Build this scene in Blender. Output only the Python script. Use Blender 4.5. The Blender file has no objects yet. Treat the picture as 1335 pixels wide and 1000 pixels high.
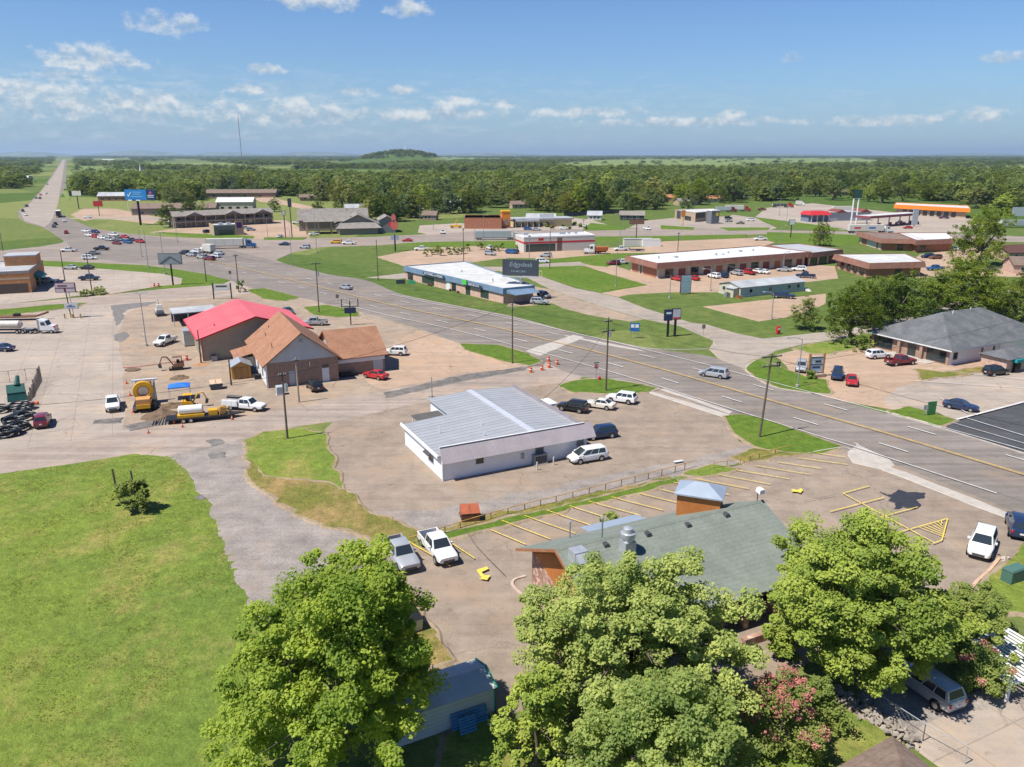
import bpy, math, random
import numpy as np
from mathutils import Vector, Matrix
from mathutils.geometry import tessellate_polygon
from mathutils import noise as mnoise
random.seed(7); RNG = np.random.default_rng(11)
R = math.radians
SC = bpy.context.scene
COL = SC.collection
# ------------------------------------------------------------------ camera
FPX, CAMH, HORY, PW, PH = 1020.0, 37.0, 201.0, 1335.0, 1000.0
TILT = math.atan2(PH / 2 - HORY, FPX)
cam_d = bpy.data.cameras.new('camera'); cam = bpy.data.objects.new('camera', cam_d); COL.objects.link(cam)
cam_d.sensor_width = 36.0; cam_d.lens = 36.0 * FPX / PW; cam_d.clip_start = 0.5; cam_d.clip_end = 120000
cam.location = (0, 0, CAMH); cam.rotation_euler = (math.pi / 2 - TILT, 0, 0)
SC.camera = cam
# ------------------------------------------------------------------ sun and sky
SUN_EL, SHADOW_AZ = R(59), R(28)          # shadows fall to the right and a little away
sd = Vector((-math.cos(SHADOW_AZ) * math.cos(SUN_EL), -math.sin(SHADOW_AZ) * math.cos(SUN_EL), math.sin(SUN_EL)))
sl = bpy.data.lights.new('sun', 'SUN'); sl.energy = 4.3; sl.angle = R(0.55); sl.color = (1.0, 0.955, 0.87)
so = bpy.data.objects.new('sun', sl); COL.objects.link(so); so.rotation_euler = sd.to_track_quat('Z', 'Y').to_euler()
W = bpy.data.worlds.new('World'); SC.world = W; W.use_nodes = True
SC.view_settings.view_transform = 'Standard'; SC.view_settings.look = 'None'
SC.view_settings.gamma = 1.0; SC.view_settings.use_curve_mapping = False; SC.view_settings.exposure = 0.7
SC.cycles.max_bounces = 6; SC.cycles.transparent_max_bounces = 6; SC.cycles.volume_bounces = 0
SC.cycles.sample_clamp_indirect = 6.0
try: SC.cycles.use_denoising = True; SC.cycles.denoiser = 'OPENIMAGEDENOISE'
except Exception: pass

def pix_dir(x, y):
    a = (x - PW / 2) / FPX; b = -(y - PH / 2) / FPX
    return Vector((a, math.cos(TILT) + b * math.sin(TILT), -math.sin(TILT) + b * math.cos(TILT)))

def build_world():
    nt = W.node_tree; N = nt.nodes; L = nt.links; N.clear()
    out = N.new('ShaderNodeOutputWorld'); bg = N.new('ShaderNodeBackground'); L.new(bg.outputs[0], out.inputs[0])
    sky = N.new('ShaderNodeTexSky'); sky.sky_type = 'NISHITA'; sky.sun_disc = False
    sky.sun_elevation = SUN_EL; sky.sun_rotation = math.atan2(sd.x, sd.y)
    sky.altitude = 300; sky.air_density = 1.0; sky.dust_density = 0.2; sky.ozone_density = 1.6
    bg.inputs[1].default_value = 0.145
    gm = N.new('ShaderNodeGamma'); gm.inputs[1].default_value = 1.35; L.new(sky.outputs[0], gm.inputs[0]); gs = N.new('ShaderNodeMix'); gs.data_type = 'RGBA'; gs.blend_type = 'MULTIPLY'; gs.inputs[0].default_value = 1.0; L.new(gm.outputs[0], gs.inputs[6]); gs.inputs[7].default_value = (0.165, 0.224, 0.30, 1)
    def M(op, a, b=None, c=None, clamp=False):
        n = N.new('ShaderNodeMath'); n.operation = op; n.use_clamp = clamp
        for i, v in enumerate((a, b, c)):
            if v is None: continue
            if isinstance(v, (int, float)): n.inputs[i].default_value = v
            else: L.new(v, n.inputs[i])
        return n.outputs[0]
    tc = N.new('ShaderNodeTexCoord'); sep = N.new('ShaderNodeSeparateXYZ'); L.new(tc.outputs['Generated'], sep.inputs[0])
    az = M('ARCTAN2', sep.outputs[0], sep.outputs[1]); el = M('ARCSINE', sep.outputs[2])
    def noise(sx, sy, det=5.0, rough=0.6, off=0.0, dy=0.0):
        cb = N.new('ShaderNodeCombineXYZ'); L.new(M('MULTIPLY', az, sx), cb.inputs[0])
        L.new(M('MULTIPLY', M('ADD', el, dy), sy), cb.inputs[1]); cb.inputs[2].default_value = off
        t = N.new('ShaderNodeTexNoise'); t.inputs['Scale'].default_value = 1.0; t.inputs['Detail'].default_value = det
        t.inputs['Roughness'].default_value = rough; L.new(cb.outputs[0], t.inputs['Vector']); return t.outputs[0]
    puff = noise(46, 62, 6, 0.62, 3.1)
    blobs = [(215, 33, 44, 15), (118, 78, 56, 18), (412, 3, 52, 13), (534, 13, 30, 12), (88, 102, 40, 9), (60, 118, 70, 13),
             (345, 91, 24, 8), (385, 140, 34, 17), (325, 118, 26, 8), (600, 134, 30, 10), (652, 136, 26, 8), (470, 121, 30, 9),
             (525, 118, 20, 7), (757, 146, 80, 9), (955, 150, 22, 8), (1273, 152, 34, 11), (1150, 158, 90, 8), (900, 160, 130, 7),
             (1035, 76, 16, 7), (1310, 77, 26, 8), (160, 140, 150, 20), (380, 152, 120, 16), (560, 150, 120, 11)]
    acc = None; sh = None
    for (x, y, rx, ry) in blobs:
        d = pix_dir(x, y).normalized(); a0 = math.atan2(d.x, d.y); e0 = math.asin(d.z)
        ra, re = rx / FPX * 1.15, ry / FPX * 1.15
        dx = M('DIVIDE', M('SUBTRACT', az, a0), ra); dy = M('DIVIDE', M('SUBTRACT', el, e0), re)
        low = M('MULTIPLY', M('MINIMUM', dy, 0.0), 1.35); dy2 = M('ADD', M('MAXIMUM', dy, 0.0), low)
        r2 = M('ADD', M('MULTIPLY', dx, dx), M('MULTIPLY', dy2, dy2))
        f = M('SUBTRACT', 1.0, r2); s = M('MULTIPLY', M('GREATER_THAN', f, -0.6), dy)
        acc = f if acc is None else M('MAXIMUM', acc, f)
        sh = s if sh is None else M('ADD', sh, s)
    acc = M('MAXIMUM', acc, -1.2)
    cum = M('ADD', M('MULTIPLY', acc, 0.5), M('SUBTRACT', M('MULTIPLY', puff, 1.7), 0.95))
    cum = M('SMOOTH_MIN', M('MULTIPLY', M('MAXIMUM', cum, 0.0), 2.2), 1.0, 0.3)
    # a thin, low, hazy field of far cumulus along the horizon
    far = noise(30, 150, 5, 0.65, 9.4)
    band = M('MULTIPLY', M('SMOOTHSTEP' if False else 'MULTIPLY', M('DIVIDE', el, 0.03, clamp=True), 1.0),
             M('SUBTRACT', 1.0, M('DIVIDE', M('SUBTRACT', el, 0.055), 0.05, clamp=True)))
    left = M('ADD', 0.55, M('MULTIPLY', M('SUBTRACT', 0.0, az), 0.75), clamp=True)
    fld = M('MULTIPLY', M('MULTIPLY', M('SUBTRACT', far, 0.44, clamp=True), 4.0, clamp=True), M('MULTIPLY', band, left))
    alpha = M('MAXIMUM', M('MULTIPLY', cum, 0.82), M('MULTIPLY', fld, 0.6), clamp=True)
    hzf = M('POWER', 2.718, M('DIVIDE', M('MAXIMUM', el, 0.0), -0.13)); hmx = N.new('ShaderNodeMix'); hmx.data_type = 'RGBA'; L.new(M('MULTIPLY', hzf, 0.93), hmx.inputs[0]); L.new(gs.outputs[2], hmx.inputs[6]); hmx.inputs[7].default_value = (1.33, 1.9, 2.6, 1)
    # lit tops and grey bases: the cloud is brighter where it thins out upwards
    p2 = noise(46, 62, 4, 0.6, 3.1, 0.008)
    lit = M('ADD', M('MULTIPLY', M('SUBTRACT', puff, p2), 2.6), M('ADD', 0.52, M('MULTIPLY', sh, 0.22)), clamp=True)
    cr = N.new('ShaderNodeMix'); cr.data_type = 'RGBA'; L.new(lit, cr.inputs[0])
    cr.inputs[6].default_value = (1.55, 2.05, 2.55, 1); cr.inputs[7].default_value = (3.5, 3.6, 3.6, 1)
    mx = N.new('ShaderNodeMix'); mx.data_type = 'RGBA'; L.new(alpha, mx.inputs[0]); L.new(hmx.outputs[2], mx.inputs[6]); L.new(cr.outputs[2], mx.inputs[7])
    L.new(mx.outputs[2], bg.inputs[0])
build_world()

# ------------------------------------------------------------------ pixels to places
ZO = {'Z1': (0, 180, 3.9265), 'Z2': (330, 180, 3.9265), 'Z3': (660, 180, 3.9265), 'Z4': (995, 180, 3.9265), 'A1': (0, 370, 4), 'A2': (240, 370, 4.347),
      'A3': (500, 430, 3.708), 'A4': (800, 370, 4), 'A5': (1035, 370, 4), 'B1': (0, 560, 2.2725), 'B2': (250, 660, 2.94), 'B3': (640, 600, 3.179),
      'B4': (935, 560, 3.3325), 'B5': (640, 720, 3.3375), 'B6': (985, 760, 3.814), 'C1': (0, 190, 7.853), 'C2': (160, 190, 7.853), 'C3': (100, 280, 5.34),
      'C4': (0, 300, 10), 'C5': (320, 240, 7.144), 'C6': (500, 260, 6.665), 'C7': (660, 260, 7.417), 'C8': (660, 320, 7.144), 'D1': (860, 230, 6.675),
      'D2': (1000, 230, 6.675), 'D3': (1150, 230, 7.216), 'D4': (800, 310, 6.675), 'D5': (980, 310, 6.675), 'D6': (1135, 290, 6.675), 'D7': (0, 470, 8.336),
      'D8': (130, 470, 6.068), 'E3': (1180, 500, 8.335), 'E4': (1220, 660, 8.33), 'E5': (480, 650, 6.665), 'E6': (510, 840, 6.247), 'E7': (660, 600, 5.555), 'E8': (840, 540, 4.45), 'PX': (0, 0, 1)}
def zp(tag, x, y):
    a, b, s = ZO[tag]; return (a + x / s, b + y / s)
def P(x, y, z=0.0):
    d = pix_dir(x, y); k = (CAMH - z) / -d.z
    return Vector((d.x * k, d.y * k, z))
def Q(tag, x, y, z=0.0): return P(*zp(tag, x, y), z)
def PL(tag, pts, z=0.0): return [Q(tag, x, y, z) for x, y in pts]
def projy(v):
    f = v.y * math.cos(TILT) - (v.z - CAMH) * math.sin(TILT); u = v.y * math.sin(TILT) + (v.z - CAMH) * math.cos(TILT)
    return PH / 2 - FPX * u / f
def hz(x, y, ty):
    p = P(x, y); lo, hi = 0.0, 300.0
    for _ in range(50):
        m = (lo + hi) / 2
        if projy(Vector((p.x, p.y, m))) > ty: lo = m
        else: hi = m
    return lo
class Fr:
    """a building's own ground frame: u along its front, v away from it"""
    def __init__(s, o, ang):
        s.o = Vector((o.x, o.y)); s.ang = R(ang); s.u = Vector((math.cos(s.ang), math.sin(s.ang))); s.v = Vector((-s.u.y, s.u.x))
    def uv(s, x, y, z=0.0):
        q = P(x, y, z).xy - s.o; return q.dot(s.u), q.dot(s.v)
    def front(s, x, y, v=0.0):
        d = pix_dir(x, y); k = (v + s.o.dot(s.v)) / d.xy.dot(s.v); q = d.xy * k - s.o
        return q.dot(s.u), CAMH + d.z * k
    def side(s, x, y, u=0.0):
        d = pix_dir(x, y); k = (u + s.o.dot(s.u)) / d.xy.dot(s.u); q = d.xy * k - s.o
        return q.dot(s.v), CAMH + d.z * k
    def at(s, u, v, z=0.0):
        q = s.o + s.u * u + s.v * v; return Vector((q.x, q.y, z))

# ------------------------------------------------------------------ meshes and objects
class MB:
    def __init__(s): s.v = []; s.f = []
    def add(s, vs, fs):
        k = len(s.v); s.v += [tuple(p) for p in vs]; s.f += [tuple(i + k for i in q) for q in fs]; return s
    def box(s, x0, x1, y0, y1, z0, z1):
        return s.add([(x0, y0, z0), (x1, y0, z0), (x1, y1, z0), (x0, y1, z0), (x0, y0, z1), (x1, y0, z1), (x1, y1, z1), (x0, y1, z1)],
                     [(3, 2, 1, 0), (4, 5, 6, 7), (0, 1, 5, 4), (1, 2, 6, 5), (2, 3, 7, 6), (3, 0, 4, 7)])
    def prism(s, pts, z0, z1):
        n = len(pts); tri = tessellate_polygon([[Vector((p[0], p[1], 0)) for p in pts]])
        area = sum(pts[i][0] * pts[(i + 1) % n][1] - pts[(i + 1) % n][0] * pts[i][1] for i in range(n))
        zz0 = z0 if isinstance(z0, (list, tuple)) else [z0] * n; zz1 = z1 if isinstance(z1, (list, tuple)) else [z1] * n
        vs = [(p[0], p[1], zz0[i]) for i, p in enumerate(pts)] + [(p[0], p[1], zz1[i]) for i, p in enumerate(pts)]
        fs = []
        for t in tri:
            a, b, c = (pts[i] for i in t); o = (b[0] - a[0]) * (c[1] - a[1]) - (b[1] - a[1]) * (c[0] - a[0])
            t = tuple(t) if o > 0 else tuple(reversed(t)); fs.append(tuple(i + n for i in t)); fs.append(tuple(reversed(t)))
        for i in range(n):
            j = (i + 1) % n; q = (i, j, j + n, i + n); fs.append(q if area > 0 else tuple(reversed(q)))
        return s.add(vs, fs)
    def loft(s, rings, caps=True):
        n = len(rings[0]); k = len(s.v); s.v += [tuple(p) for r in rings for p in r]
        for a in range(len(rings) - 1):
            for i in range(n):
                j = (i + 1) % n; s.f.append((k + a * n + i, k + a * n + j, k + (a + 1) * n + j, k + (a + 1) * n + i))
        if caps:
            s.f.append(tuple(k + i for i in reversed(range(n)))); s.f.append(tuple(k + (len(rings) - 1) * n + i for i in range(n)))
        return s
    def cyl(s, x, y, z0, z1, r, n=10, r2=None):
        r2 = r if r2 is None else r2
        return s.loft([[(x + rr * math.cos(2 * math.pi * i / n), y + rr * math.sin(2 * math.pi * i / n), z) for i in range(n)] for rr, z in ((r, z0), (r2, z1))])
    def tube(s, p, q, r, n=6, r2=None):
        p, q = Vector(p), Vector(q); d = (q - p)
        if d.length < 1e-6: return s
        d.normalize(); a = d.orthogonal().normalized(); b = d.cross(a); r2 = r if r2 is None else r2
        return s.loft([[c + (a * math.cos(2 * math.pi * i / n) + b * math.sin(2 * math.pi * i / n)) * rr for i in range(n)] for c, rr in ((p, r), (q, r2))])
    def path(s, pts, r, n=5):
        for a, b in zip(pts[:-1], pts[1:]): s.tube(a, b, r, n)
        return s
    def slab(s, pts, t):
        """a thin plate: pts is a planar 3-D outline, thickened by t against its normal"""
        P3 = [Vector(p) for p in pts]; nm = Vector((0, 0, 0))
        for i in range(len(P3)): nm += P3[i].cross(P3[(i + 1) % len(P3)])
        nm.normalize(); n = len(P3); vs = P3 + [p - nm * t for p in P3]
        fs = [tuple(range(n)), tuple(reversed(range(n, 2 * n)))] + [(j, i, i + n, j + n) for i, j in ((i, (i + 1) % n) for i in range(n))]
        return s.add(vs, fs)
    def mesh(s, name, smooth=0.0):
        m = bpy.data.meshes.new(name); m.from_pydata(s.v, [], s.f); m.update()
        if smooth:
            for p in m.polygons: p.use_smooth = True
            m.set_sharp_from_angle(angle=R(smooth))
        return m
def obj(name, mesh, mat=None, parent=None, loc=None, rz=None, smooth=0.0):
    if isinstance(mesh, MB): mesh = mesh.mesh(name, smooth)
    o = bpy.data.objects.new(name, mesh); COL.objects.link(o)
    if mat is not None:
        if len(mesh.materials) == 0: mesh.materials.append(mat)
        if mesh.materials[0] != mat:
            o.material_slots[0].link = 'OBJECT'; o.material_slots[0].material = mat
    if parent is not None: o.parent = parent
    if loc is not None: o.location = loc
    if rz is not None: o.rotation_euler = (0, 0, rz)
    return o
part = obj
def tag(o, label, cat, group=None, kind=None):
    if label: o['label'] = label
    if cat: o['category'] = cat
    if group: o['group'] = group
    if kind: o['kind'] = kind
    return o
def thing(name, label, cat, loc=(0, 0, 0), rz=0.0, group=None):
    o = bpy.data.objects.new(name, None); o.empty_display_size = 0.3; COL.objects.link(o); o.location = loc; o.rotation_euler = (0, 0, rz)
    return tag(o, label, cat, group)
def frthing(name, label, cat, fr, group=None): return thing(name, label, cat, (fr.o.x, fr.o.y, 0), fr.ang, group)
def struct(name, mesh, mat, parent=None, smooth=0.0):
    o = obj(name, mesh, mat, parent, smooth=smooth)
    if parent is None: o['kind'] = 'structure'
    return o
def dup(o, parent=None):
    c = o.copy(); COL.objects.link(c); c.parent = parent
    for ch in list(o.children): dup(ch, c)
    return c

# ------------------------------------------------------------------ materials
def lin(c): c /= 255.0; return c / 12.92 if c <= 0.04045 else ((c + 0.055) / 1.055) ** 2.4
def A(r, g, b, k=0.66): return (lin(r) * k, lin(g) * k, lin(b) * k, 1.0)
MATS = {}
def _nodes(name):
    m = bpy.data.materials.new(name); m.use_nodes = True; nt = m.node_tree; MATS[name] = m
    return m, nt.nodes, nt.links, nt.nodes['Principled BSDF']
def mul(c, k): return (min(c[0] * k, 1), min(c[1] * k, 1), min(c[2] * k, 1), 1)
def noise_node(N, L, co, scale, det=4.0, rough=0.6, sc3=None, rotz=0.0):
    t = N.new('ShaderNodeTexNoise'); t.inputs['Scale'].default_value = scale; t.inputs['Detail'].default_value = det; t.inputs['Roughness'].default_value = rough
    if sc3 or rotz:
        mp = N.new('ShaderNodeMapping'); mp.inputs['Scale'].default_value = sc3 or (1, 1, 1); mp.inputs['Rotation'].default_value = (0, 0, rotz); mp.vector_type = 'POINT'
        L.new(co, mp.inputs[0]); co = mp.outputs[0]
    L.new(co, t.inputs['Vector']); return t.outputs[0]
def ramp(N, L, fac, a, b, p0=0.35, p1=0.65):
    r = N.new('ShaderNodeValToRGB'); e = r.color_ramp.elements; e[0].position = p0; e[0].color = a; e[1].position = p1; e[1].color = b; L.new(fac, r.inputs[0]); return r.outputs[0]
def mix(N, L, fac, a, b, mode='MIX'):
    x = N.new('ShaderNodeMix'); x.data_type = 'RGBA'; x.blend_type = mode
    for i, v in ((0, fac), (6, a), (7, b)):
        if isinstance(v, (int, float, tuple)): x.inputs[i].default_value = v
        else: L.new(v, x.inputs[i])
    return x.outputs[2]
def mat(name, c, rough=0.7, var=0.12, scale=1.2, metal=0.0, bump=0.0, bscale=8.0, spec=0.4, coat=0.0, streak=None):
    if name in MATS: return MATS[name]
    m, N, L, B = _nodes(name); B.inputs['Roughness'].default_value = rough; B.inputs['Metallic'].default_value = metal; B.inputs['Specular IOR Level'].default_value = spec
    if coat: B.inputs['Coat Weight'].default_value = coat; B.inputs['Coat Roughness'].default_value = 0.08
    co = N.new('ShaderNodeTexCoord').outputs['Object']
    if var:
        n = noise_node(N, L, co, scale, 5, 0.65, streak); col = ramp(N, L, n, mul(c, 1 - var), mul(c, 1 + var), 0.3, 0.7); L.new(col, B.inputs['Base Color'])
    else: B.inputs['Base Color'].default_value = c
    if bump:
        bn = N.new('ShaderNodeBump'); bn.inputs['Strength'].default_value = bump; bn.inputs['Distance'].default_value = 0.05
        L.new(noise_node(N, L, co, bscale, 4, 0.6, streak), bn.inputs['Height']); L.new(bn.outputs[0], B.inputs['Normal'])
    return m
def paving(name, c, c2, rot=0.0, crack=0.5, streak=0.35, grain=0.12, patch=0.25, joints=None, crackscale=0.16):
    """worn asphalt or concrete: blotches, drag streaks along the lane, cracks, oil and fine grain"""
    m, N, L, B = _nodes(name); B.inputs['Roughness'].default_value = 0.9; B.inputs['Specular IOR Level'].default_value = 0.2
    co = N.new('ShaderNodeTexCoord').outputs['Object']
    big = noise_node(N, L, co, 0.045, 6, 0.62); col = ramp(N, L, big, c, c2, 0.38, 0.62)
    med = noise_node(N, L, co, 0.35, 6, 0.7); col = mix(N, L, patch, col, ramp(N, L, med, mul(c, 0.62), mul(c2, 1.3), 0.33, 0.67), 'MIX')
    st = noise_node(N, L, co, 1.0, 4, 0.6, (0.02, 0.75, 1), rot); col = mix(N, L, streak, col, ramp(N, L, st, (0.62, 0.62, 0.63, 1), (1.22, 1.2, 1.17, 1), 0.35, 0.65), 'MULTIPLY')
    fine = noise_node(N, L, co, 5.5, 3, 0.7); col = mix(N, L, grain * 3, col, ramp(N, L, fine, (0.72, 0.72, 0.72, 1), (1.22, 1.22, 1.22, 1), 0.3, 0.7), 'MULTIPLY')
    dust = ramp(N, L, noise_node(N, L, co, 0.11, 7, 0.7), (0, 0, 0, 1), (0.75, 0.75, 0.75, 1), 0.52, 0.7); dw = N.new('ShaderNodeRGBToBW'); L.new(dust, dw.inputs[0]); col = mix(N, L, dw.outputs[0], col, (c2[0] * 1.12, c2[1] * .98, c2[2] * .84, 1))
    if crack:
        wv = N.new('ShaderNodeVectorMath'); wv.operation = 'ADD'; nz = N.new('ShaderNodeTexNoise'); nz.inputs['Scale'].default_value = 0.5; nz.inputs['Detail'].default_value = 5
        L.new(co, nz.inputs['Vector']); sc = N.new('ShaderNodeVectorMath'); sc.operation = 'SCALE'; sc.inputs['Scale'].default_value = 2.2; L.new(nz.outputs['Color'], sc.inputs[0])
        L.new(co, wv.inputs[0]); L.new(sc.outputs[0], wv.inputs[1])
        v = N.new('ShaderNodeTexVoronoi'); v.feature = 'DISTANCE_TO_EDGE'; v.inputs['Scale'].default_value = crackscale; L.new(wv.outputs[0], v.inputs['Vector'])
        cm = ramp(N, L, v.outputs['Distance'], (1, 1, 1, 1), (0, 0, 0, 1), 0.004, 0.014)
        msk = ramp(N, L, noise_node(N, L, co, 0.09, 3), (0, 0, 0, 1), (crack, crack, crack, 1), 0.45, 0.6); fac = mix(N, L, 1.0, cm, msk, 'MULTIPLY')
        bw = N.new('ShaderNodeRGBToBW'); L.new(fac, bw.inputs[0]); col = mix(N, L, bw.outputs[0], col, mul(c, 0.42))
    if joints:
        br = N.new('ShaderNodeTexBrick'); br.offset = 0.0; br.inputs['Color1'].default_value = br.inputs['Color2'].default_value = (1, 1, 1, 1); br.inputs['Mortar'].default_value = (0.68, 0.66, 0.64, 1)
        br.inputs['Scale'].default_value = 1.0; br.inputs['Mortar Size'].default_value = 0.05; br.inputs['Brick Width'].default_value = joints; br.inputs['Row Height'].default_value = joints
        mp = N.new('ShaderNodeMapping'); mp.inputs['Rotation'].default_value = (0, 0, rot); L.new(co, mp.inputs[0]); L.new(mp.outputs[0], br.inputs['Vector']); col = mix(N, L, 0.7, col, br.outputs[0], 'MULTIPLY')
    oil = ramp(N, L, noise_node(N, L, co, 0.8, 5, 0.55), (1, 1, 1, 1), (0.62, 0.61, 0.6, 1), 0.63, 0.74); col = mix(N, L, 0.7, col, oil, 'MULTIPLY')
    L.new(col, B.inputs['Base Color'])
    bn = N.new('ShaderNodeBump'); bn.inputs['Strength'].default_value = 0.25; bn.inputs['Distance'].default_value = 0.03; L.new(noise_node(N, L, co, 14, 3), bn.inputs['Height']); L.new(bn.outputs[0], B.inputs['Normal'])
    return m
def grass(name, c, dry, lush, drymix=0.5, scale=1.0, bump=0.9, far=False):
    m, N, L, B = _nodes(name); B.inputs['Roughness'].default_value = 0.95; B.inputs['Specular IOR Level'].default_value = 0.1
    co = N.new('ShaderNodeTexCoord').outputs['Object']
    n1 = noise_node(N, L, co, 0.06 * scale, 5, 0.6); col = ramp(N, L, n1, c, lush, 0.4, 0.62)
    n2 = noise_node(N, L, co, 0.16 * scale, 7, 0.72, (1, 0.6, 1)); lo = 0.64 - 0.2 * drymix; f = ramp(N, L, n2, (0, 0, 0, 1), (0.85, 0.85, 0.85, 1), lo, lo + 0.16)
    bw = N.new('ShaderNodeRGBToBW'); L.new(f, bw.inputs[0]); col = mix(N, L, bw.outputs[0], col, dry)
    if far:
        v = N.new('ShaderNodeTexVoronoi'); v.inputs['Scale'].default_value = 0.0035; v.inputs['Randomness'].default_value = 0.8; L.new(co, v.inputs['Vector'])
        sepc = N.new('ShaderNodeSeparateColor'); L.new(v.outputs['Color'], sepc.inputs[0])
        col = mix(N, L, 0.55, col, ramp(N, L, sepc.outputs[0], mul(c, 0.62), mul(dry, 1.15), 0.2, 0.95))
    n3 = noise_node(N, L, co, 0.9 * scale, 6, 0.7); col = mix(N, L, 0.75, col, ramp(N, L, n3, (0.6, 0.63, 0.6, 1), (1.3, 1.3, 1.2, 1), 0.32, 0.68), 'MULTIPLY')
    n4 = noise_node(N, L, co, 5.0 * scale, 4, 0.75); col = mix(N, L, 0.6, col, ramp(N, L, n4, (0.66, 0.69, 0.64, 1), (1.32, 1.3, 1.26, 1), 0.33, 0.67), 'MULTIPLY')
    L.new(col, B.inputs['Base Color'])
    if bump:
        bn = N.new('ShaderNodeBump'); bn.inputs['Strength'].default_value = bump; bn.inputs['Distance'].default_value = 0.25; L.new(noise_node(N, L, co, 3.2, 5, 0.7), bn.inputs['Height']); L.new(bn.outputs[0], B.inputs['Normal'])
    return m
def banded(name, c, c2, period, axis=0, rough=0.55, metal=0.0, depth=0.4, dirt=0.15):
    """ribbed sheet metal, clapboard or shingle courses: narrow lines every PERIOD metres along one axis"""
    m, N, L, B = _nodes(name); B.inputs['Roughness'].default_value = rough; B.inputs['Metallic'].default_value = metal; B.inputs['Specular IOR Level'].default_value = 0.35
    co = N.new('ShaderNodeTexCoord').outputs['Object']; w = N.new('ShaderNodeTexWave'); w.bands_direction = 'XYZ'[axis]; w.wave_profile = 'SAW'
    w.inputs['Scale'].default_value = 0.31416 / period; w.inputs['Distortion'].default_value = 0.15; w.inputs['Detail'].default_value = 1; L.new(co, w.inputs['Vector'])
    line = ramp(N, L, w.outputs['Fac'], (1, 1, 1, 1), (1 - depth, 1 - depth, 1 - depth, 1), 0.82, 0.98)
    col = ramp(N, L, noise_node(N, L, co, 0.5, 6, 0.65), c, c2, 0.35, 0.65); col = mix(N, L, 1.0, col, line, 'MULTIPLY')
    col = mix(N, L, dirt * 3, col, ramp(N, L, noise_node(N, L, co, 3.5, 4, 0.7), (0.75, 0.74, 0.72, 1), (1.15, 1.15, 1.15, 1), 0.3, 0.7), 'MULTIPLY'); L.new(col, B.inputs['Base Color'])
    bn = N.new('ShaderNodeBump'); bn.inputs['Strength'].default_value = 0.5; bn.inputs['Distance'].default_value = 0.03; L.new(w.outputs['Fac'], bn.inputs['Height']); L.new(bn.outputs[0], B.inputs['Normal'])
    return m
def masonry(name, c, c2, mortar, bw, bh, msize=0.02, wallaxis=None, stone=False):
    m, N, L, B = _nodes(name); B.inputs['Roughness'].default_value = 0.9; B.inputs['Specular IOR Level'].default_value = 0.2
    co = N.new('ShaderNodeTexCoord').outputs['Object']
    if stone:
        v = N.new('ShaderNodeTexVoronoi'); v.inputs['Scale'].default_value = 1.0 / bw; L.new(co, v.inputs['Vector']); sc = N.new('ShaderNodeSeparateColor'); L.new(v.outputs['Color'], sc.inputs[0])
        col = ramp(N, L, sc.outputs[0], c, c2, 0.1, 0.9); e = N.new('ShaderNodeTexVoronoi'); e.feature = 'DISTANCE_TO_EDGE'; e.inputs['Scale'].default_value = 1.0 / bw; L.new(co, e.inputs['Vector'])
        k = ramp(N, L, e.outputs['Distance'], (1, 1, 1, 1), (0, 0, 0, 1), 0.05, 0.1); q = N.new('ShaderNodeRGBToBW'); L.new(k, q.inputs[0]); col = mix(N, L, q.outputs[0], col, mortar); h = e.outputs['Distance']
    else:
        sep = N.new('ShaderNodeSeparateXYZ'); L.new(co, sep.inputs[0]); ad = N.new('ShaderNodeMath'); ad.operation = 'ADD'; L.new(sep.outputs[0], ad.inputs[0]); L.new(sep.outputs[1], ad.inputs[1])
        cb = N.new('ShaderNodeCombineXYZ'); L.new(ad.outputs[0], cb.inputs[0]); L.new(sep.outputs[2], cb.inputs[1])
        br = N.new('ShaderNodeTexBrick'); br.inputs['Color1'].default_value = c; br.inputs['Color2'].default_value = c2; br.inputs['Mortar'].default_value = mortar; br.inputs['Scale'].default_value = 1
        br.inputs['Brick Width'].default_value = bw; br.inputs['Row Height'].default_value = bh; br.inputs['Mortar Size'].default_value = msize; L.new(cb.outputs[0], br.inputs['Vector']); col = br.outputs[0]; h = br.outputs['Fac']
    col = mix(N, L, 0.7, col, ramp(N, L, noise_node(N, L, co, 1.3, 6, 0.7), (0.68, 0.68, 0.68, 1), (1.28, 1.25, 1.2, 1), 0.3, 0.7), 'MULTIPLY'); L.new(col, B.inputs['Base Color'])
    return m
def leaf_mat(name, dark, light, trans=0.35, vary=0.8):
    m, N, L, B = _nodes(name); B.inputs['Roughness'].default_value = 0.55; B.inputs['Specular IOR Level'].default_value = 0.25
    at = N.new('ShaderNodeAttribute'); at.attribute_name = 'tint'; col = ramp(N, L, at.outputs['Fac'], dark, light, 0.0, 1.0)
    oi = N.new('ShaderNodeObjectInfo'); col = mix(N, L, vary, col, ramp(N, L, oi.outputs['Random'], (0.68, 0.75, 0.7, 1), (1.3, 1.2, 0.95, 1), 0.0, 1.0), 'MULTIPLY')
    L.new(col, B.inputs['Base Color']); tr = N.new('ShaderNodeBsdfTranslucent'); L.new(mix(N, L, 1.0, col, (1.25, 1.35, 0.55, 1), 'MULTIPLY'), tr.inputs[0])
    mx = N.new('ShaderNodeMixShader'); mx.inputs[0].default_value = trans; L.new(B.outputs[0], mx.inputs[1]); L.new(tr.outputs[0], mx.inputs[2]); L.new(mx.outputs[0], N['Material Output'].inputs[0])
    return m
def glass(name, c=(0.02, 0.03, 0.035, 1), rough=0.08):
    m, N, L, B = _nodes(name); B.inputs['Base Color'].default_value = c; B.inputs['Roughness'].default_value = rough; B.inputs['Specular IOR Level'].default_value = 0.7; return m
def paint(name, c, metal=0.0):
    if name in MATS: return MATS[name]
    return mat(name, c, 0.32, 0.05, 2.0, metal, spec=0.5, coat=0.6)
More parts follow.
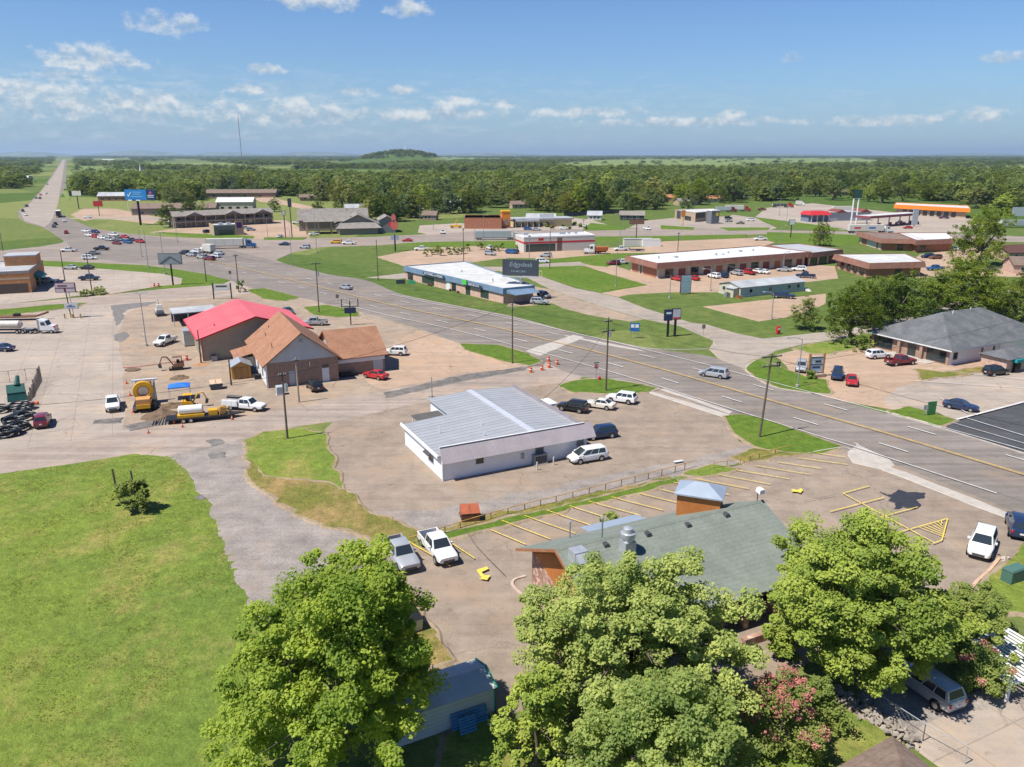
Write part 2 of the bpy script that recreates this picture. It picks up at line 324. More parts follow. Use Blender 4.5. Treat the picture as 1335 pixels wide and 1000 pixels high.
GLASS = glass('window_glass'); CARGLASS = glass('car_glass', (0.025, 0.034, 0.04, 1), 0.05); GREENGLASS = glass('dark_glass', (0.03, 0.05, 0.05, 1), 0.12)
WHITE = mat('white_paint', A(238, 238, 236, .8), .6, .06); OFFW = mat('off_white', A(226, 222, 210, .7), .7, .1); BLACK = mat('black_metal', (0.015, 0.015, 0.016, 1), .5, .2); DGREY = mat('dark_grey', (0.06, 0.06, 0.065, 1), .6, .2)
GREY = mat('grey_metal', (0.3, 0.31, 0.33, 1), .45, .15, 2, .4); LGREY = mat('galvanised', (0.5, 0.52, 0.55, 1), .4, .12, 2, .5); WOODP = mat('pole_wood', (0.11, 0.085, 0.065, 1), .9, .3, 3, streak=(3, 3, .3)); RUST = mat('rust', (0.16, 0.075, 0.045, 1), .9, .4, 2)
TYRE = mat('tyre_rubber', (0.018, 0.018, 0.019, 1), .85, .15); RIM = mat('rim_alloy', (0.5, 0.5, 0.52, 1), .3, .1, 3, .8); HEADL = mat('headlight_lens', (0.7, 0.72, 0.74, 1), .1, 0, spec=.7); TAILL = mat('tail_light_lens', (0.4, 0.015, 0.02, 1), .15, 0, spec=.7)
YELLOW = mat('yellow_line_paint', (0.68, 0.5, 0.075, 1), .8, .3, 3); YCURB = mat('faded_yellow_paint', (0.5, 0.33, 0.1, 1), .8, .3, 1.5); WLINE = mat('white_line_paint', (0.55, 0.54, 0.52, 1), .8, .25, 2); ORANGEP = mat('orange_plastic', (0.62, 0.1, 0.025, 1), .6, .1)
KERB = mat('kerb_concrete', (0.4, 0.355, 0.31, 1), .9, .22, .8, bump=.3); TAN = mat('tan_stucco', A(205, 180, 150), .85, .1); CREAM = mat('cream_siding', A(224, 214, 190), .7, .08); WOODO = mat('cedar_boards', (0.3, 0.105, 0.03, 1), .75, .25, 2, streak=(6, 6, .5)); WOODY = mat('yellow_pine', (0.36, 0.2, 0.07, 1), .8, .2, 2, streak=(5, 5, .5))
REDP = mat('red_plastic', (0.5, 0.03, 0.03, 1), .5, .1); GREENP = mat('sign_green', (0.02, 0.2, 0.09, 1), .6, .1); BLUEP = mat('sign_blue', (0.02, 0.13, 0.36, 1), .6, .1)
DIRT = mat('dug_soil', (0.15, 0.1, 0.062, 1), .95, .35, 2.5, bump=.8, bscale=3)
# ------------------------------------------------------------------ ground, roads, lots
G_FAR = grass('meadow_grass', (0.098, 0.155, 0.034, 1), (0.23, 0.218, 0.086, 1), (0.081, 0.144, 0.03, 1), .5, .35, 0.5, far=True)
G_LAWN = grass('lawn_grass', (0.185, 0.234, 0.043, 1), (0.298, 0.256, 0.085, 1), (0.14, 0.2, 0.04, 1), .72, 1.0)
G_MOWN = grass('mown_grass', (0.11, 0.166, 0.026, 1), (0.192, 0.192, 0.054, 1), (0.09, 0.15, 0.022, 1), .35, .8, .6)
G_DRY = grass('dry_grass', (0.184, 0.172, 0.046, 1), (0.345, 0.23, 0.109, 1), (0.132, 0.172, 0.032, 1), .95, 1.0)
G_FIELD = grass('pale_field', (0.19, 0.235, 0.08, 1), (0.26, 0.26, 0.11, 1), (0.15, 0.21, 0.06, 1), .5, .15, .3)
HWY_ANG = -R(-33)
M_HWY = paving('highway_asphalt', (0.187, 0.164, 0.144, 1), (0.239, 0.208, 0.185, 1), HWY_ANG, .25, .6, .12, .2)
M_XHWY = paving('cross_highway_asphalt', (0.242, 0.201, 0.173, 1), (0.308, 0.256, 0.219, 1), -R(12), .4, .6)
M_ST = paving('street_asphalt', (0.286, 0.235, 0.197, 1), (0.363, 0.299, 0.251, 1), -R(27), .5, .5)
M_LOT = paving('lot_asphalt', (0.238, 0.19, 0.148, 1), (0.302, 0.242, 0.189, 1), -R(26), .36, .25, .14, .4)
M_CONC = paving('lot_concrete', (0.309, 0.261, 0.218, 1), (0.393, 0.333, 0.279, 1), -R(26), .6, .3, .1, .2, joints=5.0)
M_WARM = paving('warm_concrete', (0.335, 0.242, 0.172, 1), (0.427, 0.307, 0.22, 1), -R(26), .6, .25, .1, .2, joints=6.0)
M_DIRTY = paving('yard_surface', (0.276, 0.215, 0.163, 1), (0.351, 0.274, 0.207, 1), -R(26), .7, .25, .15, .4)
M_GRAVEL = paving('gravel', (0.234, 0.203, 0.181, 1), (0.297, 0.26, 0.231, 1), 0, 0, .3, .35, .5)
M_DARK = paving('fresh_asphalt', (0.055, 0.057, 0.062, 1), (0.08, 0.082, 0.088, 1), -R(26), .3, .4, .1, .3)
M_LANE = paving('lane_concrete', (0.281, 0.242, 0.204, 1), (0.358, 0.308, 0.259, 1), R(35), .4, .4)
M_TAR = mat('tar_patch', (0.165, 0.152, 0.14, 1), .9, .35, 1.2)
M_WET = mat('wet_gutter', (0.15, 0.132, 0.115, 1), .6, .45, .7)
M_PALE = mat('pale_concrete', (0.4, 0.36, 0.315, 1), .9, .16, .9)
_lay = [0.010]
def ragged(pts, step, amp):
    out = []; n = len(pts)
    for i in range(n):
        a, b = pts[i], pts[(i + 1) % n]; d = (b - a).length; k = max(1, min(60, int(d / step)))
        for j in range(k):
            p = a.lerp(b, j / k); w = Vector((p.x * .35, p.y * .35, 3.1)); s = amp * (1 if j else .5)
            out.append(Vector((p.x + s * mnoise.noise(w) + s * .6 * mnoise.noise(w * 4), p.y + s * mnoise.noise(w + Vector((9, 4, 2))) + s * .6 * mnoise.noise(w * 4 + Vector((5, 1, 7))), 0)))
    return out
def spline(pts, k=6):
    out = []
    for i in range(len(pts) - 1):
        p0 = pts[max(i - 1, 0)]; p1, p2 = pts[i], pts[i + 1]; p3 = pts[min(i + 2, len(pts) - 1)]
        for j in range(k):
            t = j / k; out.append(0.5 * ((2 * p1) + (p2 - p0) * t + (2 * p0 - 5 * p1 + 4 * p2 - p3) * t * t + (3 * p1 - p0 - 3 * p2 + p3) * t ** 3))
    return out + [pts[-1]]
def outset(pts, d):
    n = len(pts); s = 1 if sum(pts[i][0] * pts[(i + 1) % n][1] - pts[(i + 1) % n][0] * pts[i][1] for i in range(n)) > 0 else -1; out = []
    for i in range(n):
        a, c = pts[i - 1], pts[(i + 1) % n]; dx, dy = c[0] - a[0], c[1] - a[1]; l = math.hypot(dx, dy) or 1; out.append((pts[i][0] + s * d * dy / l, pts[i][1] - s * d * dx / l))
    return out
def skirted(pts, z, slope):
    """a ground sheet whose edge ramps down to the ground instead of standing as a step"""
    n = len(pts); lo = outset(pts, z * slope); tri = tessellate_polygon([[Vector((p[0], p[1], 0)) for p in pts]]); b = MB(); b.v = [(p[0], p[1], z) for p in pts] + [(p[0], p[1], -.002) for p in lo]
    ccw = sum(pts[i][0] * pts[(i + 1) % n][1] - pts[(i + 1) % n][0] * pts[i][1] for i in range(n)) > 0
    for t in tri:
        a, c, d = (pts[i] for i in t); o = (c[0] - a[0]) * (d[1] - a[1]) - (c[1] - a[1]) * (d[0] - a[0]); b.f.append(tuple(t) if o > 0 else tuple(reversed(t)))
    for i in range(n):
        j = (i + 1) % n; q = (i + n, j + n, j, i); b.f.append(q if ccw else tuple(reversed(q)))
    return b
def sheet(name, pts, m, z=None, rag=0.0, step=1.2, depth=0.05, parent=None):
    if z is None: _lay[0] += 0.002; z = _lay[0]
    if rag: pts = ragged(pts, step, rag)
    b = skirted([(p.x, p.y) for p in pts], z, 4.0 if z < .085 else 1.6)
    return struct(name, b, m, parent)
PX = lambda *pts: PL('PX', pts)
# one ground sheet to the horizon
rad = [0, 30, 60, 90, 120, 160, 220, 300, 450, 700, 1100, 1800, 3000, 5000, 8500, 14000, 22000, 34000]; NS = 72
b = MB(); b.v = [(0, 0, 0)] + [(r * math.cos(2 * math.pi * i / NS), r * math.sin(2 * math.pi * i / NS), 0) for r in rad[1:] for i in range(NS)]
b.f = [(0, 1 + i, 1 + (i + 1) % NS) for i in range(NS)] + [(1 + a * NS + i, 1 + (a + 1) * NS + i, 1 + (a + 1) * NS + (i + 1) % NS, 1 + a * NS + (i + 1) % NS) for a in range(len(rad) - 2) for i in range(NS)]
struct('ground', b, G_FAR)
# lawn on the left, gently uneven, with tussocks
fpoly = PX((-60, 625), (0, 617), (100, 603), (175, 591), (222, 596), (264, 644), (286, 692), (303, 738), (330, 800), (420, 900), (470, 1060), (200, 1300), (-400, 1300), (-400, 680))
def inside(p, poly):
    c = False; n = len(poly); j = n - 1
    for i in range(n):
        a, q = poly[i], poly[j]
        if (a.y > p[1]) != (q.y > p[1]) and p[0] < (q.x - a.x) * (p[1] - a.y) / (q.y - a.y) + a.x: c = not c
        j = i
    return c
def edged(p, poly):
    m = 1e9; q = Vector((p[0], p[1])); n = len(poly)
    for i in range(n):
        a, c = poly[i].xy, poly[(i + 1) % n].xy; d = c - a; t = max(0, min(1, (q - a).dot(d) / d.length_squared)); m = min(m, (q - a - d * t).length)
    return m
x0, x1, y0, y1, cs = -78.0, -8.0, 30.0, 112.0, 0.7
nx, ny = int((x1 - x0) / cs), int((y1 - y0) / cs); b = MB(); idx = {}
def vert(i, j):
    if (i, j) not in idx:
        x, y = x0 + i * cs, y0 + j * cs; e = min(1, max(0, edged((x, y), fpoly) / 2.0)); w = Vector((x * .25, y * .25, 0))
        h = 0.006 + e * (0.10 + 0.10 * mnoise.noise(w) + 0.07 * mnoise.noise(w * 4.3) + 0.05 * mnoise.noise(w * 9)); idx[(i, j)] = len(b.v); b.v.append((x, y, max(0.006, h)))
    return idx[(i, j)]
for i in range(nx):
    for j in range(ny):
        if inside((x0 + (i + .5) * cs, y0 + (j + .5) * cs), fpoly): b.f.append((vert(i, j), vert(i + 1, j), vert(i + 1, j + 1), vert(i, j + 1)))
lawn = struct('lawn', b, G_LAWN, smooth=60)

def tufts(name, label, poly, n, size, m, z=0.05, dens=None):
    """uncountable ground cover: small leaning blades as one mesh"""
    xs = [p.x for p in poly]; ys = [p.y for p in poly]; V = []; F = []; T = []
    k = 0; tries = 0
    while k < n and tries < n * 6:
        tries += 1; x = random.uniform(min(xs), max(xs)); y = random.uniform(min(ys), max(ys))
        if not inside((x, y), poly): continue
        if mnoise.noise(Vector((x * .22, y * .22, 5.5))) + random.uniform(-.35, .35) < (dens if dens is not None else -.9): continue
        k += 1; t = random.random()
        for q in range(3):
            a = random.uniform(0, 6.28); s = size * random.uniform(.5, 1.3); dx, dy = math.cos(a) * s, math.sin(a) * s; ox, oy = x + random.uniform(-.12, .12), y + random.uniform(-.12, .12); i0 = len(V)
            V += [(ox - dy * .35, oy + dx * .35, z), (ox + dy * .35, oy - dx * .35, z), (ox + dx * .9, oy + dy * .9, z + s * 1.1)]; F.append((i0, i0 + 1, i0 + 2)); T += [t] * 3
    me = bpy.data.meshes.new(name); me.from_pydata(V, [], F); at = me.attributes.new('tint', 'FLOAT', 'POINT'); at.data.foreach_set('value', np.array(T, dtype=np.float32))
    return tag(obj(name, me, m), label, 'grass', kind='stuff')
M_TUFT = leaf_mat('tussock_blades', (0.19, 0.23, 0.045, 1), (0.34, 0.33, 0.1, 1), .5, 0)
M_TUFTD = leaf_mat('dry_blades', (0.13, 0.14, 0.04, 1), (0.3, 0.25, 0.1, 1), .3)
vis = PX((-20, 625), (100, 606), (175, 595), (220, 600), (262, 648), (284, 696), (300, 738), (326, 800), (330, 1010), (-20, 1010))
tufts('grass_tufts', 'short tussocky grass across the open field at lower left', vis, 9000, 0.1, M_TUFT, 0.08, -.05)

# --- lots under everything
sheet('construction_lot', PX((-60, 600), (75, 579), (187, 562), (270, 550), (378, 535), (500, 511), (610, 488), (700, 483), (712, 473), (600, 447), (545, 428), (470, 407), (391, 387), (300, 366), (250, 386), (150, 395), (60, 401), (-60, 414)), M_CONC)
sheet('yard', PX((160, 560), (187, 562), (300, 545), (378, 533), (500, 511), (610, 488), (692, 481), (640, 462), (600, 448), (545, 428), (470, 408), (391, 389), (330, 382), (262, 390), (215, 392), (190, 396), (165, 408), (152, 440), (160, 470), (161, 520)), M_DIRTY, rag=.5, step=3)
sheet('yard', PX((505, 452), (545, 430), (600, 449), (640, 463), (685, 480), (610, 486), (500, 508), (480, 500), (470, 480)), M_WARM, rag=.6, step=3)
sheet('store_lot', PX((-60, 350), (58, 347), (127, 350), (211, 357), (237, 363), (237, 371), (211, 373), (143, 384), (92, 387), (-60, 404)), M_CONC)
sheet('frontage_road', PX((-60, 402), (60, 392), (143, 384), (211, 377), (280, 371), (325, 378), (262, 388), (150, 396), (110, 399), (60, 402), (-60, 414)), M_ST)
sheet('asphalt_patch', PX((143, 399), (165, 396), (205, 393), (190, 399), (165, 404), (158, 420), (152, 425)), M_TAR, rag=.8, step=1.5)
sheet('asphalt_patch', PX((150, 436), (163, 432), (168, 439), (158, 446), (149, 444)), M_TAR, rag=.6, step=1)
gravel = sheet('gravel_drive', PX((215, 588), (270, 576), (337, 559), (345, 566), (318, 578), (321, 622), (347, 644), (383, 672), (440, 692), (500, 715), (522, 752), (546, 802), (540, 830), (470, 860), (380, 850), (326, 795), (300, 738), (286, 692), (264, 644), (232, 604)), M_GRAVEL, rag=.9)
sheet('building_lot', PX((424, 560), (447, 538), (516, 522), (560, 513), (690, 495), (725, 493), (790, 500), (858, 506), (945, 541), (962, 575), (985, 583), (900, 602), (800, 620), (690, 644), (570, 668), (478, 668), (452, 640), (437, 608)), M_LOT, rag=.3, step=2)
sheet('gravel_alley', PX((476, 668), (570, 665), (690, 641), (800, 617), (900, 599), (985, 580), (1010, 588), (960, 602), (880, 620), (830, 632), (760, 652), (690, 664), (600, 682), (520, 694)), M_GRAVEL, rag=.8)
sheet('restaurant_lot', PX((528, 752), (507, 708), (545, 712), (620, 692), (660, 683), (700, 673), (760, 659), (850, 636), (925, 616), (1000, 598), (1060, 590), (1112, 584), (1160, 603), (1345, 675), (1345, 700), (1312, 733), (1275, 763), (1240, 795), (1150, 860), (1060, 860), (1000, 885), (960, 900), (760, 905), (700, 915), (650, 938), (636, 905), (590, 862), (545, 802)), M_LOT, rag=.12, step=2)
sheet('side_lot', PX((1012, 463), (1050, 453), (1100, 452), (1142, 447), (1200, 470), (1345, 462), (1345, 524), (1247, 549), (1222, 537), (1160, 533), (1100, 523), (1072, 516), (1040, 493)), M_WARM, rag=.3, step=2)
sheet('side_lot', PX((1150, 522), (1170, 505), (1230, 490), (1345, 480), (1345, 524), (1247, 549), (1222, 537), (1160, 533)), M_CONC, rag=.3, step=2)
sheet('dark_lot', PX((1246, 549), (1345, 524), (1345, 596), (1225, 558)), M_DARK)
sheet('mall_lot', PX((757, 345), (790, 342), (818, 352), (857, 363), (1052, 345), (1088, 347), (1092, 363), (1040, 369), (935, 381), (873, 381), (819, 384), (806, 387), (785, 382), (843, 372)), M_WARM, rag=.3, step=3)
sheet('concrete_pad', PX((917, 400), (1000, 391), (1034, 388), (1076, 383), (1076, 396), (1035, 412), (1007, 416), (989, 419)), M_WARM, rag=.2, step=2)
sheet('back_lot', PX((491, 335), (522, 329), (560, 323), (617, 321), (672, 325), (700, 322), (800, 323), (840, 322), (864, 315), (985, 310), (1010, 316), (985, 324), (915, 326), (860, 330), (800, 331), (761, 334), (718, 338), (650, 337), (617, 342), (584, 344), (527, 347)), M_WARM, rag=.4, step=4)
sheet('rear_lane', PX((518, 364), (478, 362), (529, 356), (600, 348), (660, 348), (721, 343), (767, 340), (850, 331), (900, 327), (900, 331), (860, 336), (813, 341), (767, 346), (721, 350), (698, 358), (750, 376), (776, 381), (806, 388), (840, 402), (892, 418), (932, 431), (932, 445), (887, 425), (840, 416), (800, 404), (747, 387), (716, 376), (688, 362), (650, 353), (560, 358)), M_LANE, rag=.15, step=4)
sheet('store_side_lot', PX((690, 373), (716, 377), (747, 388), (800, 405), (838, 417), (820, 419), (770, 411), (735, 402), (720, 395), (695, 398), (660, 400)), M_DIRTY, rag=.5, step=2)
sheet('restaurant_back_lot', PX((548, 294), (600, 291), (660, 296), (740, 283), (772, 287), (815, 300), (720, 305), (600, 304), (570, 307), (545, 303)), M_CONC, rag=.4, step=5)
sheet('burger_lot', PX((840, 288), (880, 284), (956, 282), (990, 287), (1012, 297), (1000, 301), (860, 299), (820, 297)), M_LANE, rag=.4, step=5)
sheet('truck_lot', PX((985, 283), (1000, 271), (1060, 265), (1110, 271), (1165, 277), (1265, 285), (1285, 296), (1250, 303), (1160, 304), (1100, 299), (1060, 292)), M_CONC, rag=.5, step=6)
sheet('frontage_lane', PX((955, 280), (990, 285), (1060, 291), (1100, 297), (1100, 300), (1060, 295), (990, 289), (950, 283)), M_LANE, rag=.2, step=6)
sheet('motel_lot', PX((195, 303), (231, 298), (270, 296), (330, 288), (372, 287), (401, 303), (404, 312), (345, 312), (262, 308)), M_WARM, rag=.5, step=5)
sheet('diner_lot', PX((92, 280), (110, 272), (150, 272), (210, 284), (200, 292), (130, 284), (110, 288)), M_WARM, rag=.5, step=5)
sheet('side_lane', PX((262, 296), (200, 286), (86, 285), (96, 284), (200, 283), (262, 292)), M_LANE)
sheet('far_lane', PX((330, 259), (350, 256), (372, 262), (420, 272), (412, 276), (365, 266), (340, 263)), M_WARM)
sheet('office_lot', PX((1185, 345), (1200, 332), (1275, 322), (1290, 330), (1250, 345), (1225, 362), (1195, 362)), M_WARM, rag=.3, step=3)
sheet('house_drive', PX((1262, 352), (1345, 345), (1345, 362), (1262, 358)), M_WARM, rag=.3, step=3)
sheet('driveway', PX((1120, 905), (1180, 868), (1262, 905), (1345, 895), (1345, 925), (1260, 930), (1222, 938), (1190, 964), (1155, 930)), M_GRAVEL, rag=.5)
sheet('driveway', PX((1188, 964), (1222, 937), (1262, 927), (1350, 915), (1350, 1040), (1275, 1040)), M_CONC, rag=.4)
# --- streets and highways
st = sheet('side_street', PX((-60, 600), (0, 590), (75, 579), (187, 562), (270, 550), (378, 534), (424, 523), (500, 511), (610, 487), (690, 480), (712, 472), (760, 486), (752, 497), (737, 498), (690, 504), (560, 522), (516, 532), (447, 547), (387, 555), (337, 567), (270, 583), (215, 594), (175, 591), (100, 603), (0, 617), (-60, 626)), M_ST, rag=.1, step=3)
xh = sheet('cross_highway', PX((-80, 330), (0, 327), (50, 322), (80, 317), (92, 311), (122, 298), (168, 305), (216, 309), (267, 311), (340, 312), (394, 311), (488, 309), (567, 305), (670, 300), (760, 299), (915, 297), (1000, 300), (1100, 302), (1250, 305), (1345, 309), (1345, 316), (1180, 311), (1060, 306), (1000, 305), (973, 306), (864, 311), (760, 311), (670, 314), (534, 317), (488, 320), (419, 322), (381, 329), (358, 339), (380, 347), (340, 380), (300, 366), (270, 358), (234, 353), (188, 347), (122, 343), (53, 340), (-80, 345)), M_XHWY, rag=.15, step=6)
hwt = spline(PX((87, 208), (86, 232), (85, 244), (74, 264), (74, 274), (88, 283), (122, 298), (168, 305), (240, 314), (300, 326), (355, 340), (424, 357), (478, 366), (523, 384), (597, 399), (669, 413), (744, 433), (800, 445), (850, 455), (925, 465), (972, 481), (985, 495), (1015, 507), (1072, 517), (1157, 540), (1220, 557), (1345, 596)), 4)
hwb = spline(PX((81, 208), (66, 231), (48, 254), (33, 269), (24, 276), (30, 288), (58, 297), (84, 314), (95, 325), (130, 338), (200, 346), (262, 356), (300, 366), (335, 377), (391, 388), (470, 407), (545, 427), (600, 447), (690, 462), (712, 473), (745, 488), (791, 494), (856, 505), (945, 541), (1030, 560), (1100, 585), (1160, 603), (1345, 676)), 4)
hw = sheet('highway', hwt + hwb[::-1], M_HWY)
sheet('concrete_highway', PX((82, 208), (84.5, 208), (80, 240), (76, 262), (72, 276), (66, 290), (58, 296), (32, 288), (26, 276), (35, 269), (50, 254), (68, 231)), M_LANE)
sheet('concrete_crossing', PX((685, 458), (748, 437), (762, 440), (705, 464)), M_PALE, rag=.3, step=2)
sheet('concrete_crossing', PX((735, 437), (830, 455), (842, 459), (800, 452), (742, 440)), M_PALE, rag=.2, step=2)
sheet('cross_street', PX((925, 455), (932, 444), (892, 420), (920, 423), (960, 435), (995, 442), (1050, 436), (1100, 431), (1180, 414), (1260, 390), (1345, 371), (1345, 379), (1260, 399), (1185, 421), (1100, 441), (1050, 448), (1012, 457), (985, 470), (972, 482), (940, 470)), M_LANE, rag=.12, step=3)
sheet('concrete_apron', PX((1106, 590), (1118, 580), (1160, 600), (1166, 607), (1150, 612), (1112, 604)), M_PALE, rag=.2, step=1)
sheet('concrete_apron', PX((1150, 606), (1185, 618), (1280, 655), (1345, 682), (1345, 688), (1270, 660), (1180, 624), (1150, 613)), M_PALE, rag=.1, step=2)
sheet('concrete_strip', PX((845, 512), (851, 511), (951, 541), (946, 545)), M_PALE); sheet('concrete_strip', PX((862, 508), (867, 507), (955, 537), (951, 540)), M_PALE)
for w in (((500, 513), (560, 499), (610, 488), (640, 484), (690, 478), (684, 483), (612, 496), (560, 507), (502, 520)), ((690, 478), (700, 470), (712, 470), (705, 478)), ((160, 556), (205, 547), (240, 543), (225, 552), (170, 562)), ((124, 548), (160, 545), (158, 552), (122, 553))):
    sheet('wet_gutter', PX(*w), M_WET, rag=.5, step=1.2)
for w in (((250, 640), (266, 632), (282, 638), (270, 646)), ((268, 575), (286, 573), (292, 577), (275, 582)), ((272, 592), (292, 590), (296, 596), (275, 599))): sheet('pothole_patch', PX(*w) if w[0][0] != 250 else PX((255, 648), (262, 646), (268, 650), (260, 653)), M_TAR, rag=.5, step=.6)
sheet('tar_patch', PL('B4', [(740, 288), (770, 285), (785, 263), (820, 275), (905, 278), (895, 300), (860, 305), (880, 330), (850, 345), (800, 335), (765, 345), (775, 320), (745, 310), (760, 300), (705, 272)]), mat('oil_spill', (0.035, 0.034, 0.04, 1), .55, .2), rag=.35, step=.3)
# --- grass on top of the paving: raised verges and islands
M_SOIL = paving('worn_soil', (0.24, 0.18, 0.115, 1), (0.33, 0.255, 0.175, 1), 0, 0, .2, .3, .5)
def verge(pts, m=G_MOWN, rag=.35, step=1.2, z=0.088):
    _lay[0] += .002
    if pts[0].y < 230: sheet('worn_soil', [Vector((p[0], p[1], 0)) for p in outset([(p.x, p.y) for p in pts], .3)], M_SOIL, _lay[0], .7, .7)
    _lay[0] += .002; return sheet('verge', pts, m, _lay[0] + (z - .088) * .1, rag * 1.3, min(step, .7) if pts[0].y < 150 else step, .14)
verge(PX((-60, 345), (53, 340), (122, 343), (188, 346), (234, 352), (270, 358), (300, 366), (288, 371), (209, 377), (211, 373), (237, 371), (238, 362), (219, 357), (127, 350), (58, 347), (-60, 350)), step=3)
verge(PX((-60, 411), (0, 404), (64, 398), (112, 395), (102, 400), (64, 405), (0, 412), (-60, 420)), step=2)
verge(PX((322, 378), (345, 376), (391, 388), (372, 393), (345, 390)), step=1.5); verge(PX((396, 401), (425, 398), (467, 407), (466, 413), (440, 414), (410, 411)), G_MOWN, step=1.5)
verge(PX((601, 449), (648, 450), (690, 462), (706, 472), (690, 477), (650, 470), (606, 456))); verge(PX((728, 503), (751, 497), (791, 494), (856, 506), (845, 512), (790, 514), (745, 511)))
verge(PX((945, 543), (965, 541), (990, 545), (1030, 559), (1098, 583), (1070, 593), (1030, 595), (985, 583), (958, 566)), G_MOWN, .25)
verge(PX((972, 481), (985, 469), (1012, 477), (1050, 492), (1077, 496), (1082, 514), (1050, 512), (1015, 506), (985, 492)), G_MOWN, .25); verge(PX((1157, 537), (1185, 531), (1246, 549), (1225, 556)), G_MOWN, .2)
verge(PX((320, 575), (345, 564), (390, 560), (425, 567), (430, 590), (437, 608), (450, 640), (420, 632), (380, 628), (345, 622), (323, 600)), G_LAWN, .5)
verge(PX((321, 600), (345, 622), (380, 626), (430, 630), (452, 640), (478, 668), (500, 676), (540, 690), (560, 695), (620, 678), (690, 663), (760, 648), (830, 634), (870, 622), (884, 628), (780, 654), (700, 672), (620, 691), (545, 711), (507, 706), (470, 698), (400, 678), (347, 644), (325, 625)), G_DRY, .7)
verge(PX((545, 705), (620, 687), (690, 671), (780, 650), (880, 625), (884, 630), (780, 656), (700, 675), (620, 694), (545, 714)), G_MOWN, .3, 1.0, .1)
verge(PX((892, 619), (925, 607), (960, 612), (948, 617), (915, 622)), G_LAWN, .5); verge(PX((955, 596), (985, 586), (1035, 592), (1060, 591), (1000, 600), (970, 606)), G_DRY, .5)
verge(PX((515, 753), (522, 751), (548, 800), (592, 862), (578, 866), (532, 880), (505, 840), (520, 830), (540, 826), (535, 800)), G_DRY, .5)
verge(PX((580, 960), (640, 925), (655, 940), (690, 1000), (700, 1060), (560, 1060)), G_LAWN, .4); verge(PX((980, 985), (1100, 925), (1150, 955), (1165, 965), (1100, 1040), (960, 1060)), G_LAWN, .4)
verge(PX((1262, 783), (1310, 738), (1345, 703), (1345, 800), (1290, 800)), G_LAWN, .3)
verge(PX((700, 349), (757, 347), (843, 372), (785, 380), (744, 371), (698, 356)), G_MOWN, .3, 2); verge(PX((1035, 455), (1060, 449), (1100, 446), (1120, 452), (1085, 462), (1062, 462)), G_LAWN, .4)
verge(PX((1195, 482), (1230, 487), (1290, 478), (1320, 472), (1300, 482), (1240, 492), (1200, 496)), G_DRY, .4)
for q in (((704, 310), (770, 309), (864, 308), (973, 306), (972, 309), (864, 313), (780, 315), (704, 316)), ((1000, 303), (1100, 306), (1180, 311), (1150, 316), (1050, 322), (1000, 312)), ((862, 294), (905, 297), (903, 300), (862, 299)), ((938, 297), (1004, 297), (1000, 300), (950, 301)), ((985, 284), (1060, 293), (1100, 299), (1080, 299), (1000, 291)), ((660, 337), (720, 338), (800, 331), (870, 330), (860, 334), (760, 341), (700, 344))): verge(PX(*q), G_MOWN, .4, 4)
for q in (((520, 318), (560, 316), (690, 314), (680, 322), (617, 320), (560, 321)), ((757, 342), (800, 338), (812, 341), (790, 348), (770, 346)), ((205, 303), (330, 308), (330, 311), (240, 309)), ((345, 310), (400, 310), (395, 313), (345, 313)), ((770, 291), (815, 296), (815, 300), (760, 301))): verge(PX(*q), G_MOWN, .3, 4)
for q in (((725, 215), (790, 208), (1000, 206), (1110, 206), (1160, 210), (1100, 216), (900, 219), (780, 219)), ((1240, 220), (1335, 214), (1400, 218), (1400, 226), (1280, 226)), ((500, 205), (620, 205), (690, 208), (600, 210), (480, 211)), ((190, 213), (300, 212), (330, 217), (240, 220)), ((105, 217), (140, 217), (190, 224), (140, 230), (96, 228)), ((90, 222), (96, 215), (100, 245), (92, 262), (88, 250)), ((330, 222), (420, 221), (425, 227), (340, 230))): sheet('far_field', PX(*q), G_FIELD, rag=20, step=120)
# --- painted markings: parts of the roads they lie on
def stripe(parent, a, c, w, m, name='lane_line', z=None):
    d = (c - a); n = Vector((-d.y, d.x, 0)).normalized() * w / 2; z = z or _lay[0] + .008
    return obj(name, MB().prism([(q.x, q.y) for q in (a - n, c - n, c + n, a + n)], z - .003, z), m, parent)
_lay[0] += .004
yl = spline(PX((250, 335), (340, 356), (440, 381), (520, 401), (597, 417), (660, 431), (716, 445), (761, 456), (860, 482), (957, 510), (1100, 551), (1160, 568), (1345, 624)), 5)
for a, c in zip(yl[:-1], yl[1:]):
    n = Vector((-(c - a).y, (c - a).x, 0)).normalized() * .16
    for s in (-1, 1): stripe(hw, a + n * s, c + n * s, .16, YCURB, 'centre_line')
def along(pts, off):
    out = []
    for i, p in enumerate(pts):
        d = pts[min(i + 1, len(pts) - 1)] - pts[max(i - 1, 0)]; out.append(p + Vector((-d.y, d.x, 0)).normalized() * off)
    return out
def dashes(parent, pts, on, gap, w, m):
    s = 0.0; L = [0]
    for a, c in zip(pts[:-1], pts[1:]): L.append(L[-1] + (c - a).length)
    def pt(t):
        for i in range(len(L) - 1):
            if L[i] <= t <= L[i + 1]: return pts[i].lerp(pts[i + 1], (t - L[i]) / max(1e-6, L[i + 1] - L[i]))
        return pts[-1]
    while s < L[-1] - on: stripe(parent, pt(s), pt(s + on), w, m); s += on + gap
for off in (-4.4, 5.0): dashes(hw, along(yl, off), 4.0, 9.0, .2, WLINE)
for off in (-8.4, 8.8):
    e = along(yl, off)
    for a, c in zip(e[12:-1], e[13:]): stripe(hw, a, c, .16, WLINE, 'edge_line')
lot = [o for o in bpy.data.objects if o.name == 'restaurant_lot'][0]
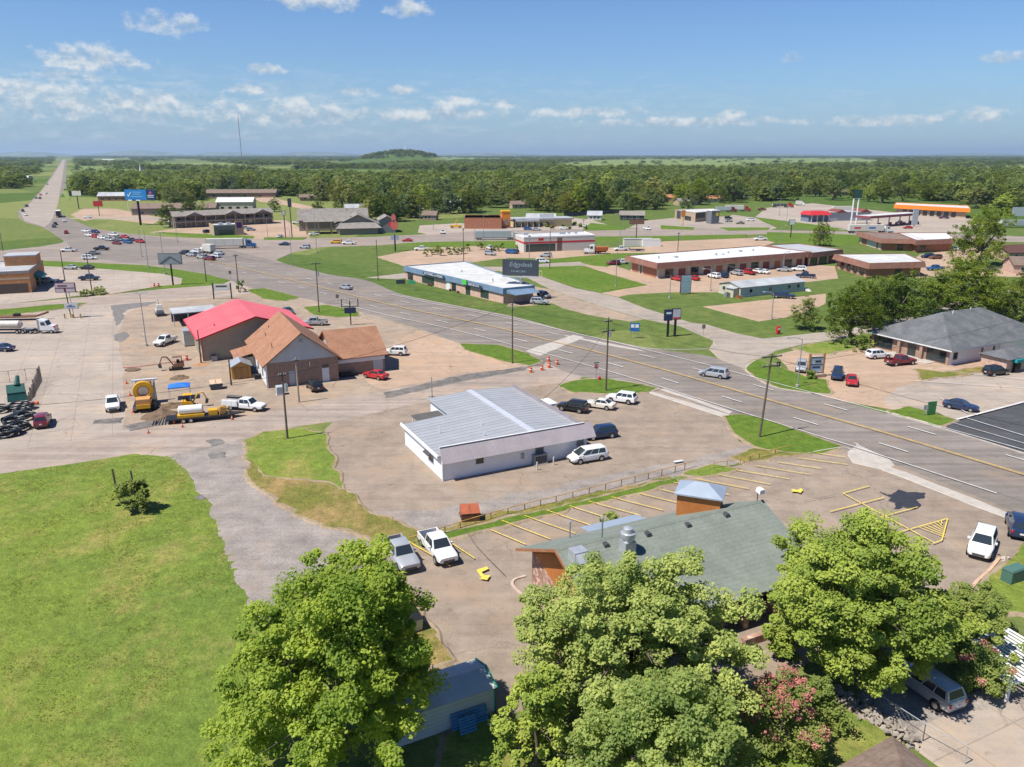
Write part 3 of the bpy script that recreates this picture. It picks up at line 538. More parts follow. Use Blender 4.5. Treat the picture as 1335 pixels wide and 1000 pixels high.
stalls = [('B3', (0, 297, 145, 358)), ('B3', (45, 258, 245, 335)), ('B3', (140, 238, 350, 312)), ('B3', (232, 216, 415, 278)), ('B3', (325, 197, 460, 240)), ('B3', (405, 178, 620, 237)), ('B3', (500, 160, 712, 215)), ('B3', (615, 145, 785, 187)),
          ('B3', (700, 127, 860, 167)), ('E8', (170, 405, 490, 478)), ('E8', (290, 382, 605, 443)), ('E8', (420, 358, 730, 417)), ('E8', (530, 333, 840, 386)), ('E8', (640, 307, 960, 360)), ('E8', (770, 287, 1030, 326)), ('E8', (890, 263, 1180, 302)), ('E8', (1000, 235, 1160, 258)),
          ('E5', (350, 390, 710, 605)), ('E5', (640, 350, 925, 540)), ('B4', (545, 285, 660, 253)), ('B4', (545, 285, 940, 500)), ('B4', (490, 365, 725, 303)), ('B4', (610, 415, 870, 345)), ('B4', (770, 460, 1000, 395)), ('B4', (1000, 395, 975, 490)), ('B4', (975, 490, 935, 505))]
for t, q in stalls: stripe(lot, Q(t, q[0], q[1]), Q(t, q[2], q[3]), .11, YELLOW, 'stall_line')
for k in range(7):
    f = (k + .6) / 8; stripe(lot, Q('B4', 865 + 130 * f, 436 - 38 * f), Q('B4', 1000 - 25 * min(1, f + .25), 397 + 96 * (1 - f * .9) * .9), .1, YELLOW, 'hatch_line', _lay[0] + .012)
zt = _lay[0] + .01
arrow = [(940, 640), (1030, 612), (1048, 632), (985, 660), (1010, 690), (1062, 686), (1035, 730), (962, 716), (985, 708)]
obj('arrow_marking', MB().prism([(p.x, p.y) for p in PL('E5', arrow)], zt - .003, zt), YELLOW, lot)
obj('arrow_marking', MB().prism([(p.x, p.y) for p in PL('E8', [(853, 445), (885, 452), (908, 442), (920, 452), (905, 470), (885, 462), (855, 462)])], zt - .003, zt), YELLOW, lot)
dl = [o for o in bpy.data.objects if o.name == 'dark_lot'][0]
stripe(dl, P(1246, 549), P(1345, 523), .35, WLINE, 'edge_line'); stripe(dl, P(1260, 547), P(1345, 573), .15, WLINE, 'stall_line'); stripe(dl, P(1242, 553), P(1345, 583), .12, WLINE, 'stall_line')
for a, c in (((1180, 497), (1345, 508)), ((1240, 486), (1345, 497)), ((1225, 520), (1262, 541))): stripe(dl, P(*a), P(*c), .12, WLINE, 'stall_line')
for t, q in (('A4', (315, 938, 360, 930)),): stripe(lot, Q(t, q[0], q[1]), Q(t, q[2], q[3]), .5, WLINE, 'stall_line')
M_CRACK = mat('crack_sealant', (0.07, 0.068, 0.066, 1), .8, .2)
for t, pts in (('E5', [(845, 290), (930, 420), (1040, 540), (1190, 690)]), ('B4', [(375, 320), (430, 308), (510, 293)]), ('B4', [(700, 280), (745, 290)])):
    q = PL(t, pts)
    for a, c in zip(q[:-1], q[1:]): stripe(lot, a, c, .05, M_CRACK, 'sealed_crack', zt)
# --- kerbs
def kerb(pts, w=.16, h=.14, m=KERB, name='kerb'):
    b = MB(); n = len(pts); L1 = along(pts, w / 2); L2 = along(pts, -w / 2)
    b.loft([[(l1.x, l1.y, -.02), (l2.x, l2.y, -.02), (l2.x, l2.y, h), (l1.x, l1.y, h)] for l1, l2 in zip(L1, L2)]); o = obj(name, b, m); o['kind'] = 'structure'; return o
kerb(spline(PX((1157, 540), (1220, 557), (1345, 595)), 5), .3, .16); kerb(spline(PX((985, 470), (972, 481), (985, 494), (1015, 507), (1082, 516)), 6), .25, .16); kerb(spline(PX((930, 446), (925, 455), (850, 455), (800, 446), (744, 434), (669, 414), (597, 400), (523, 385)), 5), .2)
kerb(spline(PX((1060, 590), (1098, 584), (1112, 587), (1118, 580), (1112, 578)), 5), .2); kerb(spline(PX((845, 511), (856, 506), (791, 494), (751, 497), (728, 503)), 5), .2, .12)
kerb(spline(PL('E7', [(140, 845), (60, 870), (45, 910), (90, 960), (130, 1000)]), 5), .25, .15, mat('pink_kerb', (0.45, 0.34, 0.27, 1), .9, .2)); kerb(spline(PL('E7', [(140, 828), (30, 855), (8, 880), (30, 910)]), 5), .14, .03, YELLOW, 'painted_kerb_line')
kerb(spline(PL('E4', [(690, 570), (600, 680), (520, 760), (440, 830), (340, 960)]), 4), .28, .16, mat('pink_kerb2', (0.5, 0.34, 0.23, 1), .9, .2)); kerb(PX((237, 371), (211, 373), (143, 384), (92, 387)), .2, .12, YCURB)
# ------------------------------------------------------------------ building kit
def opening(pr, ax, pos, a0, a1, z0, z1, sg=-1, fm=None, pm=None, name='window', bar=0.07, div=0):
    fm = fm or WHITE; pm = pm or GLASS
    def bx(b, p0, p1, q0, q1, d0, d1):
        d0, d1 = sorted((pos + sg * d0, pos + sg * d1))
        return b.box(p0, p1, d0, d1, q0, q1) if ax == 'v' else b.box(d0, d1, p0, p1, q0, q1)
    b = MB(); bx(b, a0 - bar, a1 + bar, z1, z1 + bar, -.05, .06); bx(b, a0 - bar, a1 + bar, z0 - bar, z0, -.05, .08); bx(b, a0 - bar, a0, z0, z1, -.05, .055); bx(b, a1, a1 + bar, z0, z1, -.05, .055)
    for k in range(div):
        c = a0 + (a1 - a0) * (k + 1) / (div + 1); bx(b, c - bar / 2, c + bar / 2, z0, z1, -.05, .05)
    o = obj(name, b, fm, pr); obj('pane', bx(MB(), a0, a1, z0, z1, -.06, .02), pm, o); return o
def plainbox(pr, name, m, *a, smooth=0): return obj(name, MB().box(*a), m, pr)
def gable(pr, u0, u1, v0, v1, ev, rd, ax='u', wm=None, rm=None, ov=.5, gm=None, th=.18, rp=None, nowall=False):
    cu, cv = (u0 + u1) / 2, (v0 + v1) / 2
    if not nowall: obj('wall', MB().box(u0, u1, v0, v1, -.05, ev), wm, pr)
    if ax == 'u':
        half = (v1 - v0) / 2; sl = (rd - ev) / half; r0, r1 = u0 - ov, u1 + ov; rp = cv if rp is None else rp
        for u in (u0, u1):
            d = .12 if u == u0 else -.12
            obj('gable_end', MB().loft([[(u, v0, ev), (u, v1, ev), (u, rp, rd)], [(u + d, v0, ev), (u + d, v1, ev), (u + d, rp, rd)]]), gm or wm, pr)
        for s, ve in ((-1, v0), (1, v1)):
            k = (rd - ev) / abs(rp - ve); a = [(r0, ve + s * ov, ev - ov * k), (r1, ve + s * ov, ev - ov * k), (r1, rp, rd), (r0, rp, rd)]
            a = [(x, y, z + th) for x, y, z in a]; obj('roof_slope', MB().slab(a if s < 0 else a[::-1], th), rm, pr)
    else:
        r0, r1 = v0 - ov, v1 + ov; rp = cu if rp is None else rp
        for v in (v0, v1):
            d = .12 if v == v0 else -.12
            obj('gable_end', MB().loft([[(u0, v, ev), (u1, v, ev), (rp, v, rd)], [(u0, v + d, ev), (u1, v + d, ev), (rp, v + d, rd)]]), gm or wm, pr)
        for s, ue in ((-1, u0), (1, u1)):
            k = (rd - ev) / abs(rp - ue); a = [(ue + s * ov, r0, ev - ov * k), (rp, r0, rd), (rp, r1, rd), (ue + s * ov, r1, ev - ov * k)]
            a = [(x, y, z + th) for x, y, z in a]; obj('roof_slope', MB().slab(a if s < 0 else a[::-1], th), rm, pr)
def hip(pr, u0, u1, v0, v1, ev, rd, rm, ov=.6, hu=None):
    a, b_, c, d = u0 - ov, u1 + ov, v0 - ov, v1 + ov; cv = (v0 + v1) / 2; hu = hu or (d - c) / 2
    A0, B0, C0, D0 = (a, c, ev), (b_, c, ev), (b_, d, ev), (a, d, ev); E0, F0 = (a + hu, cv, rd), (b_ - hu, cv, rd)
    for q in ((A0, B0, F0, E0), (B0, C0, F0), (C0, D0, E0, F0), (D0, A0, E0)): obj('roof_slope', MB().slab(q, .12), rm, pr)
    obj('fascia', MB().box(a + .01, b_ - .01, c + .01, d - .01, ev - .25, ev - .02), WHITE, pr)
def inset(pts, d):
    """move each edge of a counter-clockwise outline inward by d"""
    n = len(pts); out = []
    for i in range(n):
        p, a, b = Vector(pts[i]), Vector(pts[i - 1]), Vector(pts[(i + 1) % n]); e1 = (p - a).normalized(); e2 = (b - p).normalized()
        n1 = Vector((-e1.y, e1.x)); n2 = Vector((-e2.y, e2.x)); k = n1 + n2; k = k / max(.3, k.dot(n1)); out.append(p + k * d)
    return out
def flatb(name, label, roofpx, z, fh, wm, fm, rm, ins=.5, flare=0.0, cat='building', wins=(), world=None, par=.25, group=None):
    """flat-roofed shop: outline from its roof corners (counter-clockwise, first two = front edge), walls, fascia band, roof, shopfronts"""
    pts = world or [P(x, y, z).xy for x, y in roofpx]; o2 = pts[0]; d = (pts[1] - pts[0]); ang = math.atan2(d.y, d.x)
    t = thing(name, label, cat, (o2.x, o2.y, 0), ang, group); cu, su = math.cos(-ang), math.sin(-ang)
    loc = [Vector(((p - o2).x * cu - (p - o2).y * su, (p - o2).x * su + (p - o2).y * cu)) for p in pts]
    wl = inset(loc, ins); obj('wall', MB().prism([tuple(p) for p in wl], -.05, z - fh + .1), wm, t)
    ob, ib = inset(loc, -flare), inset(loc, .22); b = MB()
    rings = [[(p.x, p.y, zz) for p in q] for q, zz in ((ob, z - fh), (loc, z), (ib, z), (ib, z - par))]
    n = len(loc)
    if ins > 0.05: rings = [[(p.x, p.y, z - fh) for p in wl]] + rings
    b.loft(rings, False); obj('fascia', b, fm, t)
    obj('roof', MB().prism([tuple(p) for p in inset(loc, .23)], z - par - .3, z - par), rm, t)
    for (e, t0, t1, z0, z1, pm, nm) in wins:
        p, q = wl[e], wl[(e + 1) % n]; L = (q - p).length; dr = (q - p) / L; no = Vector((dr.y, -dr.x)); a, c = p + dr * t0 * L, p + dr * t1 * L
        fr_ = MB(); 
        def quadbox(b, s0, s1, y0, y1, o0, o1):
            A1, B1 = p + dr * s0, p + dr * s1
            return b.prism([tuple(A1 + no * o0), tuple(A1 + no * o1), tuple(B1 + no * o1), tuple(B1 + no * o0)][::-1], y0, y1)
        s0, s1 = t0 * L, t1 * L
        if nm == 'column' or nm == 'wall_panel' or nm == 'stripe': obj(nm, quadbox(MB(), s0, s1, z0, z1, -.02, .12 if nm == 'column' else .03), pm, t); continue
        f = MB(); quadbox(f, s0 - .08, s1 + .08, z1, z1 + .08, -.03, .06); quadbox(f, s0 - .08, s0, z0, z1, -.03, .06); quadbox(f, s1, s1 + .08, z0, z1, -.03, .06)
        if z0 > .2: quadbox(f, s0 - .08, s1 + .08, z0 - .08, z0, -.03, .07)
        w = obj(nm, f, DGREY if pm in (GLASS, GREENGLASS) else WHITE, t); obj('pane' if nm == 'window' else 'panel', quadbox(MB(), s0, s1, z0, z1, -.04, .02), pm, w)
    return t, loc, z - par
def rooftop(pr, lst, z):
    for (x, y, sx, sy, h) in lst: obj('rooftop_unit', MB().box(x, x + sx, y, y + sy, z - .02, z + h), LGREY, pr)
def textmesh(s, size, m, pr, loc, rot, align='CENTER', name='lettering', ext=0.015, shear=0.0, sx=1.0):
    cu = bpy.data.curves.new('t', 'FONT'); cu.body = s; cu.size = size; cu.extrude = ext; cu.align_x = align; cu.align_y = 'CENTER'; cu.resolution_u = 2; cu.shear = shear
    o = bpy.data.objects.new('t', cu); COL.objects.link(o); me = bpy.data.meshes.new_from_object(o); bpy.data.objects.remove(o); me.name = name
    k = obj(name, me, m, pr, loc); k.rotation_euler = rot; k.scale = (sx, 1, 1); return k
M_SHING_T = banded('tan_shingles', (0.275, 0.135, 0.08, 1), (0.35, 0.18, 0.11, 1), .28, 2, .9, 0, .18, .3)
M_SHING_G = banded('green_shingles', (0.17, 0.195, 0.165, 1), (0.215, 0.24, 0.205, 1), .17, 2, .9, 0, .2, .2)
M_SHING_D = banded('charcoal_shingles', (0.095, 0.1, 0.108, 1), (0.15, 0.155, 0.16, 1), .25, 2, .9, 0, .15, .2)
M_SHING_B = banded('brown_shingles', (0.17, 0.12, 0.095, 1), (0.24, 0.175, 0.14, 1), .25, 2, .9, 0, .2, .3)
M_SHING_GR = banded('grey_shingles', (0.2, 0.18, 0.16, 1), (0.27, 0.245, 0.22, 1), .3, 2, .9, 0, .15, .2)
M_SHING_R = banded('red_brown_shingles', (0.3, 0.13, 0.07, 1), (0.42, 0.2, 0.1, 1), .3, 2, .9, 0, .15, .2)
M_REDROOF = banded('red_roof_metal', (0.72, 0.1, 0.1, 1), (0.8, 0.14, 0.14, 1), .35, 1, .35, 0, .12, .05)
M_STEEL = banded('beige_wall_metal', (0.33, 0.285, 0.215, 1), (0.38, 0.33, 0.25, 1), .3, 0, .6, 0, .35, .1)
M_LAV = banded('mauve_mansard_metal', (0.33, 0.29, 0.3, 1), (0.39, 0.345, 0.355, 1), .3, 0, .5, 0, .25, .1)
M_SIDW = banded('white_siding', (0.74, 0.75, 0.76, 1), (0.8, 0.81, 0.82, 1), .22, 2, .6, 0, .18, .06)
M_SIDG = banded('grey_siding', (0.42, 0.44, 0.46, 1), (0.48, 0.5, 0.52, 1), .2, 2, .6, 0, .15, .06)
M_TEALS = banded('pale_blue_siding', (0.34, 0.42, 0.43, 1), (0.4, 0.48, 0.48, 1), .22, 2, .6, 0, .15, .06)
M_BRICK = masonry('brown_brick', (0.24, 0.12, 0.075, 1), (0.36, 0.2, 0.13, 1), (0.36, 0.3, 0.25, 1), .22, .075, .012)
M_BRICKP = masonry('pink_brick', (0.48, 0.27, 0.2, 1), (0.6, 0.4, 0.31, 1), (0.55, 0.45, 0.38, 1), .5, .18, .02)
M_BRICKR = masonry('red_brick', (0.36, 0.12, 0.06, 1), (0.44, 0.17, 0.085, 1), (0.36, 0.2, 0.14, 1), .4, .14, .02)
M_BRICKO = masonry('orange_brick', (0.5, 0.2, 0.075, 1), (0.58, 0.27, 0.11, 1), (0.5, 0.28, 0.16, 1), .4, .14, .02)
M_STONE = masonry('rubble_stone', (0.3, 0.16, 0.11, 1), (0.62, 0.42, 0.34, 1), (0.3, 0.2, 0.16, 1), .42, .3, stone=True)
M_CEDAR = banded('cedar_siding', (0.36, 0.125, 0.03, 1), (0.46, 0.175, 0.05, 1), .2, 0, .7, 0, .3, .15)
M_MEMB = mat('white_membrane', (0.58, 0.58, 0.57, 1), .6, .1, .25); M_MEMBG = mat('grey_membrane', (0.36, 0.37, 0.38, 1), .7, .2, .25); M_MEMBO = mat('old_membrane', (0.5, 0.5, 0.48, 1), .7, .2, .3)
M_BLUEF = banded('blue_mansard', (0.13, 0.2, 0.29, 1), (0.17, 0.25, 0.35, 1), .5, 0, .5, 0, .12, .08)
M_BROWNF = banded('brown_mansard', (0.225, 0.105, 0.075, 1), (0.3, 0.15, 0.11, 1), .3, 2, .7, 0, .2, .15)
M_ROOFM = mat('roof_panel_metal', (0.33, 0.34, 0.36, 1), .55, .06, .5, .1); M_ROOFM2 = mat('roof_panel_metal_b', (0.315, 0.325, 0.345, 1), .55, .08, .5, .1)
M_TERR = mat('terracotta_panel', (0.36, 0.14, 0.07, 1), .7, .15); M_MAROON = mat('maroon_panel', (0.2, 0.055, 0.04, 1), .6, .15)
# ---- white metal building in the middle
F = Fr(P(578, 627.5), 26.6); t = frthing('metal_building', 'low white metal building with grey ribbed roof and mauve mansard in the middle lot', 'building', F)
LN, D1, D2, NU, RU = 19.8, 13.6, 20.8, 6.4, 12.6
zl = lambda u: 2.95 + (3.72 - 2.95) * u / RU if u < RU else 3.72 - (u - RU) * .06
wp = [(0, 0), (LN, 0), (LN, D2), (NU, D2), (NU, D1), (0, D1)]
obj('wall', MB().prism(wp, -.05, [zl(p[0]) - .1 for p in wp]), M_SIDW, t)
pw = .99; k = 0; v = .5
while v < D2 + .2:
    v1 = min(v + pw, D2 + .3); ua = -.35 if v1 <= D1 + .35 else NU - .35
    for (a, c) in ((ua, RU - .01), (RU + .01, LN + .35)):
        za, zc = zl(a), zl(c); b = MB().slab([(a, v, za + .06), (c, v, zc + .06), (c, v1 - .015, zc + .06), (a, v1 - .015, za + .06)], .07)
        b.slab([(a, v1 - .07, za + .085), (c, v1 - .07, zc + .085), (c, v1 - .01, zc + .085), (a, v1 - .01, za + .085)], .04); obj('roof_panel', b, M_ROOFM if k % 3 else M_ROOFM2, t)
    v = v1; k += 1
obj('ridge_cap', MB().box(RU - .4, RU + .4, .5, D2 + .35, 3.77, 3.87), mat('ridge_cap_metal', (0.6, 0.62, 0.66, 1), .4, .08, 1, .3), t)
mp = MB().loft([[(-.15, .55, 4.1), (-.15, -.75, 2.42), (-.15, .02, 2.42)], [(LN + .9, .55, 4.1), (LN + .9, -.75, 2.42), (LN + .9, .02, 2.42)]]); obj('mansard', mp, M_LAV, t)
obj('mansard', MB().loft([[(LN - .3, .5, 4.05), (LN + .9, .5, 2.5), (LN + .05, .5, 2.5)], [(LN - .3, D2, 4.0), (LN + .9, D2, 2.5), (LN + .05, D2, 2.5)]]), M_LAV, t)
obj('coping', MB().box(-.2, LN - .25, .42, .62, 4.1, 4.16), WHITE, t); obj('eave_trim', MB().box(-.5, -.3, .5, D1 + .3, 2.68, 3.05), WHITE, t); obj('corner_trim', MB().box(-.12, .1, -.12, .1, 0, 2.9), WHITE, t)
f = F.front
for (x0, x1, y0, y1, nm, pm, bar) in ((448, 482, 617, 648, 'window', GLASS, .05), (735, 772, 567, 612, 'door', mat('slate_door', (0.1, 0.12, 0.13, 1), .5, .1), .06), (934, 966, 532, 562, 'window', mat('mauve_vent', (0.25, 0.22, 0.23, 1), .6), .04)):
    a, zc = f(*zp('A3', x0, y1)); c, zd = f(*zp('A3', x1, y0)); opening(t, 'v', 0, a, c, zc if nm == 'window' else .08, zd, -1, GREY, pm, nm, bar)
a, za = f(*zp('A3', 672, 615)); plainbox(t, 'meter_box', GREY, a - .18, a + .18, -.16, 0, 1.0, 1.7)
opening(t, 'u', 0, 3.2, 4.6, 1.3, 2.2, -1, GREY, GLASS); obj('window_awning', MB().slab([(-.75, 3.0, 2.2), (0, 3.0, 2.6), (0, 4.8, 2.6), (-.75, 4.8, 2.2)][::-1], .05), DGREY, t)
for (u, v, h) in ((2.6, 7.5, .9), (8.2, 7.0, .6), (6.9, 3.4, .5)): obj('vent_pipe', MB().cyl(u, v, zl(u), zl(u) + h, .06, 8), WHITE, t)
obj('porch_roof', MB().slab([(2.4, D1 + .1, 2.5), (NU, D1 + .1, 2.6), (NU, D1 + 4.2, 2.6), (2.4, D1 + 4.2, 2.5)], .12), mat('porch_shingle', (0.09, 0.085, 0.08, 1), .9, .2), t)
for v in (D1 + .4, D1 + 4.0): obj('porch_post', MB().cyl(2.6, v, 0, 2.4, .08, 8), WHITE, t)
obj('entry_canopy', MB().box(LN + .1, LN + 2.9, 12.6, 15.4, 2.5, 2.8), WHITE, t); obj('entry_vestibule', MB().box(LN, LN + 2.4, 12.9, 15.1, 0, 2.5), GREY, t)
q = Q('A3', 760, 652); h = thing('condenser_unit', 'grey air conditioning condenser beside the white metal building', 'air conditioner', q, F.ang)
obj('cabinet', MB().box(-.9, .9, -.1, 1.0, .1, 1.35), GREY, h); obj('grille', MB().box(-.8, .8, -.13, -.1, .25, 1.2), DGREY, h); obj('pad', MB().box(-1, 1, -.2, 1.1, 0, .1), KERB, h)
for q in ((742, 680), (822, 655)): tag(obj('bollard', MB().cyl(0, 0, 0, 1.1, .09, 8), OFFW, None, Q('A3', *q)), 'short pale pipe bollard guarding the condenser unit', 'bollard', 'bollards at the condenser')
q = Q('A3', 238, 432); h = thing('antenna_mast', 'thin grey mast standing at the notch of the white metal building', 'mast', q); obj('pole', MB().cyl(0, 0, 0, 6.4, .09, 8, .06), GREY, h); obj('bracket', MB().box(-.5, .5, -.04, .04, 3.4, 3.5), GREY, h)
# ---- tan-roofed brick house
F = Fr(P(349, 506.5), 25.4); t = frthing('brick_house', 'brick house with white gable and tan shingle roof beside the side street', 'house', F)
gable(t, 0, 11.8, 0, 19.5, 4.2, 8.75, 'v', M_BRICK, M_SHING_T, .75, M_SIDG)
obj('side_siding', MB().box(-.06, 0, .0, 19.5, .3, 4.15), WHITE, t); obj('corner_board', MB().box(-.1, .14, -.06, .1, 0, 4.1), WHITE, t)
gable(t, 11.95, 20.6, 2.4, 15.6, 3.25, 6.7, 'u', M_BRICK, M_SHING_T, .6, M_SIDG); obj('wing_siding', MB().box(11.9, 20.64, 2.32, 2.4, 2.2, 3.2), WHITE, t)
opening(t, 'v', 0, *[f2(*zp('A2', *q))[0] for f2, q in ((F.front, (786, 500)), (F.front, (818, 500)))], .05, 2.3, -1, WHITE, WHITE, 'door', .12)
obj('transom', MB().box(*[F.front(*zp('A2', x, 480))[0] for x in (784, 820)], -.07, 0, 2.45, 2.95), GLASS, t)
opening(t, 'v', 0, *[F.front(*zp('A2', x, 530))[0] for x in (597, 630)], .05, 2.5, -1, GREY, mat('grey_door', (0.42, 0.43, 0.45, 1), .6, .05), 'door', .08)
u0, u1 = [F.front(*zp('A2', x, 470), 2.4)[0] for x in (1077, 1122)]; opening(t, 'v', 2.4, u0, u1, .05, 2.3, -1, WHITE, MATS['grey_door'], 'door', .08)
obj('gable_vent', MB().box(5.6, 6.2, -.06, 0, 7.2, 7.8), GREY, t)
for v in (3, 8, 13): opening(t, 'u', -.06, v, v + 1.2, 1.1, 2.6, -1, WHITE, GLASS)
for (u, v) in ((1.8, 4), (2.1, 13), (3.2, 16)): obj('vent_pipe', MB().cyl(u, v, 5.2, 6.6 if u < 3 else 7.2, .07, 8), RUST, t)
obj('wall_lamp', MB().box(7.0, 7.12, -.2, 0, 3.0, 3.8), WHITE, t); obj('planter_bench', MB().box(12.4, 15.2, 1.2, 2.0, 0, .7), BLACK, t)
obj('lean_to', MB().box(-3.2, -.1, 12.4, 18.4, 0, 2.6), CREAM, t); obj('lean_to_roof', MB().slab([(-3.6, 12.0, 2.6), (0, 12.0, 3.4), (0, 18.8, 3.4), (-3.6, 18.8, 2.6)], .1), M_SHING_T, t)
# ---- red-roofed metal building
F = Fr(P(266, 471), 28); t = frthing('red_roof_building', 'beige metal building with bright red gabled roof behind the brick house', 'building', F)
gable(t, 0, 19.6, 0, 19.5, 4.5, 7.6, 'v', M_STEEL, M_REDROOF, .9, M_STEEL, .12); REDT = mat('red_trim', (0.5, 0.04, 0.05, 1), .5, .1)
for s, ue in ((-1, 0), (1, 19.6)):
    k = (7.6 - 4.5) / 9.8; obj('rake_trim', MB().slab([(ue + s * .95, -.98, 4.5 - .95 * k - .12), (9.8, -.98, 7.48), (9.8, -.98, 7.78), (ue + s * .95, -.98, 4.5 - .95 * k + .2)][::-s], .06), REDT, t)
obj('gutter', MB().box(-1.05, -.9, -.9, 20.3, 4.2, 4.38), REDT, t); obj('downspout', MB().box(-.16, -.02, -.16, -.02, 0, 4.2), REDT, t); obj('roof_vent', MB().cyl(3, 4.5, 5.4, 6.0, .12, 8), REDT, t)
for q in ((172, 435), (205, 415), (240, 405)): h = thing('condenser_unit', 'grey condenser unit along the red-roofed building', 'air conditioner', Q('A2', *q), F.ang, 'condensers by the red-roofed building'); obj('cabinet', MB().box(-.5, .5, -.5, .5, .08, 1.0), GREY, h); obj('fan_guard', MB().cyl(0, 0, 1.0, 1.06, .4, 12), BLACK, h)
t = thing('open_carport', 'pale flat-roofed carport attached left of the red-roofed building', 'carport', Q('A2', -30, 245), R(28))
obj('roof', MB().box(-1, 8.5, 0, 7.5, 2.9, 3.1), M_MEMBG, t); obj('back_wall', MB().box(-.8, 8.3, 6.6, 6.8, 0, 2.9), DGREY, t)
for u in (-.8, 2.2, 5.2, 8.2): obj('post', MB().box(u - .08, u + .08, .1, .26, 0, 2.9), WHITE, t)
t = thing('storage_tank', 'pale grey service module beside the red-roofed building', 'cabinet', Q('A2', 5, 358), R(28)); obj('cabinet', MB().box(0, 3.4, 0, 2.6, .2, 3.0), mat('pale_grey_green', (0.42, 0.44, 0.4, 1), .6, .15), t); obj('lid', MB().box(-.1, 3.5, -.1, 2.7, 3.0, 3.25), LGREY, t); obj('skid', MB().box(0, 3.4, .2, 2.4, 0, .2), DGREY, t)
# ---- small wooden shed
t = thing('garden_shed', 'small yellow timber shed with pale metal gable roof by the brick house', 'shed', Q('A2', 275, 545), R(24))
gable(t, 0, 3.1, 0, 3.4, 2.3, 3.1, 'v', M_CEDAR if False else banded('pine_siding', (0.42, 0.21, 0.05, 1), (0.5, 0.27, 0.07, 1), .2, 0, .7, 0, .25, .1), LGREY, .3, MATS['pine_siding'] if 'pine_siding' in MATS else None, .06)
opening(t, 'v', 0, .5, 2.6, .1, 2.0, -1, WOODO, WOODY, 'door', .07, 1)
# ---- front restaurant with green shingle roof
F = Fr(Vector((4.1, 56.7, 0)), 25.5); t = frthing('restaurant', 'stone and cedar restaurant with large grey-green shingle roof behind the front trees', 'restaurant', F)
RZ, EZ = 6.5, 3.1; obj('wall', MB().prism([(.4, -6.6), (19.9, -6.6), (19.9, 6.2), (.4, 6.2)], -.05, 3.3), M_STONE, t)
for u in (.4, 19.8): obj('gable_end', MB().loft([[(u, -6.6, 3.2), (u, 6.2, 3.2), (u, -.2, RZ - .25)], [(u + .1, -6.6, 3.2), (u + .1, 6.2, 3.2), (u + .1, -.2, RZ - .25)]]), M_CEDAR, t)
obj('gable_boards', MB().slab([(.34, 5.6, 3.25), (.34, -4.6, .2), (.34, -5.6, 3.3), (.34, -.2, RZ - .35)], .08), M_CEDAR, t)
for s, ve in ((-1, -7.9), (1, 7.2)):
    a = [(-.7, ve, EZ), (20.9, ve, EZ), (20.9, 0, RZ), (-.7, 0, RZ)]; a = [(x, y, z + .12) for x, y, z in a]; obj('roof_slope', MB().slab(a if s < 0 else a[::-1], .14), M_SHING_G, t)
    b = MB(); zz = EZ + .0; obj('rake_board', MB().slab([(-.76, ve, EZ - .14), (-.76, 0, RZ - .14), (-.76, 0, RZ + .14), (-.76, ve, EZ + .14)][::s], .06), mat('rake_wood', (0.3, 0.13, 0.06, 1), .7, .2), t)
obj('ridge_cap', MB().loft([[(-.7, -.22, RZ + .05), (-.7, .22, RZ + .05), (-.7, 0, RZ + .19)], [(20.9, -.22, RZ + .05), (20.9, .22, RZ + .05), (20.9, 0, RZ + .19)]]), M_SHING_G, t)
obj('eave_beam', MB().box(-.5, 20.7, -7.75, -7.5, 2.75, 3.0), mat('dark_beam', (0.07, 0.055, 0.045, 1), .8, .2), t)
for u in (8, 11, 14, 17): opening(t, 'v', -6.6, u, u + 1.8, .9, 2.4, -1, WOODO, GLASS)
for u in (12.6, 15.9, 19.2): obj('porch_column', MB().box(u, u + .5, -7.6, -7.1, 0, 2.75), M_STONE, t)
obj('low_stone_wall', MB().box(11, 20.5, -9.6, -9.1, 0, .7), M_STONE, t)
obj('side_canopy', MB().slab([(7.2, 7.0, 3.05), (13.6, 7.0, 3.05), (13.6, 9.4, 2.6), (7.2, 9.4, 2.6)], .08), mat('canopy_metal', (0.4, 0.46, 0.53, 1), .4, .08, 1, .4), t)
def roofz(v): return RZ - abs(v) * ((RZ - EZ) / 7.9 if v < 0 else (RZ - EZ) / 7.2) + .14
def on_roof(tagn, x, y):
    for z in np.arange(6.9, 2.9, -.05):
        u, v = F.uv(*zp(tagn, x, y), z)
        if v < 7 and abs(roofz(v) - z) < .06: return u, v, z
    return None
r = on_roof('B3', 565, 378)
if r:
    u, v, z = r; e = obj('exhaust_fan', MB().box(u - .5, u + .5, v - .5, v + .5, z - .4, z + 1.0), LGREY, t); obj('fan_cowl', MB().loft([[(u + q * math.cos(i * .524), v + q * math.sin(i * .524), zz) for i in range(12)] for q, zz in ((.5, z + 1.0), (.62, z + 1.3), (.62, z + 1.7), (.45, z + 1.75), (.4, z + 2.1), (.12, z + 2.25))]), LGREY, e, smooth=40)
r = on_roof('B3', 370, 425)
if r: u, v, z = r; e = obj('intake_hood', MB().box(u - .6, u + .6, v - .2, v + .9, z - .5, z + 1.0), LGREY, t); obj('hood_scoop', MB().loft([[(u - .55, v - .2, z + .9), (u + .55, v - .2, z + .9), (u + .55, v - .2, z), (u - .55, v - .2, z)], [(u - .55, v - 1.0, z + .5), (u + .55, v - 1.0, z + .5), (u + .55, v - 1.0, z - .2), (u - .55, v - 1.0, z - .2)]]), LGREY, e)
for q, hh in (((327, 320), 1.5), ((460, 320), 1.7), ((683, 432), .5), ((770, 580), .5)):
    r = on_roof('B3', *q)
    if r: u, v, z = r; e = obj('vent_pipe', MB().cyl(u, v, z - .2, z + hh, .07, 8), GREY, t); obj('vent_cap', MB().cyl(u, v, z + hh, z + hh + .18, .14, 8, .09), LGREY, e)
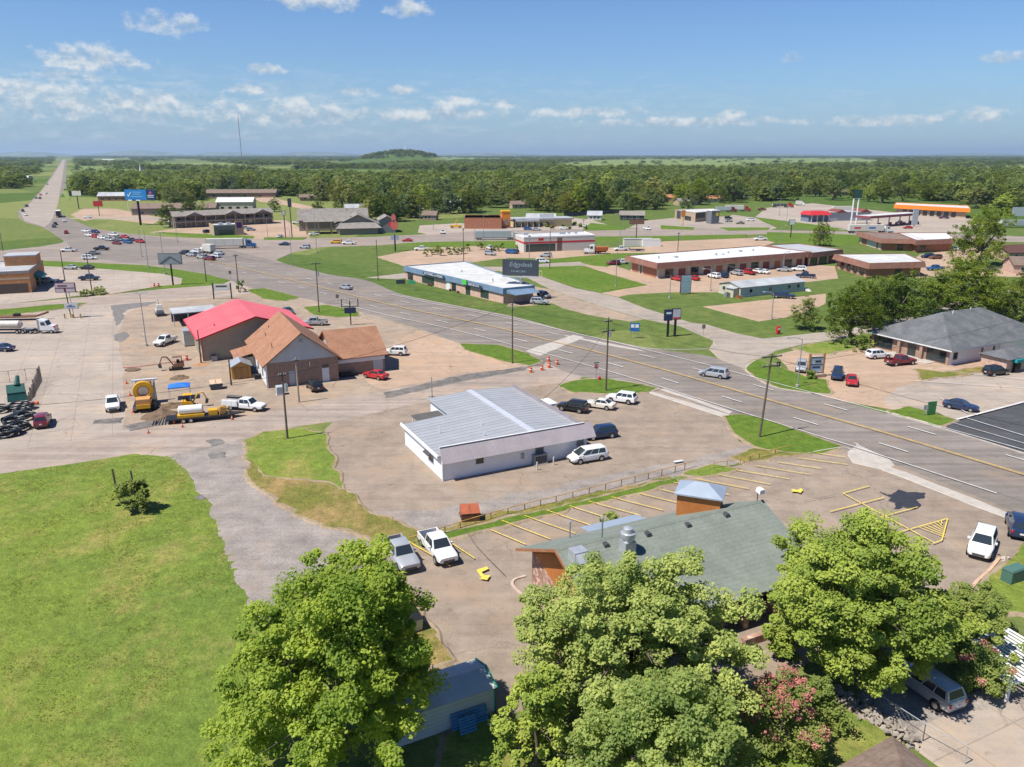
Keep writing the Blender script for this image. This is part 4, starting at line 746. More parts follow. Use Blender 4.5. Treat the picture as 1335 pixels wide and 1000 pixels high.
for q in ((476, 350), (650, 305), (816, 268), (975, 226)):
    r = on_roof('B3', *q)
    if r: u, v, z = r; obj('roof_vent', MB().loft([[(u - .25, v - .3, z - .1), (u + .25, v - .3, z - .1), (u + .25, v + .3, z), (u - .25, v + .3, z)], [(u - .2, v - .25, z + .14), (u + .2, v - .25, z + .14), (u + .15, v + .2, z + .2), (u - .15, v + .2, z + .2)]]), DGREY, t)
e = obj('floodlight', MB().cyl(20.3, .1, RZ, RZ + 1.0, .04, 6), BLACK, t); obj('lamp_head', MB().loft([[(20.1, -.35, RZ + .95), (20.7, -.35, RZ + .95), (20.7, .25, RZ + 1.1), (20.1, .25, RZ + 1.1)], [(20.15, -.35, RZ + 1.35), (20.65, -.35, RZ + 1.35), (20.6, .2, RZ + 1.45), (20.2, .2, RZ + 1.45)]]), WHITE, e)
tw = obj('entry_tower', MB().box(-1.95, 1.95, -1.35, 1.35, 0, 7.0), M_CEDAR, t, (16.5, 3.4, 0), R(-25.5 - 21)); obj('tower_cap', MB().loft([[(-2.2, -1.65, 6.98), (2.2, -1.65, 6.98), (2.2, 1.65, 6.98), (-2.2, 1.65, 6.98)], [(-2.2, -1.65, 7.12), (2.2, -1.65, 7.12), (2.2, 1.65, 7.12), (-2.2, 1.65, 7.12)], [(-.6, -.05, 7.9), (.6, -.05, 7.9), (.6, .05, 7.9), (-.6, .05, 7.9)]]), MATS['canopy_metal'], tw)
# ---- metal shed with blue pallets, lower left
F = Fr(P(569, 957), 27); t = frthing('metal_shed', 'white corrugated shed with grey roof shaded by the left front tree', 'shed', F)
M_CORR = banded('corrugated_white', (0.55, 0.56, 0.56, 1), (0.62, 0.63, 0.63, 1), .3, 2, .5, 0, .35, .08)
wv = [(-3.5, 0), (4.3, 0), (4.3, 3.2), (-3.5, 3.2)]; obj('wall', MB().prism(wv, 0, 2.25), M_CORR, t)
GT = mat('green_trim', (0.02, 0.2, 0.14, 1), .5, .1)
obj('roof_slope', MB().slab([(-3.7, -.15, 2.2), (4.4, -.15, 2.2), (4.4, 1.6, 2.75), (-3.7, 1.6, 2.75)], .06), M_MEMBO, t); obj('roof_slope', MB().slab([(-3.7, 1.6, 2.75), (4.4, 1.6, 2.75), (4.4, 3.4, 2.2), (-3.7, 3.4, 2.2)], .06), M_MEMBO, t)
obj('gable_end', MB().loft([[(4.2, 0, 2.2), (4.2, 3.2, 2.2), (4.2, 1.6, 2.68)], [(4.3, 0, 2.2), (4.3, 3.2, 2.2), (4.3, 1.6, 2.68)]]), M_CORR, t)
for a, c in (((-.18, 2.2), (1.6, 2.78)), ((1.6, 2.78), (3.42, 2.2))): obj('end_trim', MB().tube((4.42, a[0], a[1]), (4.42, c[0], c[1]), .08, 6), GT, t)
obj('corner_trim', MB().box(4.28, 4.4, -.1, .05, 0, 2.2), GT, t); obj('corner_trim', MB().box(4.28, 4.4, 3.15, 3.3, 0, 2.2), GT, t)
M_BLUEPAL = mat('blue_pallet_paint', (0.05, 0.2, 0.4, 1), .75, .25, 3)
def pallet(loc, rz, tilt, label):
    p = thing('pallet', label, 'pallet', loc, rz, 'blue pallets leaning on the shed'); p.rotation_euler = (tilt, 0, rz)
    for k in range(7): obj('slat', MB().box(-.6, .6, -.03, .0, .02 + k * .19, .02 + k * .19 + .13), M_BLUEPAL, p)
    for x in (-.58, -.04, .5): obj('stringer', MB().box(x, x + .08, 0, .1, 0, 1.3), M_BLUEPAL, p)
for (u, v, tl, lb) in ((1.55, -.55, -.3, 'blue pallet leaning on the shed wall, left of two rear ones'), (2.95, -.6, -.34, 'blue pallet leaning on the shed wall, nearest its green corner'), (1.9, -1.15, -.36, 'blue pallet leaning in front of the others at the shed')): pallet(F.at(u, v), F.ang, tl, lb)
# ---- charcoal hip-roofed office, right
F = Fr(Vector((79.2, 137.0, 0)), 26.5); t = frthing('hip_roof_office', 'single-storey office with charcoal hip roof and pale siding at right', 'building', F)
obj('wall', MB().box(.6, 29, .6, 17.4, -.05, 3.0), M_SIDW, t); obj('front_brick', MB().box(.52, .6, .55, 17.4, 0, 2.95), M_BRICK, t); hip(t, .6, 29, .6, 17.4, 3.05, 7.7, M_SHING_D, .9)
for v0_, v1_ in ((1.2, 5.0), (7.4, 9.0), (12.5, 16.6)): opening(t, 'u', .52, v0_, v1_, .4 if v1_ - v0_ > 2 else .05, 2.4, -1, DGREY, GLASS, 'window' if v1_ - v0_ > 2 else 'door', .06, 2 if v1_ - v0_ > 2 else 0)
obj('porch_column', MB().box(-.1, .35, 5.6, 6.2, 0, 2.85), M_BRICK, t); obj('porch_column', MB().box(-.1, .35, 10.4, 11.0, 0, 2.85), M_BRICK, t); obj('walkway', MB().box(-2.2, .5, 3, 12, 0, .14), KERB, t)
for u in (1.6, 9.5, 13.0): opening(t, 'v', .6, u, u + (1.3 if u < 3 else .7), .9, 2.3, -1, WHITE, GLASS)
obj('downspout', MB().cyl(14.6, .3, 0, 3.0, .09, 6), WHITE, t); obj('roof_patch', MB().slab([(3.9, 2.7, 4.26), (5.2, 2.7, 4.26), (5.2, 4.8, 5.38), (3.9, 4.8, 5.38)], .02), mat('tan_patch', (0.3, 0.26, 0.2, 1), .9, .2), t)
for q in ((11, 8.2), (17.2, 8.8)): obj('vent_pipe', MB().cyl(q[0], q[1], 7.2, 8.0, .08, 8), WHITE, t)
q = Q('A5', 1152, 462); t = thing('kiosk', 'small brick kiosk with teal lit sign box at the right edge', 'kiosk', q, R(26)); obj('wall', MB().box(-2.2, 6, .3, 5, 0, 2.6), M_BRICKP, t); obj('roof', MB().loft([[(-2.7, -.3, 2.6), (6.5, -.3, 2.6), (6.5, 5.5, 2.6), (-2.7, 5.5, 2.6)], [(0, 2.5, 3.7), (5, 2.5, 3.7), (5, 2.7, 3.7), (0, 2.7, 3.7)]]), M_SHING_D, t)
e = obj('cash_machine', MB().box(-.5, .55, -.5, .3, 0, 1.9), BLACK, t); obj('sign_box', MB().box(-1.0, 1.05, -.65, .3, 1.95, 2.5), mat('teal_sign', (0.02, 0.32, 0.34, 1), .4, .05), e)
# ---- shop with blue mansard
F = Fr(P(527, 364), -53.5); pts = [F.o + F.u * a + F.v * c for a, c in ((0, 0), (52, 0), (53, 9.5), (1.5, 21.5))]
wb = [(0, .03, .09, .3, 2.6, GLASS, 'window')] + [(0, a, c, .4, 2.5, GREENGLASS, 'window') for a, c in ((.2, .33), (.8, .87))] + [(0, .46, .5, .05, 2.4, WHITE, 'door'), (0, .52, .56, .05, 2.5, GLASS, 'door'), (0, .66, .7, .05, 2.5, GREENGLASS, 'door')]
t, loc, rz_ = flatb('blue_fascia_store', 'long pink brick store with blue mansard band and white roof beside the highway', None, 4.1, 1.5, M_BRICKP, M_BLUEF, M_MEMBO, .3, .12, 'store', wb, pts)
sg = obj('sign_board', MB().box(12.6, 24.3, -.62, -.42, 3.1, 3.9), mat('navy_panel', (0.04, 0.055, 0.1, 1), .5), t); textmesh('NOTHING to WEAR', .95, WHITE, sg, (18.4, -.64, 3.5), (R(90), 0, 0), sx=1.2)
sg = obj('sign_board', MB().box(33.8, 35.9, -.66, -.4, 2.95, 4.2), mat('lime_green', (0.08, 0.5, 0.06, 1), .5, .05), t); sg2 = obj('sign_board', MB().box(36.0, 43.0, -.6, -.42, 3.0, 3.6), MATS['navy_panel'], t); textmesh('H&R BLOCK', .78, WHITE, sg2, (39.4, -.62, 3.3), (R(90), 0, 0), sx=1.25)
rooftop(t, ((20, 8, .3, .3, .6), (40, 5, .3, .3, .8)), rz_); obj('end_canopy', MB().loft([[(52.2, 1, 3.6), (56, 1, 2.7), (52.2, 1, 2.7)], [(52.2, 9, 3.6), (56, 9, 2.7), (52.2, 9, 2.7)]]), M_BLUEF, t)
for u in (15.2, 16.6, 27, 31): tag(obj('planter_pot', MB().cyl(0, 0, 0, .6, .3, 8, .4), RUST, None, F.at(u, -.3)), 'dark planter pot against the pink brick store front', 'planter', 'planters along the pink brick store')
# ---- strip mall and neighbours
wn = []
for i in range(12): a = .02 + i * .081; wn += [(0, a, a + .018, 0, 3.2, CREAM, 'column'), (0, a + .025, a + .072, .1, 2.6, (GLASS, M_MAROON, GLASS, M_MAROON, M_TERR)[i % 5], 'window' if i % 2 == 0 else 'door')]
wn += [(3, .06, .3, .1, 2.7, M_TERR, 'wall_panel'), (3, .36, .42, .1, 2.5, GLASS, 'door'), (3, .46, .95, .1, 2.7, M_TERR, 'wall_panel')]
t, loc, rz_ = flatb('strip_mall', 'long single-storey strip mall with brown mansard and bright white flat roof', ((857, 343), (1058, 328), (990, 320), (816, 333)), 5.0, 1.7, CREAM, M_BROWNF, M_MEMB, 1.3, .35, 'building', wn)
rooftop(t, ((14, 9, 1.2, 1.2, .5), (30, 8, .5, .5, .7), (33, 8, .6, .6, .4), (38, 11, .5, .5, .6), (44, 12, 1.2, 1, .5), (50, 12, .5, .5, .6), (8, 10, .4, .4, .8)), rz_)
flatb('mall_annex', 'lower brown annex with grey roof joined to the strip mall', ((1054, 330), (1099, 325), (1040, 317), (1000, 319)), 4.6, 1.7, M_MAROON, M_BROWNF, M_MEMBG, .8, .25, 'building', [(0, a, a + .05, 0, 3, CREAM, 'column') for a in (.02, .3, .6, .9)] + [(0, .1, .28, .1, 2.6, GLASS, 'window'), (0, .38, .58, .1, 2.6, GLASS, 'window')])
flatb('clinic', 'brown square building with white roof and stone piers behind the pines', ((1134, 343), (1206, 341), (1180, 330), (1088, 331)), 4.8, 1.8, M_BRICKR, M_BROWNF, M_MEMBO, .8, .5, 'building', [(3, a, a + .07, 0, 3, M_STONE, 'column') for a in (.05, .25, .45, .65, .85)] + [(3, a, a + .08, .4, 2.6, GLASS, 'window') for a in (.15, .35, .55, .75)] + [(0, .15, .3, .3, 2.6, M_TERR, 'wall_panel'), (0, .5, .62, .3, 2.6, GLASS, 'window')])
flatb('medical_office', 'brown mansard office with garage door near the cross highway', ((1150, 311), (1205, 312), (1178, 304), (1118, 302)), 4.8, 1.8, M_BRICKR, M_BROWNF, M_SHING_B, .8, .5, 'building', [(3, .35, .75, .1, 2.9, OFFW, 'garage_door'), (3, .05, .12, 0, 3, CREAM, 'column'), (3, .85, .95, 0, 3, CREAM, 'column'), (0, .1, .25, .3, 2.4, M_TERR, 'wall_panel'), (0, .4, .55, .1, 2.5, GLASS, 'door'), (0, .7, .9, .3, 2.4, M_TERR, 'wall_panel')])
flatb('medical_office', 'long brown mansard wing with white roof beside the tall right tree', ((1195, 313), (1245, 311), (1235, 303), (1170, 303)), 5.0, 1.9, M_BRICKR, M_BROWNF, M_MEMB, .8, .4, 'building', [(0, .1, .25, .3, 2.6, GLASS, 'window'), (0, .4, .7, .3, 2.6, M_TERR, 'wall_panel')])
# trailer office
F = Fr(P(965, 388), 27); t = frthing('trailer_office', 'pale blue mobile office with grey gable roof in front of the strip mall', 'mobile office', F); gable(t, 0, 23.5, 0, 8.5, 2.7, 3.7, 'u', M_TEALS, M_MEMBG, .35, CREAM, .1); obj('skirting', MB().box(-.05, 23.55, -.05, 8.55, 0, .5), OFFW, t); obj('end_siding', MB().box(-.06, 0, .1, 8.4, .5, 2.6), CREAM, t)
for u in (3, 10, 17, 20.5): opening(t, 'v', -.05, u, u + 1.1, 1.1, 2.1, -1, WHITE, GLASS)
opening(t, 'u', -.06, 5.8, 7.0, 1.2, 2.2, -1, WHITE, GLASS); obj('porch', MB().box(-1.8, -.1, .8, 3.6, 0, 2.4), CREAM, t); obj('porch_roof', MB().slab([(-2.1, .5, 2.4), (0, .5, 2.7), (0, 3.9, 2.7), (-2.1, 3.9, 2.4)], .08), M_MEMBG, t)
for k in range(5): obj('step', MB().box(-1.6 + .0, -.4, -.3 * (5 - k), -.3 * (5 - k) + .32, 0, .14 * (k + 1)), WOODO, t)
obj('rear_steps', MB().loft([[(23.7, -1.4, 0), (25.0, -1.4, 0), (25.0, -1.2, .1), (23.7, -1.2, .1)], [(23.7, .2, 0), (25, .2, 0), (25, .2, .9), (23.7, .2, .9)]]), OFFW, t); h = thing('condenser_unit', 'grey condenser unit at the corner of the mobile office', 'air conditioner', Q('D4', 985, 515), R(27)); obj('cabinet', MB().box(-.6, .6, -.5, .5, 0, 1.2), GREY, h); obj('fan_guard', MB().cyl(0, 0, 1.2, 1.26, .4, 10), BLACK, h)
# ---- shops along the cross highway
REDS = mat('red_stripe', (0.48, 0.03, 0.035, 1), .5, .06)
t, loc, rz_ = flatb('parts_store', 'cream parts store with red stripe and recessed entrance along the cross highway', ((683, 309), (776, 306), (762, 301.5), (672, 305)), 6.0, .5, OFFW, WHITE, M_MEMBO, .05, 0, 'store', [(0, .03, .43, .1, 3.0, GREENGLASS, 'window'), (0, .0, 1.0, 3.3, 4.0, REDS, 'stripe'), (3, .0, 1.0, 3.3, 4.0, REDS, 'stripe'), (0, .46, .53, .1, 5.4, mat('brown_recess', (0.16, 0.1, 0.08, 1), .7), 'wall_panel'), (0, .2, .27, 4.4, 5.4, REDS, 'wall_panel')])
rooftop(t, ((3, 9, 1.8, 1.5, 1.0), (18, 8, 2.5, 1.6, .9), (22, 9, 1, 1, .8), (25, 9, 1, 1, .8)), rz_)
flatb('brick_restaurant', 'windowless red brick restaurant beside the orange tower', ((605, 284), (654, 284), (652, 280), (606, 280)), 5.6, .35, M_BRICKR, M_BRICKR, M_MEMBO, .02, 0, 'restaurant', [(0, .3, .34, 1, 2, M_BRICK, 'wall_panel')])
q = P(660, 297.5); t = thing('sign_tower', 'orange tower with yellow cap and round medallion beside the brick restaurant', 'tower', q, R(12)); OR = mat('orange_stucco', (0.68, 0.22, 0.03, 1), .7, .12)
obj('shaft', MB().box(-2.2, 2.2, 0, 4, 0, 8.2), OR, t); obj('cap', MB().box(-2.4, 2.4, -.2, 4.2, 8.2, 9.0), mat('yellow_cap', (0.75, 0.42, 0.02, 1), .6, .1), t); b = MB(); b.tube((0, -.05, 3.2), (0, -.25, 3.2), 1.7, 20); obj('medallion', b, M_BRICK, t); obj('brick_base', MB().box(-2.3, 2.3, -.08, 0, 0, 1.4), M_BRICKR, t)
q = P(672, 297); t = thing('drive_through_restaurant', 'cream arcade restaurant with pale canopy and arches right of the orange tower', 'restaurant', q, R(14)); obj('wall', MB().box(0, 32, 3, 14, 0, 3.6), mat('yellow_stucco', (0.58, 0.45, 0.24, 1), .8, .1), t); obj('roof', MB().box(-.5, 33, 2.4, 14.5, 3.6, 4.4), M_MEMBG, t); obj('canopy', MB().box(0, 13, -.5, 2.5, 3.0, 3.8), M_MEMBG, t); sg = obj('roof_sign', MB().box(14, 22, 3.5, 3.9, 4.4, 6.6), WHITE, t)
for k in range(6): obj('arch', MB().loft([[(1 + k * 3.4 + 1.2 * math.cos(i * math.pi / 8), y_, .2 + 2.4 * (math.sin(i * math.pi / 8))) for i in range(9)] for y_ in (2.9, 3.02)]), GLASS, t)
for k in range(5): obj('column', MB().box(k * 3.2 - .2, k * 3.2 + .2, -.3, .1, 0, 3.0), CREAM, t)
flatb('burger_restaurant', 'tan and grey fast-food restaurant with low parapet roof', ((907, 277), (934, 274.5), (930, 271.5), (880, 273)), 5.4, .5, TAN, TAN, M_MEMBO, .05, 0, 'restaurant', [(0, .55, 1.0, .3, 2.6, GLASS, 'window'), (3, .1, .3, .4, 5.0, DGREY, 'wall_panel'), (3, .5, .8, .4, 2.6, GLASS, 'window'), (0, 0, .45, 2, 5.2, DGREY, 'wall_panel')])
q = P(931, 292); t = thing('entry_block', 'dark grey entrance block with white cap on the fast-food restaurant', 'building', q, R(20)); obj('block', MB().box(-2, 3, 0, 5, 0, 7.0), mat('slate_block', (0.15, 0.16, 0.17, 1), .7, .1), t); obj('cap', MB().box(-2.2, 3.2, -.2, 5.2, 7, 7.4), WHITE, t); obj('emblem', MB().tube((1.6, -.04, 5.2), (1.6, -.14, 5.2), 1.0, 14), mat('yellow_emblem', (0.7, 0.5, 0.03, 1), .5), t)
# fuel station
q = P(1057, 290); t = thing('fuel_station_store', 'fuel station shop with red roof face and dark shaded front', 'store', q, R(14)); obj('wall', MB().box(0, 12, 2.5, 10, 0, 4.2), mat('blue_grey', (0.16, 0.2, 0.26, 1), .7, .1), t); obj('roof', MB().loft([[(-1, -.6, 4.0), (13, -.6, 4.0), (13, 10.5, 4.0), (-1, 10.5, 4.0)], [(.6, 1.6, 5.9), (11.4, 1.6, 5.9), (11.4, 9, 5.9), (.6, 9, 5.9)]]), REDS, t)
for u in (.5, 4, 8, 11.5): obj('column', MB().box(u - .25, u + .25, 0, .5, 0, 4.0), LGREY, t)
obj('wing', MB().box(13.4, 42, 4, 14, 0, 4.6), mat('grey_stucco', (0.34, 0.36, 0.38, 1), .8, .1), t); obj('wing_roof', MB().box(13.2, 42.4, 3.6, 14.2, 4.6, 5.2), M_MEMBG, t)
for u in (22, 38): obj('gable_roof', MB().loft([[(u - 4, 3.4, 4.7), (u + 4, 3.4, 4.7), (u, 3.4, 6.6)], [(u - 4, 13, 4.7), (u + 4, 13, 4.7), (u, 13, 6.6)]]), M_MAROON, t)
q = P(1130, 297); t = thing('fuel_canopy', 'maroon and white fuel pump canopy on slim columns', 'canopy', q, R(33)); obj('canopy_roof', MB().box(-3, 42, -3.2, 5.5, 5.0, 6.2), mat('maroon_band', (0.24, 0.06, 0.075, 1), .5, .06), t); obj('roof_top', MB().box(-2.6, 41.6, -2.8, 5.1, 6.2, 6.26), M_MEMBO, t)
for u in (1, 11, 21, 31, 40): obj('column', MB().box(u - .25, u + .25, .8, 1.3, 0, 5.0), LGREY, t); obj('fuel_pump', MB().box(u - .5, u + .5, -.4, .4, 0, 2.0), REDP, t)
t, loc, rz_ = flatb('orange_strip_store', 'long low shop with bright orange fascia against the wooded belt', ((1166, 266.5), (1265, 271.5), (1262, 268), (1168, 264)), 6.2, 2.4, TAN, mat('orange_fascia', (0.72, 0.2, 0.02, 1), .5, .08), M_MEMBO, 1.5, .2, 'store', [(0, .1 + k * .1, .16 + k * .1, .2, 3.2, GLASS, 'window') for k in range(8)])
# left: chain restaurant, motel, inn
F = Fr(P(42, 381.5), 22); pts = [F.o + F.u * a + F.v * c for a, c in ((-24, 0), (0, 0), (0, 25), (-24, 25))]
t, loc, rz_ = flatb('brick_diner', 'orange brick restaurant with grey parapet and teal awning at the left edge', None, 6.2, .7, M_BRICKO, mat('grey_parapet', (0.3, 0.28, 0.27, 1), .8, .1), M_MEMBG, .05, 0, 'restaurant', [(0, .55, .97, .1, 2.7, mat('brown_fence_panel', (0.1, 0.075, 0.06, 1), .8), 'wall_panel'), (1, .35, .55, .2, 2.8, GLASS, 'window'), (1, .65, .85, .2, 2.8, GLASS, 'window'), (0, .0, 1, 3.9, 4.2, CREAM, 'stripe')], pts)
obj('tower', MB().box(16, 24, 14, 22, 5.9, 8.6), M_BRICKO, t); obj('tower_roof', MB().box(15.8, 24.2, 13.8, 22.2, 8.6, 8.9), M_MEMBG, t); rooftop(t, ((10, 8, 2.5, 1.8, 1.3), (4, 13, 3, 2, 1.2)), rz_)
obj('awning', MB().loft([[(24, 7, 4.4), (26.2, 7, 3.0), (24, 7, 3.0)], [(24, 15, 4.4), (26.2, 15, 3.0), (24, 15, 3.0)]]), mat('teal_awning', (0.02, 0.12, 0.1, 1), .6, .1), t)
q = P(229, 298); t = thing('motel', 'two-storey brown motel with long balcony and small gables', 'motel', q, R(36)); L_ = 52
obj('wall', MB().box(0, L_, 2.2, 12, 0, 6.0), mat('motel_brown', (0.2, 0.16, 0.13, 1), .8, .1), t); gable(t, 0, L_, 0, 12, 6.1, 8.2, 'u', None, M_SHING_GR, .6, TAN, nowall=True); obj('balcony', MB().box(0, L_, .2, 2.2, 2.9, 3.1), LGREY, t); obj('balcony_rail', MB().box(0, L_, .15, .22, 3.1, 4.0), mat('rail_brown', (0.13, 0.11, 0.1, 1), .7), t)
for k in range(11): obj('post', MB().box(k * 5.15, k * 5.15 + .35, .1, .45, 0, 6.0), TAN, t)
for k in range(10):
    for z in (.2, 3.3): opening(t, 'v', 2.2, k * 5.15 + 1.5, k * 5.15 + 3.4, z + .5, z + 2.0, -1, WHITE, GLASS)
for u in (10, 30, 46): obj('gable_roof', MB().loft([[(u - 4, -.8, 6.3), (u + 4, -.8, 6.3), (u, -.8, 8.0)], [(u - 4, 5, 6.3), (u + 4, 5, 6.3), (u, 6, 8.0)]]), M_SHING_GR, t)
q = P(280, 308); t = thing('taco_restaurant', 'small tan and grey restaurant with purple sign panel in front of the motel', 'restaurant', q, R(30)); PURP = mat('purple_sign', (0.09, 0.015, 0.16, 1), .5, .05)
obj('wall', MB().box(0, 13, 0, 12, 0, 4.6), mat('taupe_wall', (0.2, 0.18, 0.16, 1), .8, .1), t); obj('side_face', MB().box(-.1, 0, -.1, 12, 0, 5.4), TAN, t); obj('sign_wall', MB().box(9.6, 13.3, -.5, 0, 0, 6.6), TAN, t); obj('sign_panel', MB().box(10.3, 12.6, -.56, -.5, 3.4, 6.0), PURP, t); obj('roof', MB().box(.2, 12.8, .2, 11.8, 4.6, 4.8), M_MEMBO, t); opening(t, 'v', 0, 2, 8.6, .3, 2.6, -1, DGREY, GREENGLASS, 'window', .1, 3); rooftop(t, ((3, 4, 2, 1.5, 1), (7, 6, 2, 1.5, .9)), 4.8); obj('parapet', MB().box(-.1, 13.1, -.1, .2, 4.6, 5.2), M_MEMBO, t)
q = P(401, 307); t = thing('inn', 'grey-roofed inn with arched drive-under porch and hipped wings', 'hotel', q, R(14)); M_INN = mat('inn_wall', (0.25, 0.21, 0.17, 1), .8, .12)
obj('wall', MB().box(14, 34, 4, 22, 0, 4.5), M_INN, t); gable(t, 14, 34, 3, 22, 4.4, 9.0, 'v', None, M_SHING_GR, .8, M_INN, nowall=True); gable(t, -1, 20, 4, 15, 6.2, 9.8, 'u', None, M_SHING_GR, .6, M_INN, nowall=True); obj('rear_wall', MB().box(-4, 30, 22.5, 34, 0, 5.6), M_INN, t); gable(t, -4, 30, 22.5, 34, 5.6, 10.5, 'u', None, M_SHING_GR, .6, TAN, nowall=True)
for u in (-.6, 5, 11, 18): 
    for v in (4.4, 14): obj('porch_column', MB().box(u, u + .7, v, v + .7, 0, 6.2), TAN, t)
obj('front_eave', MB().slab([(13, -2.5, 3.0), (35, -2.5, 3.0), (32, 3, 5.6), (16, 3, 5.6)], .15), M_SHING_GR, t); obj('front_wall', MB().box(15, 33, -1.5, 4, 0, 3.1), M_INN, t); obj('wing', MB().box(34.2, 42, 4, 18, 0, 6), mat('grey_green_wall', (0.2, 0.21, 0.2, 1), .8, .1), t); gable(t, 34.2, 42, 4, 18, 6, 8, 'v', None, M_SHING_GR, .4, M_INN, nowall=True)
# far-left shops
for (nm, lb, q, L_, D_, h_, an, wm, rm) in (('office_building', 'long low tan building with flat tan roof behind the tall blue billboard', (172, 281), 50, 16, 4.2, 10, M_INN, M_SHING_B), ('church_hall', 'brown hipped hall standing behind the motel', (268, 258), 60, 20, 4, 8, M_BRICK, M_SHING_B), ('service_garage', 'grey-roofed red-sided garage left of the billboard', (128, 262), 24, 10, 4, 8, M_BRICKR, M_MEMBG), ('cream_garage', 'white-roofed cream garage behind the motel', (283, 274), 24, 12, 5.5, 6, CREAM, M_MEMB), ('warehouse', 'long white warehouse roof beyond the trees at far left', (140, 230), 40, 14, 5, 4, OFFW, M_MEMB), ('school_building', 'long tan-roofed building with small steeple beyond the trees', (166, 231), 85, 22, 6, 5, TAN, M_SHING_B), ('barn', 'white roofed barn beside the far highway', (18, 235), 22, 12, 4, 5, OFFW, M_MEMB), ('barn', 'small white shed roof in the fields left of the mast', (133, 211), 60, 20, 9, 3, OFFW, M_MEMB), ('metal_barn', 'pale blue-roofed barn right of the far highway', (108, 232), 45, 18, 4, 3, OFFW, M_MEMBG)):
    t = thing(nm, lb, 'building', P(*q), R(an)); gable(t, 0, L_, 0, D_, h_, h_ + (2.6 if L_ > 20 else 1.5), 'u', wm, rm, .6, wm)
    for k in range(4): opening(t, 'v', 0, L_ * (.1 + .22 * k), L_ * (.1 + .22 * k) + 2.4, .8, 2.4, -1, WHITE, GLASS)
    if nm == 'school_building': obj('steeple', MB().loft([[(20 + s * math.cos(i * 1.571), 8 + s * math.sin(i * 1.571), z) for i in range(4)] for s, z in ((2, 7), (2, 11), (.1, 21))]), WHITE, t)
# houses among the trees
hs = [(455, 277, 15, 8, M_MEMBG, OFFW, 'white cottage with grey roof near the inn'), (395, 262, 22, 9, M_SHING_B, M_BRICK, 'long brown-roofed house at the edge of the wood'), (672, 272, 14, 9, M_SHING_B, TAN, 'tan house behind the brick restaurant'), (689, 264, 12, 8, M_SHING_R, TAN, 'orange-roofed house above the drive-through'), (690, 291, 16, 8, M_MEMBG, OFFW, 'low grey roof beside the drive-through'), (770, 287, 8, 6, M_MEMBG, OFFW, 'small white shed by the dark fence'), (812, 287, 14, 8, M_SHING_GR, DGREY, 'dark house at the wood edge left of the lawn'), (846, 256, 14, 9, M_SHING_GR, OFFW, 'white two-storey house among the trees'), (856, 262, 18, 8, M_SHING_R, M_BRICKR, 'house with bright orange-brown roof below the white one'), (890, 268, 16, 9, M_SHING_GR, TAN, 'grey-roofed bungalow left of the fast-food restaurant'), (925, 264, 18, 9, M_SHING_R, OFFW, 'orange-roofed house with white gable end'), (975, 257, 14, 9, M_MEMBG, OFFW, 'pale-roofed house behind the red tractor units'), (1095, 255, 22, 10, M_SHING_B, M_BRICK, 'brown-roofed brick house beyond the fuel station'), (1140, 255, 10, 8, M_MEMBO, OFFW, 'white gabled house beyond the fuel station'), (1160, 252, 20, 10, M_SHING_B, TAN, 'low tan roof at the right wood edge'), (590, 270, 12, 8, M_MEMBG, DGREY, 'dark shed roof deep in the central trees'), (555, 287, 8, 6, M_SHING_B, M_BRICK, 'small brown shed beside the yellow machine'), (1325, 357, 14, 8, M_SHING_B, M_BRICKP, 'pink brick house with dark brown roof at the right edge'), (1318, 340, 18, 9, mat('dark_brown_roof', (0.1, 0.045, 0.035, 1), .8, .1), TAN, 'long dark red-brown roof at the right edge')]
for (x, y, L_, D_, rm, wm, lb) in hs:
    two = 'two-storey' in lb; t = thing('house', lb, 'house', P(x - 4, y), R(random.choice((8, 14, 20, -8)))); gable(t, 0, L_, 0, D_, 5.4 if two else 2.9, 8.0 if two else 5.0, 'u', wm, rm, .5, OFFW if 'white gable' in lb else wm)
    for k in range(3): opening(t, 'v', 0, L_ * (.15 + .27 * k), L_ * (.15 + .27 * k) + 1.4, 1.0, 2.2, -1, WHITE, GLASS)
C0 = P(1163, 959, 3); nu_ = (P(1092, 1000, 3) - C0).normalized(); nv_ = (P(1213, 1000, 3) - C0).normalized(); t = thing('near_house', 'brown shingle roof corner of a house at the bottom right edge', 'house', (C0.x, C0.y, 0))
cc = lambda a, c, z: tuple(nu_ * a + nv_ * c + Vector((0, 0, z)))
obj('roof_slope', MB().slab([cc(0, 0, 3), cc(12, 0, 3), cc(12, 5, 5), cc(5, 5, 5)], .12), M_SHING_B, t); obj('roof_slope', MB().slab([cc(0, 0, 3), cc(5, 5, 5), cc(5, 12, 5), cc(0, 12, 3)], .12), M_SHING_B, t)
obj('wall', MB().prism([cc(.6, .6, 0)[:2], cc(12, .6, 0)[:2], cc(12, 12, 0)[:2], cc(.6, 12, 0)[:2]], 0, 2.95), M_BRICK, t)
t = thing('carport', 'white slatted carport roof at the lower right edge', 'carport', Q('B6', 1245, 588), R(20))
obj('frame_beam', MB().box(-.2, 6, -.1, .1, 1.3, 1.5), WHITE, t); obj('frame_beam', MB().box(-.2, 6, 4.6, 4.8, 1.3, 1.5), WHITE, t)
for k in range(16): obj('roof_slat', MB().box(-.3 + k * .4, -.3 + k * .4 + .22, -.3, 5, 1.5, 1.55), WHITE, t)
for u, v in ((0, 0), (5.5, 0), (0, 4.7), (5.5, 4.7)): obj('post', MB().box(u - .1, u + .1, v - .1, v + .1, 0, 1.3), WHITE, t)
